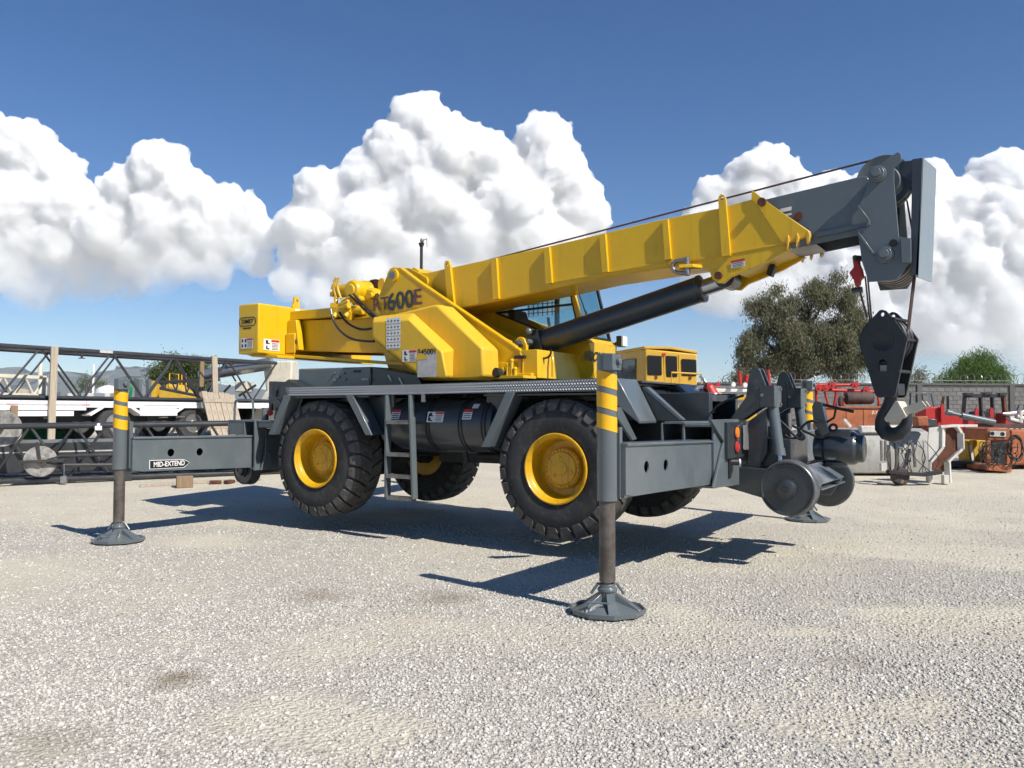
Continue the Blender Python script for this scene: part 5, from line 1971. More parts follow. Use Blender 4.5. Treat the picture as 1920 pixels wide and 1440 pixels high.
# ---- fire extinguisher on the front deck
fe = thing('fire_extinguisher', (2.88, .95, 1.58), 'red fire extinguisher strapped at a slant on the front deck of the crane', 'extinguisher')
(a, b), (c, d) = [(2.685,1.968),(2.877,1.615)]
s = MB()
A_, B_ = Vector((a, .95, b)), Vector((c, .95, d))
dv2 = (A_ - B_).normalized()
Le = (A_ - B_).length
s.lathe(B_, dv2, [(0, 0), (0, .06), (.01, .082), (Le * .78, 0.082), (Le * .88, .05), (Le * .93, .02), (Le * .93, 0)], 24)
s.build('bottle', 'red', fe)
s = MB()
s.cyl(B_ + dv2 * Le * .92, B_ + dv2 * Le * 1.08, .022)
s.bar(B_ + dv2 * Le * 1.0, B_ + dv2 * Le * 1.05 + Vector((-.06, 0, .06)), .02, .03)
s.build('valve', 'chrome', fe)
s = MB()
s.lathe(B_ + dv2 * Le * .42, dv2, [(0, 0.083), (0, 0.088), (.03, 0.088), (.03, 0.083)], 24)
s.bar(B_ + dv2 * Le * .1 + Vector((-.08, .03, 0)), B_ + dv2 * Le * .75 + Vector((-.08, .03, 0)), .05, .015)
s.build('strap', 'steel', fe)
s = MB()
s.tube([B_ + dv2 * Le * .98, B_ + dv2 * Le * .95 + Vector((.03, -.05, 0)), B_ + dv2 * Le * .7 + Vector((0, -.08, 0)), B_ + dv2 * Le * .45 + Vector((0, -.075, 0))], .010, 6, 2)
s.build('discharge_hose', 'hose', fe)

# ------------------------------------------------------------------ background, left: stored boom sections and a flatbed trailer
def lattice(name, p0, p1, side, w, h, bays, rc, rl, mat, label, cat, group=None):
    """four-chord lattice boom from p0 to p1 (near lower corners); side: horizontal unit vector to the far chords"""
    p0, p1, side = Vector(p0), Vector(p1), Vector(side)
    t = thing(name, (p0 + p1) / 2, label, cat, group)
    up = Vector((0, 0, 1))
    def P(k, f, top):
        return p0.lerp(p1, k / bays) + side * (w if f else 0) + up * (h if top else 0)
    for f in (0, 1):
        for top in (0, 1):
            m = MB()
            m.cyl(P(0, f, top), P(bays, f, top), rc, n=12)
            m.build('chord', mat, t)
    for f in (0, 1):
        for k in range(bays):
            m = MB()
            up_first = (k + f) % 2
            m.cyl(P(k, f, up_first), P(k + 1, f, 1 - up_first), rl, n=8)
            m.build('lacing', mat, t)
    for top in (0, 1):
        for k in range(bays):
            m = MB()
            a = (k + top) % 2
            m.cyl(P(k, a, top), P(k + 1, 1 - a, top), rl * .8, n=6)
            m.build('lacing', mat, t)
    return t, P

M['worn_white'] = rusty('worn sheave paint', (.34, .33, .31), (.15, .13, .11), .6, 6)
# near section on the ground
dirA = Vector((.579, .815, 0))
sideA = Vector((-.815, .579, 0))
a0 = Vector((-10.755, -1.032, 0)) - dirA * 4.2
a1 = a0 + dirA * 11.4
a0.z, a1.z = .19, .30
ltA, PA = lattice('lattice_boom', a0, a1, sideA, 1.1, 1.06, 17, .055, .028, 'boom_black', 'black lattice boom section lying lowest on the gravel at far left', 'boom section', 'stored black boom sections')
m = MB()
pa = a0 + dirA * 6.4
m.bar(pa + Vector((0, 0, -.05)) - sideA * .07, pa + Vector((0, 0, 1.2)) - sideA * .07, .26, .06, up=sideA)
m.build('end_frame', 'boom_black', ltA)
# solid box boom behind it
bx = MB()
b0, b1 = a0 + sideA * 1.45 + Vector((0, 0, .38)), a1 + sideA * 1.45 + Vector((0, 0, .38))
bx.bar(b0, b1, .5, .62)
bb_ = bx.build('box_boom', 'boom_black', None, .01)
tag(bb_, 'long grey-black box boom lying behind the lattice section on the ground', 'boom section', 'stored black boom sections')
bx = MB()
bx.bar(b0 + Vector((0, 0, .12)) - sideA * .255, b1 + Vector((0, 0, .12)) - sideA * .255, .012, .03)
bx.build('edge_stripe', 'sticker', bb_)
bx = MB()
bx.bar(b0 + Vector((0, 0, .34)) - sideA * .1, b1 + Vector((0, 0, .30)) - sideA * .1, .22, .10)
bx.build('upper_rail', 'alu', bb_)
# slim jib with sheave nested in front
jt = thing('jib_section', pa, 'slim black jib with pale sheave at its tip, nested in the lattice boom', 'jib')
j0 = a0 + dirA * 4.9 - sideA * .16
for dz0, dz1, dz2 in ((.42, .52, .60), (.42, .34, .26)):
    m = MB()
    m.tube([j0 + Vector((0, 0, dz0)), j0 + dirA * .38 + Vector((0, 0, dz1)), j0 + dirA * 5.5 + Vector((0, 0, dz2))], .036, 10)
    m.build('chord', 'boom_black', jt)
for k in range(9):
    m = MB()
    x0, x1 = 1.6 + k * .42, 1.6 + (k + 1) * .42
    z0 = .34 if k % 2 else .54
    m.cyl(j0 + dirA * x0 + Vector((0, 0, z0)), j0 + dirA * x1 + Vector((0, 0, .88 - z0)), .018, n=6)
    m.build('lacing', 'boom_black', jt)
m = MB()
m.lathe(j0 + Vector((0, 0, .42)), -sideA, [(-.03, .05), (-.03, .10), (0, .12), (0, .26), (-.03, .30), (.02, .30), (.03, .27), (.03, .12), (.05, .10), (.05, .05)], 32)
m.build('sheave', 'worn_white', jt)
m = MB()
m.bar(j0 - sideA * .06 + Vector((0, 0, .42)) - dirA * .34, j0 - sideA * .06 + Vector((0, 0, .44)) + dirA * .42, .05, .16, up=sideA)
m.bar(j0 - sideA * .06 + Vector((0, 0, .42)), j0 - sideA * .06 + Vector((0, 0, .80)) - dirA * .05, .03, .05)
m.build('tip_plate', 'boom_black', jt)
m = MB()
m.lathe(j0 - sideA * .09 + Vector((0, 0, .42)), -sideA, [(0, .025), (0, .055), (.04, .05), (.04, .025)], 16)
m.build('tip_bush', 'rust', jt)
m = MB()
q = j0 + dirA * .42 - sideA * .06
m.tube([q + Vector((0, 0, .36)), q + Vector((0, 0, .12))], .008, 6)
m.cbox(q + Vector((0, 0, .06)), (.12, .05, .13), .57)
m.build('limit_switch', 'alu', jt)
# sheave of the section resting on top, cut by the picture edge
st_ = thing('sheave_wheel', a0 + dirA * 4.1 + Vector((0, 0, 1.06)), 'pale worn sheave wheel standing on the lower boom at the picture edge', 'sheave')
m = MB()
m.lathe(a0 + dirA * 4.15 + sideA * .3 + Vector((0, 0, 1.06)), -sideA, [(-.04, .06), (-.04, .3), (-.05, .36), (.03, .36), (.02, .3), (.02, .06)], 36)
m.build('disc', 'worn_white', st_)
m = MB()
m.cyl(a0 + dirA * 4.15 + sideA * .2 + Vector((0, 0, 1.06)), a0 + dirA * 4.15 + sideA * .4 + Vector((0, 0, 1.06)), .05)
m.build('hub', 'rust', st_)
# white coupling lump on the chord
m = MB()
q = a0 + dirA * 5.9 + Vector((0, 0, 1.06))
m.cbox(q, (.13, .16, .09), .95)
m.cbox(q + Vector((.03, -.02, .06)), (.06, .05, .08), .95)
tag(m.build('pin_clamp', 'trailer_white', None, .01), 'small white clamp fixed on the upper chord of the lower boom', 'clamp')

# ---- trailer: runs along y at x = -16.6
TX = -16.6
M['faded_red'] = plain('faded red tape', (.55, .30, .30), .5)
tr = thing('flatbed_trailer', (TX - 1.2, 4.5, tz(TX, 4.5)), 'white-sided flatbed trailer carrying a black lattice boom', 'trailer')
m = MB()
m.box((TX - 2.5, -4.5, 1.86), (TX - .02, 12.5, 1.90))
m.build('deck', 'boom_black', tr)
m = MB()
m.box((TX - .018, -4.5, 1.62), (TX + .03, 4.05, 1.885))
m.box((TX - .018, 4.06, 1.70), (TX + .03, 12.5, 1.885))
m.build('side_rail', 'trailer_white', tr, .006)
m = MB()
for y0, y1 in ((-3.0, -.4), (.2, 3.9), (5.85, 7.0), (8.3, 9.2)):
    m.box((TX + .031, y0, 1.755), (TX + .036, y1, 1.80))
m.build('reflective_tape', 'sticker', tr)
m = MB()
for k in range(14):
    y0 = -2.6 + k * .5
    if k % 2:
        m.box((TX + .0365, y0, 1.757), (TX + .039, y0 + .26, 1.798))
m.build('red_tape', 'faded_red', tr, split=False)['kind'] = 'stuff'
m = MB()
m.box((TX - .017, -4.5, 1.46), (TX + .02, 3.7, 1.60))
m.box((TX - .017, 5.72, 1.46), (TX + .02, 7.0, 1.69))
m.build('lower_rail', 'trailer_white', tr, .006)
for yc in (5.0, 7.65):
    m = MB()
    for s in (-1, 1):
        m.prism('x', [(yc + s * .30, 1.76), (yc + s * .80, 1.46), (yc + s * .86, 1.50), (yc + s * .36, 1.84)], TX - .4, TX + .025)
    m.prism('x', [(yc - .31, 1.76), (yc + .31, 1.76), (yc + .37, 1.84), (yc - .37, 1.84)], TX - .4, TX + .025)
    m.build('fender', 'trailer_white', tr, .006)
    for back in (0, 1):
        xw = TX - .06 - back * 1.8
        w = MB()
        c = Vector((xw, yc, 1.22))
        w.lathe(c, (-1, 0, 0), [(0, .30), (-.01, .34), (-.015, .44), (.02, .50), (.05, .515), (.25, .515), (.28, .50), (.30, .42), (.28, .30)], 36, caps=False)
        wo_ = w.build('tyre', 'rubber', tr)
        w = MB()
        w.lathe(c, (-1, 0, 0), [(0, .305), (-.012, .30), (.0, .28), (.05, .27), (.08, .22), (.07, .13), (.03, .11), (.0, .10), (-.02, .07), (-.02, 0)], 32)
        w.build('wheel_rim', 'alu', tr)
        w = MB()
        for k in range(10):
            t = 2 * math.pi * k / 10
            w.cyl(c + Vector((.0, math.cos(t) * .165, math.sin(t) * .165)) - Vector((.075, 0, 0)), c + Vector((.0, math.cos(t) * .165, math.sin(t) * .165)) - Vector((.045, 0, 0)), .022, n=8)
        w.build('hand_hole', 'black', tr, split=False)['kind'] = 'stuff'
        w = MB()
        w.lathe(c, (1, 0, 0), [(.0, .09), (.03, .08), (.05, .05), (.05, 0)], 16)
        w.build('hub_cap', 'steel', tr)
m = MB()
m.box((TX - 2.0, -4.5, 1.25), (TX - 1.9, 12, 1.85))
m.box((TX - .6, -4.5, 1.30), (TX - .5, 9.5, 1.85))
m.prism('x', [(-4.5, 1.2), (2.0, 1.2), (4.2, 1.45), (4.2, 1.75), (-4.5, 1.75)], TX - .58, TX - .42)
m.box((TX - .3, 6.1, 1.10), (TX - .2, 6.3, 1.5))
m.build('under_frame', 'dark', tr)
m = MB()
for y0 in (-1.2, .3, 1.6, 2.9, 6.4, 7.0):
    m.cyl((TX - .05, y0, 1.42), (TX - .05, y0 + .3, 1.42), .03)
m.build('strap_winch', 'steel', tr)
# upper lattice boom on the trailer
lt2, P2 = lattice('lattice_boom', (TX - .25, -4.4, 1.97), (TX - .25, 11.2, 1.97), (-1, 0, 0), 1.5, 1.36, 15, .06, .03, 'boom_black', 'black lattice boom section loaded on the white flatbed trailer', 'boom section', 'stored black boom sections')
m = MB()
for y0 in (4.05, ):
    m.cyl((TX - .25, y0, 3.25), (TX - .25, y0, 3.12), .035)
    m.cyl((TX - .25, y0, 3.12), (TX - .25, y0, 3.10), .09)
m.build('foot', 'boom_black', lt2)
m = MB()
m.box((TX - .19, 4.55, 3.30), (TX - .18, 4.95, 3.38))
m.build('plate', 'sticker', lt2)
# timber stakes
def stake(u0, yy, z0, z1, mat, label, w=.13, lean=0):
    m = MB()
    m.bar((TX + .12, yy, z0), (TX + .12, yy + lean, z1), w, .06, up=(1, 0, 0))
    return tag(m.build('timber_stake', mat, None, .006), label, 'timber', 'timber stakes by the trailer')
stake(0, 3.02, .7, 3.36, 'wood', 'pale upright timber stake strapped to the trailer side by the lattice boom', .19, .05)
stake(0, 2.02, .65, 1.74, 'timber', 'short brown timber stake under the trailer rail at far left', .17, .03)
(yp, zp), (yq, zq) = [(8.272,2.176),(8.211,3.408)]
m = MB()
m.bar((-16.4, yp, zp - .2), (-16.4, yq, zq), .20, .06, up=(1, 0, 0))
tag(m.build('timber_stake', 'wood', None, .006), 'pale upright timber stake rising above the plank panel', 'timber', 'timber stakes by the trailer')
(yp, zp), (yq, zq) = [(8.827,2.077),(8.871,3.299)]
m = MB()
m.bar((-17.9, yp, zp - .2), (-17.9, yq, zq), .16, .06, up=(1, 0, 0))
tag(m.build('timber_stake', 'timber', None, .006), 'brown timber stake behind the lattice boom lacing', 'timber', 'timber stakes by the trailer')
# plank panel leaning on the trailer
pp = thing('plank_panel', (-15.9, 8.6, tz(-15.9, 8.6)), 'weathered plank panel leaning against the end of the trailer', 'plank panel')
tl, tr_, br, bl = [(7.604,2.242),(8.887,2.182),(9.056,0.989),(7.763,1.012)]
for k in range(6):
    m = MB()
    f0, f1 = (k + .04) / 6, (k + .96) / 6
    up0, up1 = .02 * ((k * 7) % 3), .02 * ((k * 5) % 4)
    T0, T1 = [tl[0] + (tr_[0] - tl[0]) * f for f in (f0, f1)]
    B0, B1 = [bl[0] + (br[0] - bl[0]) * f for f in (f0, f1)]
    zt = tl[1] + (tr_[1] - tl[1]) * f0 - up0
    m.hull2([(-16.25, T0, zt), (-16.25, T1, zt), (-15.9, B1, .75), (-15.9, B0, .75)], [(-16.22, T0, zt), (-16.22, T1, zt), (-15.87, B1, .75), (-15.87, B0, .75)])
    m.build('plank', 'wood', pp, .003)
for f in (.2, .75):
    m = MB()
    zt = tl[1] * (1 - f) + .75 * f
    y0, y1 = tl[0] + (bl[0] - tl[0]) * f, tr_[0] + (br[0] - tr_[0]) * f
    xx = -16.22 + .35 * f
    m.box((xx, y0 - .02, zt - .06), (xx + .03, y1 + .02, zt + .06))
    m.build('batten', 'wood', pp, .003)
# green panel and white sign beyond the trailer
m = MB()
(y0, z0), (y1, z1) = [(3.868,1.355),(5.409,1.108)]
m.box((-19.7, y0, .7), (-19.6, y1, z0 + .14))
gp_ = m.build('green_hoarding', 'green', None, .01)
tag(gp_, 'green hoarding with a yellow disc seen below the trailer', 'hoarding')
(cy_, cz_), = [(4.678,1.317)]
m = MB()
m.cyl((-19.6, cy_, cz_), (-19.585, cy_, cz_), .22, n=28)
m.build('disc', 'stripe', gp_)
m = MB()
m.cyl((-19.585, cy_, cz_), (-19.58, cy_, cz_), .15, n=28)
m.build('inner_disc', 'green', gp_)
(y0, z0), (y1, z1) = [(7.504,1.406),(7.947,1.026)]
m = MB()
m.box((-18.95, y0 - .3, .7), (-18.9, y1, z0))
sg_ = m.build('white_sign', 'white', None, .004)
tag(sg_, 'white board with black capitals between the trailer wheels', 'sign')
text('TEREX', 'lettering', 'black', sg_, .17, (-18.895, (y0 + y1) / 2 - .12, z0 - .12), (0, 1, 0), (0, 0, 1), bold=.004)
# things on the ground in front
q = Vector([(-7.639,0.823,0.126)][0])
m = MB()
m.cbox(q + Vector((0, 0, .11)), (.30, .25, .22), 1.0)
wb_ = m.build('wood_block', 'timber', None, .012)
tag(wb_, 'squat brown wooden block lying on the gravel by the rear outrigger', 'wood block')
m = MB()
a_, b_ = [Vector(p) for p in [(-8.355,0.352,0.126),(-7.267,2.367,0.181)]]
m.bar(a_ + Vector((0, 0, .03)), b_ + Vector((0, 0, .03)), .10, .05)
tag(m.build('wood_plank', 'wood', None, .006), 'long thin pale plank lying on the gravel behind the wooden block', 'plank')
for k, p in enumerate([(-7.524,1.443,0.148),(-7.359,1.644,0.152)]):
    m = MB()
    m.cbox(Vector(p) + Vector((0, 0, .04)), (.22, .11, .07), .8 + k)
    tag(m.build('clay_brick', 'rust', None, .01), ('reddish brick lying nearest the wooden block by the long plank', 'reddish brick lying by the rear rail wheel')[k], 'brick', 'bricks on the gravel')

# ---- yard things beyond the trailer
def local_thing(name, loc, label, cat, rz=.57, group=None):
    t = thing(name, loc, label, cat, group)
    t.rotation_euler = (0, 0, rz)
    return t
# cream truss
def px(D):
    return D / 1557
ct = thing('cream_truss', (-19, 1.0, 1.97), 'cream painted lattice truss lying on the trailer deck at far left', 'truss')
(ya, za), (yb, zb), (yc_, zc_), (yd, zd) = [(1.324,2.555),(3.34,2.543),(3.29,2.031),(1.335,2.053)]
for (p, q_) in (((ya, za), (yb, zb)), ((yd, zd), (yc_, zc_)), ((yb, zb), (yc_, zc_))):
    m = MB()
    m.bar((-17.4, p[0], p[1]), (-17.4, q_[0], q_[1]), .10, .10)
    m.build('chord', 'cream', ct, .006)
n_ = 7
for k in range(n_):
    f0, f1 = k / n_, (k + 1) / n_
    A_ = (-17.4, ya + (yb - ya) * (f0 if k % 2 else f1), za + (zb - za) * (f0 if k % 2 else f1))
    B_ = (-17.4, yd + (yc_ - yd) * (f1 if k % 2 else f0), zd + (zc_ - zd) * (f1 if k % 2 else f0))
    m = MB()
    m.cyl(A_, B_, .035, n=8)
    m.build('lacing', 'cream', ct)
# cream pole, tan barrel, corrugated fence, far sheds
p = Vector([(-34.439,12.132,1.632)][0])
m = MB()
m.lathe((p.x, p.y, tz(p.x, p.y)), (0, 0, 1), [(0, .10), (2.85, .10), (2.95, .06), (2.97, 0)], 14)
tag(m.build('cream_post', 'cream', None), 'plain cream steel post standing behind the trailer', 'post')
p = Vector([(-33.12,10.6,1.629)][0])
m = MB()
m.lathe((p.x, p.y, tz(p.x, p.y)), (0, 0, 1), [(0, .33), (1.55, .33), (1.62, .2), (1.64, 0)], 18)
tag(m.build('water_barrel', M['wood'], None), 'tall tan water barrel behind the cream truss', 'barrel')
fn = thing('corrugated_fence', [(-36.112,15.813,1.64)][0], 'grey corrugated sheet fence in the distance left of the striped post', 'fence')
fa, fb_ = Vector([(-33.266,12.873,1.89)][0]), Vector([(-37.729,18.33,1.948)][0])
fa.z = fb_.z = 0
for k in range(9):
    m = MB()
    p0, p1 = fa.lerp(fb_, k / 9), fa.lerp(fb_, (k + 1) / 9)
    vs, fs = [], []
    for i in range(13):
        c_ = p0.lerp(p1, i / 12.2)
        off = (p1 - p0).normalized().cross(Vector((0, 0, 1))) * (.03 if i % 2 else -.03)
        zt = tz(c_.x, c_.y)
        vs += [c_ + off + Vector((0, 0, zt)), c_ + off + Vector((0, 0, zt + 1.45 + .12 * (k / 9)))]
    fs = [(2 * i, 2 * i + 2, 2 * i + 3, 2 * i + 1) for i in range(12)]
    m.add(vs, fs)
    o = m.build('sheet', 'alu' if k % 3 else 'sticker', fn, smooth=0)
    sm = o.modifiers.new('thick', 'SOLIDIFY')
    sm.thickness = .006
p = Vector([(-51.567,24.906,2.048)][0])
m = MB()
m.cyl((p.x, p.y, 1.0), (p.x, p.y, 5.0), .09, .07, n=10)
tag(m.build('white_pole', 'trailer_white', None), 'thin white pole far off behind the corrugated fence', 'pole')
p = Vector([(-45.862,22.579,3.069)][0])
m = MB()
m.lathe((p.x, p.y, 1.0), (0, 0, 1), [(0, .8), (1.9, .8), (2.1, .7), (2.3, .3), (2.35, 0)], 18)
tag(m.build('storage_tank', 'trailer_white', None), 'white storage tank top showing over the corrugated fence', 'tank')
p = Vector([(-73.834,34.365,2.971)][0])
m = MB()
m.box((p.x - 6, p.y - 2, .9), (p.x + 6, p.y + 2, 2.6))
sh_ = m.build('far_shed', M['wood'], None)
tag(sh_, 'low tan shed on the far side of the yard', 'shed')
m = MB()
m.box((p.x - 6.3, p.y - 2.3, 2.61), (p.x + 6.3, p.y + 2.3, 2.75))
m.build('roof', 'alu', sh_)

# yellow machine with a slim black jib lying on it
ym = thing('yellow_machine', [(-23.626,11.949,1.193)][0], 'yellow machine with hand rails behind the trailer, partly hidden by the boom', 'machine')

Q_ = [Vector(p) for p in [(-24.553,11.288,2.851),(-24.296,11.453,2.851),(-24.308,11.473,2.175),(-24.565,11.308,2.174),(-23.6,11.906,2.677),(-22.41,12.68,2.395),(-24.157,11.561,2.393),(-23.333,12.097,2.176),(-23.812,11.751,3.157),(-23.501,11.952,3.114),(-23.39,12.022,3.136),(-23.243,12.116,3.136),(-22.415,12.688,2.111),(-24.362,11.478,1.192),(-22.431,12.715,1.195)]]
aw = Vector((-.54, .842, 0))
def slab(mb, pts, th):
    mb.hull2([tuple(p) for p in pts], [tuple(p + aw * th) for p in pts])
m = MB()
slab(m, [Q_[0], Q_[1], Q_[2], Q_[3]], .5)
m.build('yellow_block', 'old_yellow', ym, .02)
m = MB()
slab(m, [Q_[6] + Vector((0, 0, .1)), Q_[6] + (Q_[4] - Q_[6]) * .5 + Vector((0, 0, .2)), Q_[7] + Vector((0, 0, .1)), Q_[12], Q_[14], Q_[13]], 1.6)
m.build('body', 'old_yellow', ym, .02)
for k in (8, 10):
    m = MB()
    a_, b_ = Q_[k], Q_[k + 1]
    dn = Vector((0, 0, -.55))
    m.tube([a_ + dn, a_, b_, b_ + dn], .022, 8)
    m.build('hand_rail', 'stripe', ym)
jb = [Vector(p) for p in [(-23.396,10.845,2.75),(-21.253,12.214,2.859),(-23.258,10.943,2.517),(-21.481,12.099,2.096)]]
jx = thing('stored_jib', jb[0], 'slim black lattice jib resting on the yellow machine', 'jib')
for a_, b_ in ((jb[0], jb[1]), (jb[2], jb[3])):
    m = MB()
    m.cyl(a_, b_, .06, n=8)
    m.build('chord', 'boom_black', jx)
for k in range(10):
    m = MB()
    a_ = jb[0].lerp(jb[1], (k + .5) / 10)
    b_ = jb[2].lerp(jb[3], (k + (0 if k % 2 else 1)) / 10)
    m.cyl(a_, b_, .03, n=6)
    m.build('lacing', 'boom_black', jx)
# cream truck crane: grey boom tube, cream turret
tc_ = thing('truck_crane', [(-17.186,11.329,1.05)][0], 'old cream truck crane with grey boom tube behind the counterweight', 'truck crane')
k1 = [Vector(p) for p in [(-19.344,9.872,2.876),(-17.439,11.075,3.322),(-17.437,11.073,3.399),(-16.528,11.654,3.438),(-16.599,11.66,2.167),(-17.329,11.192,2.166),(-17.524,11.067,2.166),(-17.832,10.907,1.241),(-16.372,11.843,1.243),(-16.987,11.371,3.168)]]
m = MB()
m.cyl(k1[0], k1[1] + Vector((.3, .2, .02)), .19, .23, n=20)
m.build('boom_tube', 'alu', tc_)
m = MB()
slab(m, [k1[2], k1[3], k1[4], k1[5]], .9)
m.build('turret', 'cream', tc_, .05)
m = MB()
slab(m, [k1[5] + Vector((0, 0, .15)) - aw * .2, k1[4] + Vector((.4, .26, .15)) - aw * .2, k1[8] - aw * .2, k1[7] - aw * .2], 2.0)
m.build('carrier', 'offwhite', tc_, .04)
m = MB()
w0 = [Vector(p) for p in [(-17.808,10.168,2.286),(-17.458,10.392,2.286),(-17.451,10.381,2.663),(-17.801,10.157,2.663)]]
slab(m, w0, .8)
m.build('control_box', 'cream', tc_, .03)
m = MB()
for a_, b_ in zip([(-17.793,9.702,2.276),(-17.672,9.789,2.034),(-17.356,9.987,2.146)], [(-17.601,9.815,2.518),(-17.015,10.214,1.96),(-16.848,10.298,2.519)]):
    m.cyl(a_, b_, .04, n=6)
m.build('pipework', 'boom_black', tc_)
# grey posts by the green hose
gs = [Vector(p) for p in [(-20.42,8,2.719),(-20.263,8.101,2.719),(-20.454,8.057,0.765),(-20.09,8.211,2.72),(-19.981,8.282,2.72),(-20.125,8.269,0.765)]]
for k, lb in ((0, 'grey steel upright post beside the green hose behind the striped post'), (3, 'grey steel upright post beside the yellow machine')):
    m = MB()
    m.hull2([tuple(gs[k]), tuple(gs[k + 1]), tuple(gs[k + 1] * 1 + Vector((0, 0, gs[k + 2].z - gs[k].z))), tuple(gs[k + 2])], [tuple(p + aw * .2) for p in (gs[k], gs[k + 1], gs[k + 1] + Vector((0, 0, gs[k + 2].z - gs[k].z)), gs[k + 2])])
    tag(m.build('steel_post', 'grey', None, .01), lb, 'post')
m = MB()
m.tube([(-20.13,7.598,2.571),(-20.055,7.65,2.462),(-20.059,7.656,2.26),(-20.124,7.622,2.077),(-20.113,7.64,1.803)], .05, 8, 2)
tag(m.build('green_hose', 'green', None), 'green hose hanging just behind the rear striped post', 'hose')

# ------------------------------------------------------------------ background, right
RV = Vector((.842, .54, 0))
# yellow cab of another machine
yc = thing('yellow_cabin', [(-1.9,10.419,1.353)][0], 'boxy yellow machine cabin with dark windows behind the crane deck', 'cabin')
D0, D1 = 19.5, 21.0
c_ = [Vector(p) for p in [(-1.546,8.792,3.096),(-0.525,9.451,2.997),(-0.527,9.479,2.246),(-1.55,8.824,2.245)]]
# faces: front (towards lens, right part) and left side going away
l_ = [Vector(p) for p in [(-3.502,10.746,3.134),(-3.517,10.77,2.308)]]
def vquad(mb, pts, th, n):
    mb.hull2([tuple(p) for p in pts], [tuple(p + n * th) for p in pts])
fr_n = ((c_[1] - c_[0]).cross(Vector((0, 0, 1)))).normalized()
dx = (c_[1] - c_[0])
def on_front(a, b):
    """a across 0..1, b down 0..1"""
    t = c_[0].lerp(c_[1], a)
    w = c_[3].lerp(c_[2], a)
    return t.lerp(w, b)
sd = l_[0] - c_[0]
def on_side(a, b):
    return c_[0].lerp(l_[0], a).lerp(c_[3].lerp(l_[1], a), b)
m = MB()
ring_t = [on_front(0, .06), on_front(.5, -.02), on_front(1, .0), on_front(1, 0) + sd, l_[0] + (on_front(0, .06) - on_front(0, 0))]
zb = c_[3].z - 2.0
m.hull2([tuple(p) for p in (on_front(0, .03), on_front(1, .06), on_front(1, .06) + sd, l_[0])], [(p.x, p.y, zb) for p in (on_front(0, 1), on_front(1, 1), on_front(1, 1) + sd, l_[1])])
m.build('body', 'cab_yellow', yc, .03)
m = MB()
up_ = Vector((0, 0, .06))
rt = [on_front(-.02, .03), on_front(.5, -.02), on_front(1.02, .05), on_front(1.02, .05) + sd * 1.03, on_front(.5, -.02) + sd * 1.03, on_front(-.02, .03) + sd * 1.03]
m.hull2([tuple(p) for p in rt], [tuple(p + up_) for p in rt])
m.build('roof', 'cab_yellow', yc, .01)
def window(fn, a0, a1, b0, b1, nrm, nm='window'):
    pts2 = rounded([(a0, b0), (a1, b0), (a1, b1), (a0, b1)], .035, 4)
    P = [fn(a, b) for a, b in pts2]
    cc = sum(P, Vector()) / len(P)
    f = MB()
    O = [cc + (p - cc) * 1.07 + nrm * .004 for p in P]
    f.hull2([tuple(p) for p in O], [tuple(p + nrm * .02) for p in O])
    fo = f.build(nm, 'hose', yc)
    g = MB()
    g.hull2([tuple(p + nrm * .0245) for p in P], [tuple(p + nrm * .028) for p in P])
    g.build('pane', M['cab_pane'], fo, smooth=0)
mm_, nt_, b_ = principled('cabin pane', (.012, .015, .018), .04, 0, .3)
M['cab_pane'] = mm_
window(on_front, .04, .30, .22, .74, fr_n)
window(on_front, .40, .60, .20, .78, fr_n)
window(on_front, .70, .97, .26, .74, fr_n)
sn = -(sd.cross(Vector((0, 0, 1)))).normalized()
if sn.dot(Vector((6.32, -9.28, 0)) - c_[0]) < 0:
    sn = -sn
window(on_side, .22, .52, .28, .86, sn)
window(on_side, .54, .84, .28, .86, sn)
m = MB()
for a in (.355, .645):
    p0, p1 = on_front(a, .14) + fr_n * .01, on_front(a, .98) + fr_n * .01
    m.bar(p0, p1, .02, .02)
m.build('door_edge', 'cab_yellow', yc)
m = MB()
hr = [on_front(.46, .98), on_front(.46, .68), on_front(1.03, .70), on_front(1.03, 1.0)]
m.tube([p + fr_n * .25 for p in hr], .022, 8)
m.build('hand_rail', 'cab_yellow', yc)
m = MB()
for a in (.20, .86):
    m.cbox(on_front(a, .80) + fr_n * .02, (.05, .04, .08), .57)
m.build('door_latch', 'rust', yc)
m = MB()
m.cbox(on_front(.36, .15) + fr_n * .01, (.07, .04, .06), .57)
m.build('marker_lamp', 'red_lens', yc)

# yellow and white boom machine with red cylinders
bm_ = thing('boom_machine', [(-1.195,14.443,1.169)][0], 'yellow and white boom machine with round lamps behind the rail masts', 'machine')
def pbar(mb, D, u0, v0, u1, v1, w, h=None):
    pass
B1 = [Vector(p) for p in [(-1.72,14.062,2.277),(-0.786,14.661,2.248),(-0.788,14.664,2.171),(-1.722,14.065,2.17),(-1.503,14.209,2.077),(-0.789,14.666,2.078),(-0.792,14.67,1.94),(-1.506,14.213,1.939),(-1.696,14.081,2.17),(-1.566,14.165,2.17),(-0.991,14.554,1.662),(-1.705,14.096,1.661),(-1.841,14.023,1.322),(-0.673,14.771,1.324)]]
m = MB()
vquad(m, B1[0:4], .25, aw)
m.build('white_rail', 'trailer_white', bm_, .01)
m = MB()
vquad(m, B1[4:8], .3, aw)
vquad(m, [B1[8], B1[9], B1[10], B1[11]], .5, aw)
m.build('yellow_arm', 'old_yellow', bm_, .01)
m = MB()
vquad(m, [B1[11] + Vector((0, 0, .05)), B1[10] + Vector((.3, .2, .05)), B1[13], B1[12]], 1.2, aw)
m.build('chassis', 'old_yellow', bm_, .02)
for p in [(-1.207,14.268,2.382),(-0.923,14.45,2.367)]:
    m = MB()
    m.lathe(p, -aw, [(0, .05), (0, .075), (.05, .06), (.05, 0)], 16)
    m.build('lamp', 'lamp', bm_)
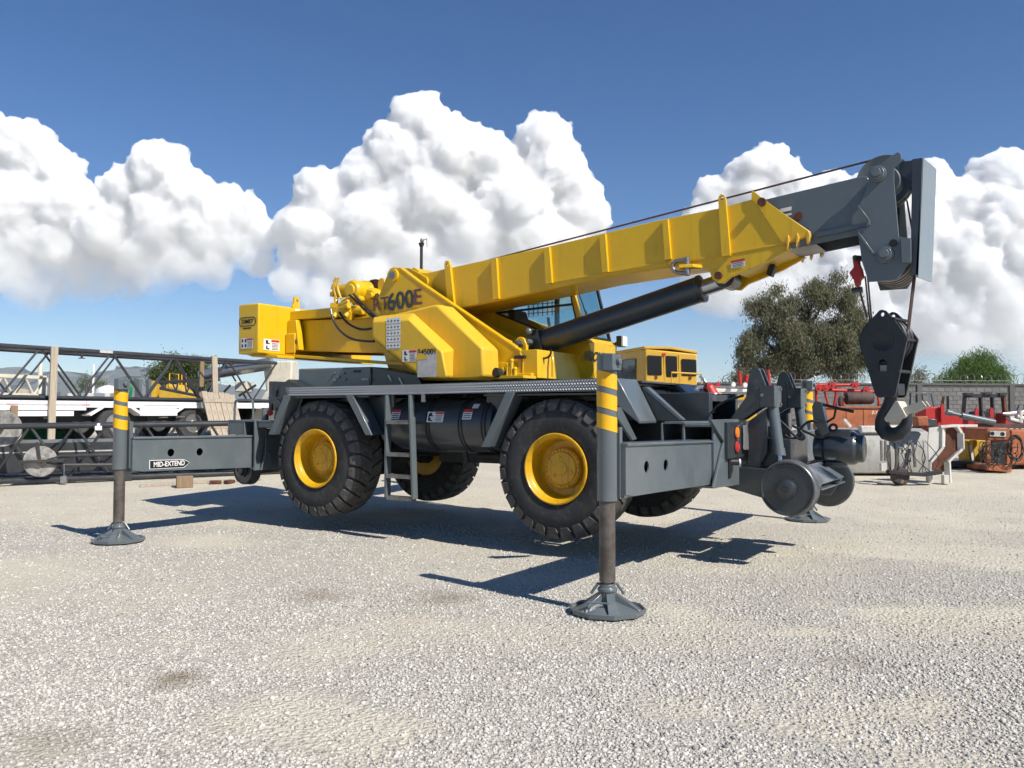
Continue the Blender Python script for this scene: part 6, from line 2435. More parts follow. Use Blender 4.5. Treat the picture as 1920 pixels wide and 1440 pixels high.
for p in [(-1.582,14.027,2.382)]:
    m = MB()
    m.lathe(p, -aw, [(0, .05), (0, .07), (.05, .06), (.05, 0)], 16)
    m.build('red_lamp', 'red_lens', bm_)
for (a_, b_), r_ in zip(([(-1.224,14.97,2.387),(-1.243,14.941,2.78)], [(-1.065,15.072,2.387),(-1.073,15.055,2.67)], [(-0.495,15.437,2.388),(-0.527,15.399,2.813)]), (.055, .075, .045)):
    m = MB()
    m.cyl(a_, b_, r_, r_ * .9, n=14)
    m.lathe(b_, (0, 0, 1), [(-.03, r_ * 1.15), (.02, r_ * 1.15), (.02, 0)], 14)
    m.build('red_cylinder', 'red', bm_)

# red frame with rollers
rfm = thing('red_gantry', [(1.131,18.312,1.138)][0], 'red tubular frame with rollers behind the orange engine cover', 'gantry')
T_ = [Vector(p) for p in [(0.168,17.648,2.305),(1.994,18.821,2.224),(0.198,17.662,2.439),(1.435,18.455,2.44),(0.308,17.739,2.255),(0.316,17.79,1.137),(0.841,18.083,2.223),(0.746,18.047,1.605),(1.08,18.236,2.223),(0.909,18.163,1.305),(0.532,17.884,2.222),(0.662,17.992,1.638),(1.923,18.778,2.174),(2.045,18.898,1.139)]]
for i, j, r_ in ((0, 1, .055), (2, 3, .05), (4, 5, .045), (6, 7, .04), (8, 9, .045), (10, 11, .035), (12, 13, .035)):
    m = MB()
    m.cyl(T_[i], T_[j], r_, n=12)
    m.build('tube', 'red', rfm)
for p in [(0.754,17.899,2.436),(1.356,18.285,2.437),(0.584,17.794,2.353),(1.648,18.478,2.288),(0.402,17.677,2.353)]:
    m = MB()
    m.lathe(p, -aw, [(-.05, .03), (-.05, .105), (.05, .105), (.05, .04), (.07, .04), (.07, 0)], 18)
    m.build('roller', 'red', rfm)

# orange engine cover with muffler
oe = thing('orange_engine_cover', [(1.842,15.23,0.451)][0], 'long faded orange engine cover with a brown muffler on top', 'engine cover')
O_ = [Vector(p) for p in [(1.154,14.739,1.69),(2.585,15.656,1.692),(2.563,15.692,0.452),(1.133,14.776,0.45)]]
for k in range(3):
    m = MB()
    f0, f1 = (0, .38, .66)[k], (.375, .655, 1.0)[k]
    vquad(m, [O_[0].lerp(O_[1], f0), O_[0].lerp(O_[1], f1), O_[3].lerp(O_[2], f1), O_[3].lerp(O_[2], f0)], 1.4, aw)
    m.build('cover_panel', 'orange', oe, .012)
m = MB()
vquad(m, [O_[0] + Vector((0, 0, .06)) - aw * .04, O_[1] + Vector((0, 0, .06)) - aw * .04, O_[1] + Vector((0, 0, .01)) - aw * .04, O_[0] + Vector((0, 0, .01)) - aw * .04], 1.48, aw)
m.build('top_lip', 'orange', oe, .01)
mu = [Vector(p) for p in [(1.621,15.384,1.977),(2.264,15.795,1.992),(1.596,15.367,2.006),(1.494,15.305,1.902),(1.528,15.335,1.692)]]
m = MB()
m.lathe(mu[0], (mu[1] - mu[0]), [(0, 0), (0, .10), (.02, .165), (.04, .175), (.40, .175), (.405, .18), (.42, .18), (.425, .175), (.72, .175), (.76, .15), (.77, 0)], 28)
m.build('muffler', 'muffler', oe)
m = MB()
m.tube([mu[0] + (mu[0] - mu[1]) * .0, mu[2] + (mu[0] - mu[1]) * .12, mu[3], mu[4]], .065, 12, 2)
m.build('exhaust_elbow', 'muffler', oe)
tx = Vector([(2.392,15.478,1.588)][0])
text('JLYL', 'lettering', 'white', oe, .12, tx - aw * .02, RV, (0, 0, 1))

# white tank body lying on the ground
M['tank_white'] = paint('tank white', (.33, .325, .30), .6, .2, .8, (.24, .19, .13), 1.6)
wt = thing('white_tank_body', [(3.426,10.051,0.217)][0], 'dirty white steel tank body lying behind the crane hook', 'tank body')
W0, W1 = Vector([(2.467,9.425,0.217)][0]), Vector([(4.271,10.605,0.217)][0])
ax_ = (W1 - W0).normalized()
ln = (W1 - W0).length
m = MB()
prof_c = []
nS = 8
cs = [(-.50, .06), (-.56, .30), (-.56, .62), (-.45, .82), (-.38, .95), (-.10, 1.02), (.45, 1.02), (.60, .6), (.60, .06)]
sidev = Vector((-ax_.y, ax_.x, 0))
def ringp(t):
    return [W0 + ax_ * (ln * t) + sidev * (a + .5) + Vector((0, 0, b)) for a, b in cs]
m.hull2([tuple(p) for p in ringp(0)], [tuple(p) for p in ringp(.62)])
m.build('tank_shell', 'tank_white', wt, .03)
m = MB()
m.hull2([tuple(p) for p in ringp(.63)], [tuple(p) for p in ringp(1)])
m.build('tank_shell', 'tank_white', wt, .03)
m = MB()
for t in (.22, .62):
    pass
for u0 in ([(3.23,8.977,0.746)][0], [(4.226,9.675,0.744)][0]):
    t = (Vector(u0) - W0).dot(ax_)
    p = W0 + ax_ * t - sidev * .062 + Vector((0, 0, .45))
    q = MB()
    q.bar(p + Vector((0, 0, -.14)), p + Vector((0, 0, .14)), .13, .01, up=sidev)
    q.build('port', 'black', wt)
m = MB()
m.bar(W0 + ax_ * ln * .3 + sidev * .12 + Vector((0, 0, 1.0)), W0 + ax_ * ln * .72 + sidev * .12 + Vector((0, 0, 1.0)), .2, .16)
m.build('top_ledge', 'offwhite', wt, .03)
m = MB()
a_, b2 = [(2.877,8.604,1.444),(2.984,8.679,1.293)]
m.bar(a_, b2, .09, .05)
m.build('bracket', 'offwhite', wt)

# rusty white chute frame
ch = thing('chute_frame', [(4.657,9.654,0.166)][0], 'white steel chute with a rusty inner face standing by the tank body', 'chute')
sh1 = [Vector(p) for p in [(4.766,9.466,1.236),(4.872,9.537,1.172),(4.884,9.558,0.852),(4.628,9.405,0.575),(4.648,9.434,0.181),(4.585,9.393,0.181),(4.357,9.236,0.447),(4.35,9.227,0.575),(4.579,9.362,0.852),(4.603,9.364,1.172)]]
m = MB()
vquad(m, [Vector(p) for p in [(4.64,9.386,1.236),(4.749,9.453,1.3),(4.855,9.524,1.215),(4.876,9.552,0.852),(4.628,9.405,0.575),(4.607,9.399,0.394),(4.383,9.254,0.425),(4.386,9.249,0.596),(4.598,9.373,0.895)]], .02, aw)
m.build('rusty_sheet', 'rust', ch)
def strip(mb, pts, w, th=.12):
    for a, b in zip(pts[:-1], pts[1:]):
        mb.bar(a, b, th, w, up=(0, 0, 1))
m = MB()
strip(m, [Vector(p) - aw * .04 for p in [(4.533,9.315,1.299),(4.803,9.487,1.321),(4.881,9.543,1.172),(4.884,9.558,0.852),(4.647,9.416,0.596),(4.657,9.439,0.181)]], .05)
m.build('flange', 'offwhite', ch, .004)
m = MB()
strip(m, [Vector(p) - aw * .04 for p in [(4.587,9.349,1.299),(4.571,9.355,0.895),(4.359,9.232,0.596),(4.347,9.232,0.404)]], .05)
m.build('flange', 'offwhite', ch, .004)
m = MB()
vquad(m, [Vector(p) for p in [(4.377,9.156,1.279),(4.574,9.282,1.3),(4.558,9.288,0.897),(4.357,9.17,0.62),(4.354,9.153,0.981)]], .03, aw)
m.build('side_sheet', 'offwhite', ch, .004)
m = MB()
m.bar(Vector([(4.758,9.458,1.321)][0]), Vector([(5.18,9.728,1.321)][0]), .05, .05)
m.build('arm', 'offwhite', ch)
m = MB()
for u0 in [(4.374,9.135,0.274),(4.633,9.302,0.253)]:
    m.cbox(u0, (.10, .12, .18), .57)
m.build('foot', 'offwhite', ch, .006)

# scrap axle, tubes and cables in front of the tank body
sa = thing('scrap_axle', [(3.859,9.142,0.165)][0], 'scrapped axle with leaf springs and tangled cables lying below the hook', 'axle')
m = MB()
strip(m, [Vector(p) for p in [(3.704,8.462,0.425),(4.021,8.667,0.383),(4.285,8.837,0.362),(4.585,9.027,0.415)]], .07, .14)
m.build('leaf_spring', 'dark', sa, .006)
m = MB()
m.lathe(Vector([(3.899,8.71,0.323)][0]), -aw, [(-.1, 0), (-.1, .16), (.0, .19), (.1, .14), (.1, 0)], 20)
m.build('brake_drum', 'muffler', sa)
for a_, b_, r_ in (([(3.683,8.785,0.936)][0], [(3.691,8.812,0.382)][0], .035), ([(3.841,8.769,0.877)][0], [(3.85,8.794,0.411)][0], .03), ([(3.937,8.729,0.439)][0], [(4.094,8.815,0.818)][0], .035), ([(4.057,8.902,1.025)][0], [(4.109,8.94,0.898)][0], .03), ([(4.109,8.94,0.898)][0], [(4.137,8.975,0.496)][0], .03), ([(3.792,8.643,0.27)][0], [(3.962,8.516,0.234)][0], .04), ([(3.576,8.593,1.025)][0], [(3.578,8.611,0.622)][0], .025), ([(3.647,8.639,1.025)][0], [(3.64,8.651,0.622)][0], .025)):
    m = MB()
    m.cyl(a_, b_, r_, n=10)
    m.build('strut', 'steel', sa)
m = MB()
m.cbox(Vector([(3.619,8.523,0.502)][0]), (.12, .10, .16), .57)
m.cbox(Vector([(3.929,8.827,0.834)][0]), (.16, .12, .12), .5)
m.build('valve_box', 'offwhite', sa, .008)
rr_ = random.Random(5)
m = MB()
for k in range(11):
    u0 = rr_.uniform(0, 1)
    a_ = Vector([(3.726,8.631,0.984)][0]).lerp(Vector([(4.349,9.029,1.027)][0]), u0)
    b_ = Vector([(3.774,8.508,0.383)][0]).lerp(Vector([(4.48,8.959,0.425)][0]), min(1, max(0, u0 + rr_.uniform(-.2, .2))))
    c2 = (a_ + b_) / 2 + RV * rr_.uniform(-.25, .25) + Vector((0, 0, rr_.uniform(-.1, .1)))
    m.tube([a_, a_.lerp(c2, .6) + RV * .03, c2, b_], .008, 5, 2)
cb = m.build('cable_tangle', 'hose', sa, split=False)
cb['kind'] = 'stuff'

# red loader with a black cage
rl = thing('red_loader', [(4.456,16.9,0.602)][0], 'red loader with a burnt black cab cage in front of the block wall', 'loader')
L_ = [Vector(p) for p in [(3.817,16.444,1.753),(4.285,16.754,1.487),(4.967,17.195,1.4),(4.962,17.205,1.075),(3.805,16.463,1.073),(3.831,16.505,0.453),(4.951,17.223,0.455),(4.773,17.06,1.665),(4.884,17.132,1.636),(4.879,17.141,1.34),(4.742,17.053,1.34)]]
m = MB()
vquad(m, [L_[0], L_[1], L_[2], L_[3], L_[4]], 1.0, aw)
m.build('body', 'red', rl, .02)
m = MB()
vquad(m, [Vector(p) for p in [(3.555,16.158,1.707),(3.914,16.387,1.752),(3.907,16.4,1.311),(3.547,16.171,1.266)]], .6, aw)
m.build('body', 'red', rl, .02)
for k in ((1764, 1771), (1828, 1834), (1856, 1862)):
    m = MB()
    k0 = Vector([(3.926,16.273,1.81)][0])
    off = RV * ((k[0] - 1764) * 22.8 / 1557)
    q = [Vector(p) + off - Vector((0, 0, .10 if k[0] > 1800 else 0)) for p in [(3.926,16.274,1.78),(3.963,16.297,1.824),(4.012,16.33,1.781),(4.016,16.35,1.341),(3.929,16.297,1.283)]]
    vquad(m, q, .05, aw)
    m.build('fin_plate', 'red', rl, .005)
cg = [Vector(p) for p in [(4.388,17.985,2.069),(5.323,18.584,2.07),(4.324,17.973,1.36),(5.363,18.637,1.392),(4.765,18.227,2.069),(4.78,18.26,1.484),(5.049,18.411,2.024),(5.056,18.431,1.638)]]
for i, j, w_ in ((0, 1, .11), (0, 2, .10), (1, 3, .10), (4, 5, .08), (6, 7, .09)):
    m = MB()
    m.bar(cg[i], cg[j], w_, w_)
    m.build('cage_bar', 'block_black' if i != 1 else 'rust', rl, .006)
for i, j in ((0, 2), (1, 3)):
    m = MB()
    m.bar(cg[i] + aw * 1.2, cg[j] + aw * 1.2, .07, .07)
    m.build('cage_bar', 'rust', rl)
m = MB()
for u0 in [(4.467,18.034,2.115),(4.921,18.325,2.131),(5.285,18.558,2.116)]:
    m.cbox(u0, (.22, .2, .07), .57)
m.build('cage_lug', 'block_black', rl)
ra = [Vector(p) for p in [(4.245,14.942,1.576),(4.499,15.108,1.507),(5.217,15.575,1.329)]]
m = MB()
m.cyl(ra[0], ra[1], .05, n=14)
m.cyl(ra[1], ra[2], .085, n=16)
m.lathe(ra[0], (ra[0] - ra[1]), [(-.05, .08), (.08, .08), (.08, 0)], 14)
m.build('ram', 'grey', rl)
# second cage
sc_ = thing('cab_cage', [(3.264,18.49,1.157)][0], 'grey bare cab cage between the hook and the block wall', 'cage')
k2 = [Vector(p) for p in [(2.944,18.244,2.168),(3.471,18.582,2.153),(2.899,18.256,1.157),(3.591,18.693,1.318),(3.241,18.435,2.152),(3.262,18.463,1.799)]]
for i, j in ((0, 1), (0, 2), (1, 3), (4, 5)):
    m = MB()
    m.bar(k2[i], k2[j], .06, .06)
    m.build('cage_bar', 'grey', sc_, .005)
# red machinery right edge and dark plate
rb_ = thing('red_platform', [(5.546,18.782,0.715)][0], 'red low platform with pipes at the right edge by the wall', 'platform')
m = MB()
vquad(m, [Vector(p) for p in [(5.366,18.632,1.562),(6.338,19.258,1.517),(6.332,19.267,1.178),(5.36,18.643,1.207)]], .5, aw)
m.build('deck', 'red', rb_, .01)
m = MB()
vquad(m, [Vector(p) for p in [(5.054,15.472,1.301),(6.448,16.367,1.275),(6.447,16.37,1.178),(5.051,15.475,1.177)]], .5, aw)
m.build('dark_plate', 'muffler', rb_, .01)
for a_, b_ in zip([(5.526,16.364,1.408),(5.682,16.461,1.493),(5.768,16.51,1.634)], [(5.798,16.542,1.324),(5.976,16.656,1.324),(5.763,16.518,1.352)]):
    m = MB()
    m.cyl(a_, b_, .07, n=12)
    m.build('pipe', 'offwhite', rb_)

# yellow box
yb_ = thing('yellow_box', [(4.949,13.329,0.324)][0], 'battered yellow steel box tilted beside the orange welder', 'box')
yq = [Vector(p) for p in [(4.869,12.991,0.938),(5.165,13.181,0.939),(5.176,13.211,0.363),(4.933,13.056,0.35)]]
m = MB()
vquad(m, [yq[0], yq[1] + RV * .6, yq[2] + RV * .6, yq[3]], .6, aw)
m.build('shell', 'old_yellow', yb_, .02)
m = MB()
vquad(m, [Vector(p) for p in [(4.745,13.031,0.922),(4.862,13.106,0.935),(4.926,13.17,0.344),(4.831,13.108,0.369)]], .5, aw)
m.build('side_panel', 'old_yellow', yb_, .02)
m = MB()
vquad(m, [Vector(p) - aw * .02 for p in [(4.815,12.961,0.826),(4.867,12.995,0.826),(4.903,13.033,0.45),(4.861,13.006,0.45)]], .01, aw)
m.build('label_plate', 'white', yb_)
sk_ = Vector([(4.635,12.748,0.306)][0])
m = MB()
m.bar(sk_ - RV * .6 + Vector((0, 0, .08)), sk_ + RV * 1.2 + Vector((0, 0, .08)), .6, .12)
tag(m.build('steel_skid', 'dark', None, .01), 'flat dark steel skid on the gravel under the yellow box', 'skid')

# orange welder
we = thing('welder', [(5.518,12.056,0.247)][0], 'orange welding generator with twin gauges and hanging cables', 'welder')
wD = [Vector(p) for p in [(5.234,11.907,1.199),(5.294,11.944,1.247),(5.633,12.161,1.247),(5.671,12.188,1.176),(5.687,12.207,0.964),(5.23,11.914,0.963),(5.23,11.936,0.42),(5.3,11.981,0.42),(5.598,12.172,0.42),(5.668,12.217,0.42),(5.227,11.942,0.231),(5.674,12.229,0.231)]]
m = MB()
vquad(m, [wD[0], wD[1], wD[2], wD[3], wD[4], wD[5]], 1.0, aw)
m.build('control_head', 'orange', we, .03)
for a_, b_ in ((1851, 1857), (1888, 1895)):
    m = MB()
    o0 = Vector([(5.24,11.92,0.963)][0])
    off = RV * ((a_ - 1851) * 18.4 / 1557)
    q = [Vector(p) + off for p in [(5.24,11.92,0.963),(5.304,11.962,0.963),(5.3,11.981,0.42),(5.23,11.936,0.42)]]
    vquad(m, q, .08, aw)
    m.build('upright', 'orange', we, .01)
m = MB()
vquad(m, [Vector(p) for p in [(5.226,11.815,0.403),(5.691,12.113,0.427),(5.688,12.117,0.262),(5.224,11.818,0.309)]], 1.5, aw)
m.build('skid_base', 'orange', we, .01)
m = MB()
vquad(m, [Vector(p) for p in [(5.674,12.784,1.19),(6.635,13.4,1.191),(6.621,13.423,0.39),(5.66,12.807,0.389)]], 1.0, aw)
m.build('engine_box', 'orange', we, .04)
m = MB()
vquad(m, [Vector(p) for p in [(5.266,12.652,0.919),(5.584,12.856,0.919),(5.575,12.871,0.407),(5.257,12.667,0.406)]], .05, aw)
m.build('inner_panel', 'dark', we)
m = MB()
vquad(m, [Vector(p) - aw * .03 for p in [(5.283,11.94,1.176),(5.582,12.131,1.176),(5.579,12.135,1.046),(5.281,11.943,1.058)]], .02, aw)
fc = m.build('gauge_panel', 'sticker', we)
for p in [(5.337,11.858,1.119),(5.525,11.979,1.108)]:
    m = MB()
    m.lathe(p, -aw, [(0, .045), (.02, .045), (.02, .03), (.01, .03), (.01, 0)], 18)
    m.build('gauge', 'black', we)
m = MB()
rr_ = random.Random(9)
for k in range(14):
    a_ = Vector([(5.238,11.743,0.921)][0]) + RV * rr_.uniform(-.1, .6) + Vector((0, 0, rr_.uniform(-.1, .08)))
    r0 = rr_.uniform(.12, .28)
    cc = a_ + Vector((0, 0, -r0)) - RV * rr_.uniform(-.1, .12)
    pts_ = [cc + RV * math.cos(t) * r0 * .75 + Vector((0, 0, math.sin(t) * r0 * rr_.uniform(.85, 1.15))) - aw * rr_.uniform(0, .1) for t in np.linspace(1.2, 1.2 + 5.6, 14)]
    m.tube(pts_, .009, 5, 1)
cb = m.build('cable_coil', 'hose', we, split=False)
cb['kind'] = 'stuff'
m = MB()
for k in range(7):
    r0 = .22 + .012 * k
    cc = Vector([(5.747,12.133,0.803)][0]) + RV * rr_.uniform(-.04, .04)
    pts_ = [cc + RV * math.cos(t) * r0 * .6 + Vector((0, 0, math.sin(t) * r0)) - aw * rr_.uniform(0, .06) for t in np.linspace(0, 6.28, 18)]
    m.tube(pts_, .009, 5, 1)
cb = m.build('cable_coil', 'hose', we, split=False)
cb['kind'] = 'stuff'

# ---- more yard clutter on the right
hz_ = [Vector(p) for p in [(5.369,16.733,1.548),(5.854,17.042,1.607),(5.523,16.838,1.405),(6.031,17.166,1.348)]]
tb_ = thing('drill_rods', hz_[0], 'bundle of pale and grey steel rods lying on the red platform', 'rods')
for k in range(6):
    m = MB()
    a_ = hz_[0].lerp(hz_[2], k / 5) + Vector((0, 0, .03 * (k % 2)))
    b_ = hz_[1].lerp(hz_[3], k / 5)
    m.cyl(a_, b_, .035, n=8)
    m.build('rod', ('steel', 'offwhite', 'rust')[k % 3], tb_)
rd_ = thing('rusty_bars', [(4.506,14.548,0.754)][0], 'rusty upright bars leaning under the red loader', 'bars')
for k in range(7):
    m = MB()
    a_ = Vector([(4.504,14.551,0.66)][0]) + RV * (.09 * k)
    m.bar(a_ + Vector((0, 0, -.35)), a_ + RV * .03 * ((k % 3) - 1) + Vector((0, 0, .33)), .035, .03)
    m.build('bar', 'rust', rd_)
wp_ = [Vector(p) for p in [(4.911,14.196,1.195),(5.166,14.359,1.195),(5.094,14.351,0.261),(4.961,14.266,0.261)]]
m = MB()
vquad(m, wp_, .04, aw)
tag(m.build('plastic_panel', 'sticker', None, .004), 'pale panel standing on edge left of the orange welder', 'panel sheet')
bk_ = thing('engine_block', [(5.138,18.502,1.176)][0], 'dark engine block with pipes showing inside the black cab cage', 'engine')
m = MB()
vquad(m, [Vector(p) for p in [(4.691,18.911,1.608),(5.091,19.166,1.64),(5.112,19.192,1.324),(4.659,18.903,1.292)]], .6, aw)
m.build('block_body', 'dark', bk_, .03)
for a_, b_ in zip([(4.764,18.6,1.639),(4.922,18.7,1.67),(5.419,19.023,1.562),(5.657,19.174,1.609)], [(4.837,18.66,1.327),(5.047,18.794,1.327),(5.573,19.132,1.297),(5.713,19.202,1.796)]):
    m = MB()
    m.cyl(a_, b_, .05, n=10)
    m.build('pipe', 'steel', bk_)
cr_ = thing('stake_post', [(3.383,24.512,1.074)][0], 'dark upright steel stake in front of the block wall', 'post')
m = MB()
q_ = Vector([(3.386,24.47,2.172)][0])
m.bar(Vector((q_.x, q_.y, tz(q_.x, q_.y) - .05)), q_, .14, .08)
m.build('stake', 'dark', cr_)
ob_ = thing('red_gearbox', [(3.378,13.807,1.224)][0], 'dull red gearbox casing on the white tank body below the latch', 'gearbox')
m = MB()
vquad(m, [Vector(p) for p in [(4.074,9.964,1.487),(4.263,10.084,1.509),(4.278,10.102,1.308),(4.09,9.982,1.285)]], .25, aw)
m.build('casing', 'orange', ob_, .02)
m = MB()
vquad(m, [Vector(p) for p in [(4.231,10.185,1.452),(4.411,10.3,1.441),(4.408,10.305,1.284),(4.228,10.189,1.284)]], .3, aw)
m.build('cover', 'grey_dark', ob_, .01)

# ---- feet, legs and wheels that carry the yard machines
def stand(parent, p, mat, w=.10, name='leg'):
    p = Vector(p)
    m = MB()
    m.bar(Vector((p.x, p.y, tz(p.x, p.y) - .03)), p, w, w)
    m.build(name, mat, parent, .004)
def road_wheel(parent, p, r, w=.3):
    p = Vector(p)
    c = Vector((p.x, p.y, tz(p.x, p.y) + r))
    m = MB()
    m.lathe(c - aw * w / 2, aw, [(0, r * .55), (-.01, r * .7), (0, r * .92), (.04, r), (w - .04, r), (w, r * .92), (w + .01, r * .7), (w, r * .55)], 28, caps=False)
    m.build('tyre', 'rubber', parent)
    m = MB()
    m.lathe(c - aw * w / 2, aw, [(.02, 0), (.02, r * .25), (.06, r * .45), (.01, r * .56), (w - .01, r * .56), (w - .05, 0)], 24)
    m.build('wheel_rim', 'steel', parent)
for p in [(3.923,16.772,1.188),(4.801,17.335,1.189)]:
    road_wheel(rl, p, .42)
    road_wheel(rl, Vector(p) + aw * .9, .42)
for p in [(-1.644,14.143,1.476),(-0.865,14.642,1.477)]:
    road_wheel(bm_, Vector(p) + aw * .4, .5)
    road_wheel(bm_, Vector(p) + aw * 1.3, .5)
for p in [(0.303,17.78,1.171),(0.747,18.046,1.638),(0.924,18.171,1.338),(2.046,18.897,1.173)]:
    stand(rfm, p, 'red', .08)
for p in [(2.899,18.256,1.157),(3.591,18.693,1.318),(3.262,18.463,1.799)]:
    stand(sc_, p, 'grey', .06)
for p in [(5.391,18.9,1.22),(6.268,19.462,1.221)]:
    stand(rb_, p, 'red', .12)
    stand(rb_, Vector(p) + aw * .3, 'red', .12)
for p in [(5.11,15.75,1.187),(6.389,16.57,1.188)]:
    stand(rb_, p, 'muffler', .12)
for p in [(4.699,19.166,1.306),(5.048,19.389,1.322)]:
    stand(bk_, p, 'dark', .2)
for p in [(5.573,19.131,1.328),(5.705,19.215,1.359)]:
    stand(bk_, p, 'steel', .06)
for p in [(-18.069,11.348,1.275),(-16.997,12.035,1.276)]:
    road_wheel(tc_, Vector(p) + aw * .3, .5)
    road_wheel(tc_, Vector(p) + aw * 1.5, .5)
for p in [(-24.626,11.902,1.209),(-23.04,12.918,1.211)]:
    road_wheel(ym, Vector(p) + aw * .3, .5)

# ------------------------------------------------------------------ block wall, razor wire, trees, hills, air
def block_mat():
    m, nt, b = principled('concrete block', (.16, .155, .15), .9)
    v = coords(nt)
    oi = nt.nodes.new('ShaderNodeObjectInfo')
    n1 = noise(nt, v, 7, 6, .7)
    c = ramp(nt, n1, [(.3, (.12, .115, .11)), (.75, (.205, .20, .195))])
    c2 = ramp(nt, oi.outputs['Random'], [(0, (.84, .84, .84)), (1, (1.08, 1.07, 1.06))])
    mx = nt.nodes.new('ShaderNodeMix')
    mx.data_type = 'RGBA'
    mx.blend_type = 'MULTIPLY'
    mx.inputs[0].default_value = 1
    nt.links.new(c, mx.inputs[6])
    nt.links.new(c2, mx.inputs[7])
    nt.links.new(mx.outputs[2], b.inputs['Base Color'])
    bump(nt, b, n1, .4, .02)
    return m
M['block'] = block_mat()
M['mortar'] = plain('mortar', (.10, .097, .093), .95)
wa = Vector([(1.735,34.079,2.874)][0])
wb = Vector([(5.521,37.213,3.026)][0])
wd = (wb - wa)
wd.z = 0
wd.normalize()
wn_ = Vector((wd.y, -wd.x, 0))
w_org = wa - wd * 14
w_len = 24.0
z_top = 2.93
wall = thing('block_wall', (w_org + wd * w_len / 2).to_tuple()[:2] + (1.0,), 'grey concrete block wall along the back of the yard', 'wall')
bz = MB()
p0, p1 = w_org.copy(), w_org + wd * w_len
p0.z = p1.z = .6 + (z_top - .6) / 2
bz.bar(p0 - wn_ * .06, p1 - wn_ * .06, .12, z_top - .6)
bz.build('wall_core', 'mortar', wall)
bw, bh = .40, .20
blk = MB()
blk.box((-bw / 2 + .006, -.05, -bh / 2 + .006), (bw / 2 - .006, .05, bh / 2 - .006))
proto = blk.build('block', 'block', wall, .006)
rz = math.atan2(wd.y, wd.x)
cells = []
for r_ in range(8):
    for c_ in range(int(w_len / bw) + 1):
        s = c_ * bw + (bw / 2 if r_ % 2 else 0)
        p = w_org + wd * s
        p.z = z_top - .06 - bh * (r_ + .5)
        cells.append((p, s, r_))
vis = [c for c in cells if 11.5 < c[1] < 19.4]
rest = [c for c in cells if not (11.5 < c[1] < 19.4)]
rw = random.Random(2)
wl = wall.location.copy()
first = True
for p, s, r_ in vis:
    o = proto if first else proto.copy()
    if not first:
        COL.objects.link(o)
        o.parent = wall
    first = False
    o.location = p + wn_ * (.012 + rw.uniform(0, .008)) - wl
    o.rotation_euler = (0, 0, rz + math.pi)
rs_ = MB()
for p, s, r_ in rest:
    q = p + wn_ * .015
    rs_.bar(q - wd * (bw / 2 - .006), q + wd * (bw / 2 - .006), .10, bh - .012)
ro = rs_.build('far_blocks', 'block', wall, split=False)
ro['kind'] = 'stuff'
cp_ = MB()
q0, q1 = w_org.copy(), w_org + wd * w_len
q0.z = q1.z = z_top - .025
cp_.bar(q0, q1, .26, .07)
cp_.build('coping', 'mortar', wall, .006)
for s in (1.5, 5.5, 9.5, 13.5, 18.2, 22.0):
    m = MB()
    q = w_org + wd * s + wn_ * .02
    m.bar(Vector((q.x, q.y, .6)), Vector((q.x, q.y, z_top + .003)), .24, .26, up=wd)
    m.build('pilaster', 'mortar', wall, .01)
# razor wire coils
rwz = thing('razor_wire', wa.to_tuple(), 'coiled razor wire running along the top of the block wall', 'razor wire')
pts = []
for k in range(24 * 46):
    t = k / 24
    s = 6.0 + t * .42 + .08 * math.sin(t * 1.7)
    if s > 21.5:
        break
    a = 2 * math.pi * t
    rr = .25 + .05 * math.sin(t * 2.1)
    c = w_org + wd * (s + math.cos(a) * .16) + wn_ * (math.cos(a) * rr * .8)
    pts.append((c.x, c.y, z_top + .22 + math.sin(a) * rr))
m = MB()
m.tube(pts, .012, 5)
m.build('coil', 'steel', rwz)
m = MB()
a_ = w_org + wd * 6
b_ = w_org + wd * 21.5
m.cyl((a_.x, a_.y, z_top + .16), (b_.x, b_.y, z_top + .16), .006, n=5)
m.build('tie_wire', 'steel', rwz)

# ---- trees
def leaf_mat(name, cols):
    m, nt, b = principled(name, cols[0], .6, 0, .3)
    g = nt.nodes.new('ShaderNodeNewGeometry')
    c = ramp(nt, g.outputs['Random Per Island'], [(k / (len(cols) - 1), c) for k, c in enumerate(cols)])
    nt.links.new(c, b.inputs['Base Color'])
    nt.nodes.remove(b)
    d = nt.nodes.new('ShaderNodeBsdfDiffuse')
    t = nt.nodes.new('ShaderNodeBsdfTranslucent')
    mx = nt.nodes.new('ShaderNodeMixShader')
    mx.inputs[0].default_value = .3
    nt.links.new(c, d.inputs[0])
    nt.links.new(c, t.inputs[0])
    nt.links.new(d.outputs[0], mx.inputs[1])
    nt.links.new(t.outputs[0], mx.inputs[2])
    nt.links.new(mx.outputs[0], nt.nodes['Material Output'].inputs[0])
    return m
M['euca'] = leaf_mat('gum leaf', [(.11, .125, .07), (.17, .185, .11), (.21, .21, .135), (.24, .195, .13), (.15, .165, .095)])
M['pepper'] = leaf_mat('pepper leaf', [(.08, .14, .035), (.12, .20, .055), (.16, .24, .075), (.10, .16, .045)])
M['olive'] = leaf_mat('olive leaf', [(.075, .105, .045), (.115, .15, .065), (.14, .17, .085)])
M['bark'] = rusty('bark', (.07, .055, .042), (.13, .105, .085), .9, 6)

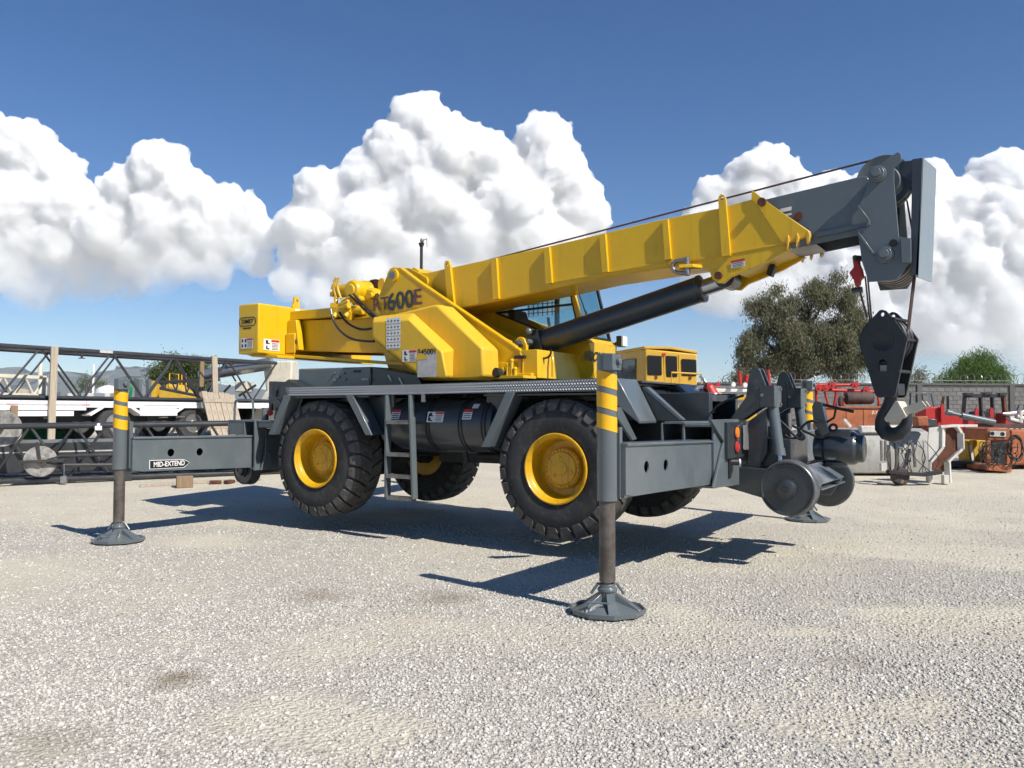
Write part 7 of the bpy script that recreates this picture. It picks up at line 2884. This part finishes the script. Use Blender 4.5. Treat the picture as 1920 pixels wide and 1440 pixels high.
def leaves(lobes, n, lw, ll, droop, seed, per=48, spread=.5):
    rng = np.random.RandomState(seed)
    lobes = np.array(lobes, dtype=float)
    vol = lobes[:, 3] * lobes[:, 4] * lobes[:, 5]
    sub = []
    for l in lobes:
        for _ in range(9):
            d0 = rng.normal(size=3)
            d0 /= np.linalg.norm(d0)
            k = rng.uniform(.28, .46)
            sub.append(np.concatenate([l[:3] + d0 * l[3:6] * rng.uniform(.45, .88), l[3:6] * k * np.array([1, 1, .8])]))
    lobes = np.array(sub)
    vol = lobes[:, 3] * lobes[:, 4] * lobes[:, 5]
    pick = rng.choice(len(lobes), n // per, p=vol ** .75 / (vol ** .75).sum())
    d = rng.normal(size=(len(pick), 3))
    d /= np.linalg.norm(d, axis=1, keepdims=True)
    rad = rng.rand(len(pick), 1) ** .30
    cc = lobes[pick, :3] + d * rad * lobes[pick, 3:6]
    c = np.repeat(cc, per, 0)
    sz = np.repeat(spread * (.5 + rng.rand(len(pick), 1)), per, 0)
    p = c + rng.normal(size=c.shape) * sz * np.array([.45, .45, .38])
    if droop:
        p[:, 2] -= np.abs(rng.normal(size=len(p))) * spread * .7
    N = len(p)
    ax1 = rng.normal(size=(N, 3))
    if droop:
        ax1 = ax1 * .45 + np.array([0, 0, -1])
    ax1 /= np.linalg.norm(ax1, axis=1, keepdims=True)
    ax2 = np.cross(ax1, rng.normal(size=(N, 3)))
    ax2 /= np.linalg.norm(ax2, axis=1, keepdims=True)
    L = ll * (.6 + .8 * rng.rand(N, 1))
    W = lw * (.6 + .8 * rng.rand(N, 1))
    V = np.stack([p - ax1 * L / 2, p + ax2 * W / 2, p + ax1 * L / 2, p - ax2 * W / 2], 1).reshape(-1, 3)
    me = bpy.data.meshes.new('crown')
    me.vertices.add(len(V))
    me.vertices.foreach_set('co', V.astype(np.float32).ravel())
    me.loops.add(len(V))
    me.loops.foreach_set('vertex_index', np.arange(len(V), dtype=np.int32))
    me.polygons.add(N)
    me.polygons.foreach_set('loop_start', np.arange(0, 4 * N, 4, dtype=np.int32))
    me.polygons.foreach_set('loop_total', np.full(N, 4, dtype=np.int32))
    me.update()
    return me, cc

def tree(name, base, lobes, n, lw, ll, droop, mat, label, trunk_r, seed, spread=.5, fork=1.6, limbs=10):
    t = thing(name, base, label, 'tree')
    me, cc = leaves(lobes, n, lw, ll, droop, seed, spread=spread)
    me.materials.append(M[mat])
    o = bpy.data.objects.new('crown', me)
    COL.objects.link(o)
    attach(o, t)
    rnd = random.Random(seed)
    m = MB()
    b = Vector(base)
    f = b + Vector((rnd.uniform(-.2, .2), rnd.uniform(-.2, .2), fork))
    m.tube([b - Vector((0, 0, .3)), b.lerp(f, .5) + Vector((.08, .05, 0)), f], [trunk_r * 1.25, trunk_r, trunk_r * .9], 12)
    for k in range(limbs):
        e = Vector(lobes[k % len(lobes)][:3]) + Vector((rnd.uniform(-.4, .4), rnd.uniform(-.4, .4), rnd.uniform(-.2, .3)))
        mid = f.lerp(e, .5) + Vector((rnd.uniform(-.4, .4), rnd.uniform(-.4, .4), rnd.uniform(-.1, .5)))
        pts = [f - Vector((0, 0, .2)), f.lerp(mid, .6), mid, mid.lerp(e, .5) + Vector((rnd.uniform(-.2, .2),) * 3), e]
        m.tube(pts, [trunk_r * .55, trunk_r * .42, trunk_r * .3, trunk_r * .18, trunk_r * .06], 7, 0)
        for j in range(5):
            s = pts[2].lerp(pts[4], rnd.uniform(0, 1))
            lr = lobes[k % len(lobes)][3] * .6
            q = s + Vector((rnd.uniform(-lr, lr), rnd.uniform(-lr, lr), rnd.uniform(-.2, .5) * lr))
            m.tube([s, s.lerp(q, .5) + Vector((0, 0, .12)), q], [trunk_r * .14, trunk_r * .09, trunk_r * .03], 5)
    m.build('trunk', 'bark', t, split=False)
    return t
def lob(pts, rad, D):
    out = []
    for p, (rx, ry) in zip(pts, rad):
        out.append((p[0], p[1], p[2], rx * D / 1557, rx * D / 1557, ry * D / 1557))
    return out
eb = Vector([(-5.332,37.917,1.682)][0])
tree('gum_tree', (eb.x, eb.y, tz(eb.x, eb.y)), lob([(-5.72,37.418,7.882),(-4.474,38.21,8.031),(-3.35,38.919,8.328),(-6.731,36.806,6.995),(-7.254,36.53,5.518),(-5.503,37.629,6.111),(-3.886,38.665,6.113),(-2.508,39.525,6.705),(-6.524,37.034,4.633),(-5.031,37.991,4.635),(-3.534,38.939,4.932),(-2.285,39.727,5.229),(-3.052,39.283,4.047),(-7.524,36.405,4.337),(-2.02,39.861,6.115)],
     [(38, 34), (36, 34), (34, 36), (36, 32), (34, 30), (48, 40), (44, 40), (36, 34), (40, 30), (40, 26), (40, 30), (32, 36), (36, 24), (22, 18), (26, 24)], 46), 110000, .046, .16, True, 'euca', 'big grey-green drooping gum tree rising behind the hook block', .30, 11, .42, 2.3, 15)
gb = Vector([(2.014,61.64,1.731)][0])
tree('pepper_tree', (gb.x, gb.y, tz(gb.x, gb.y)), lob([(2.139,61.587,4.995),(1.057,60.914,4.516),(3.137,62.244,4.598),(2.583,61.852,5.513),(1.573,61.215,5.233),(3.732,62.644,4.121),(0.043,60.283,4.037),(2.055,61.572,4.04)],
     [(30, 22), (24, 22), (24, 18), (24, 20), (18, 20), (20, 14), (16, 10), (46, 12)], 62), 32000, .055, .16, True, 'pepper', 'rounded bright green tree behind the block wall on the right', .22, 12, .6, 2.0, 8)
sb = Vector([(-0.072,46.042,1.698)][0])
tree('sparse_tree', (sb.x, sb.y, tz(sb.x, sb.y)), lob([(-0.033,45.976,3.945),(-0.202,45.883,3.56),(0.121,46.094,3.464)], [(9, 16), (8, 10), (8, 10)], 50), 1800, .04, .12, True, 'euca', 'small sparse brownish tree showing just beyond the hook block', .06, 13, .4, 2.0, 4)
lb_ = Vector([(-35.562,20.931,1.343)][0])
tree('leafy_tree', (lb_.x, lb_.y, tz(lb_.x, lb_.y)), lob([(-36.422,20.268,4.115),(-35.646,20.772,3.962),(-34.865,21.266,4.117),(-36.692,20.12,3.498),(-35.787,20.706,3.345),(-34.617,21.452,3.439),(-35.249,21.008,4.424),(-36.156,20.424,4.485)],
     [(22, 20), (26, 22), (24, 18), (20, 18), (30, 18), (24, 18), (14, 12), (14, 12)], 48), 22000, .05, .13, False, 'olive', 'leafy olive green tree behind the trailer and yellow machine', .2, 14, .5, 1.6, 8)
lb_ = Vector([(-57.692,28.143,1.247)][0])
tree('bare_tree', (lb_.x, lb_.y, tz(lb_.x, lb_.y)), lob([(-57.644,28.063,4.001),(-57.112,28.412,3.79),(-58.184,27.728,3.704),(-54.182,30.282,4.005)], [(16, 12), (14, 10), (14, 8), (14, 12)], 66), 1500, .05, .14, False, 'olive', 'thin nearly bare tree far off behind the corrugated fence', .12, 15, .6, 1.6, 6)
lb_ = Vector([(-6.801,29.856,1.408)][0])
tree('dark_shrub', (lb_.x, lb_.y, tz(lb_.x, lb_.y)), lob([(-6.344,30.092,2.821),(-6.035,30.276,3.155),(-5.735,30.475,3.001)], [(12, 9), (14, 12), (14, 12)], 40), 3500, .05, .12, False, 'euca', 'dark low shrub at the foot of the gum tree', .06, 16, .4, 1.2, 5)


# ---- hills
def hills():
    n, mrow = 90, 14
    prof = [(-8614.949,1586.848,218.403),(-7639.946,2207.857,315.842),(-6991.743,2624.86,278.099),(-6602.754,2874.95,259.304),(-6342.73,3040.515,286.572),(-6261.284,3091.938,305.925),(-6148,3165.166,290.654),(-6035.053,3238.956,256.127),(-5953.539,3290.267,279.331),(-5856.747,3353.548,248.636),(-5694.797,3457.967,233.423),(-5580.636,3529.734,268.22),(-5466.206,3601.052,318.422),(-5369.346,3664.221,291.579),(-5208.139,3769.876,234.001),(-4884.779,3979.614,172.765),(-4398.795,4292.647,134.829),(-3425.748,4916.915,120.579),(-1803.554,5956.613,122.505)]
    P = [Vector(p) for p in prof]
    vs, fs = [], []
    rng = np.random.RandomState(4)
    for i in range(n):
        t = i / (n - 1) * (len(P) - 1)
        k = min(int(t), len(P) - 2)
        p = P[k].lerp(P[k + 1], t - k)
        for j in range(mrow):
            f = j / (mrow - 1)
            prof_h = math.sin(min(1, f / .55) * math.pi / 2) if f < .55 else math.cos((f - .55) / .45 * math.pi / 2)
            h = p.z * max(0, prof_h) * (1 + (rng.rand() - .5) * .16 * (1 if 0 < j < mrow - 1 else 0))
            q = Vector((p.x, p.y, 0)) + Vector((-.5396, .8419, 0)) * ((f - .55) * 2600) + Vector((rng.uniform(-60, 60), rng.uniform(-60, 60), 0))
            vs.append((q.x, q.y, h - (12 if j == 0 else 0)))
    for i in range(n - 1):
        for j in range(mrow - 1):
            a = i * mrow + j
            fs.append((a, a + mrow, a + mrow + 1, a + 1))
    me = bpy.data.meshes.new('hills')
    me.from_pydata(vs, [], fs)
    me.shade_smooth()
    o = bpy.data.objects.new('hills', me)
    COL.objects.link(o)
    m, nt, b = principled('scrub hillside', (.10, .10, .06), .95)
    v = coords(nt)
    n1 = noise(nt, v, .004, 8, .65)
    nt.links.new(ramp(nt, n1, [(.35, (.05, .06, .035)), (.7, (.13, .12, .08))]), b.inputs['Base Color'])
    me.materials.append(m)
    o['kind'] = 'structure'
hills()

def haze_box():
    m = MB()
    m.box((-7400, -800, -30), (6600, 8600, 430))
    o = m.build('haze', 'white', None, smooth=0)
    o.data.materials.clear()
    mt = bpy.data.materials.new('haze')
    mt.use_nodes = True
    nt = mt.node_tree
    nt.nodes.clear()
    out = nt.nodes.new('ShaderNodeOutputMaterial')
    pv = nt.nodes.new('ShaderNodeVolumePrincipled')
    pv.inputs['Color'].default_value = (.70, .82, 1, 1)
    pv.inputs['Density'].default_value = .00006
    pv.inputs['Anisotropy'].default_value = 0.0
    nt.links.new(pv.outputs[0], out.inputs['Volume'])
    o.data.materials.append(mt)
    o['kind'] = 'stuff'
    o['label'] = 'thin pale blue haze over the far plain and hills'
    o['category'] = 'haze'
haze_box()
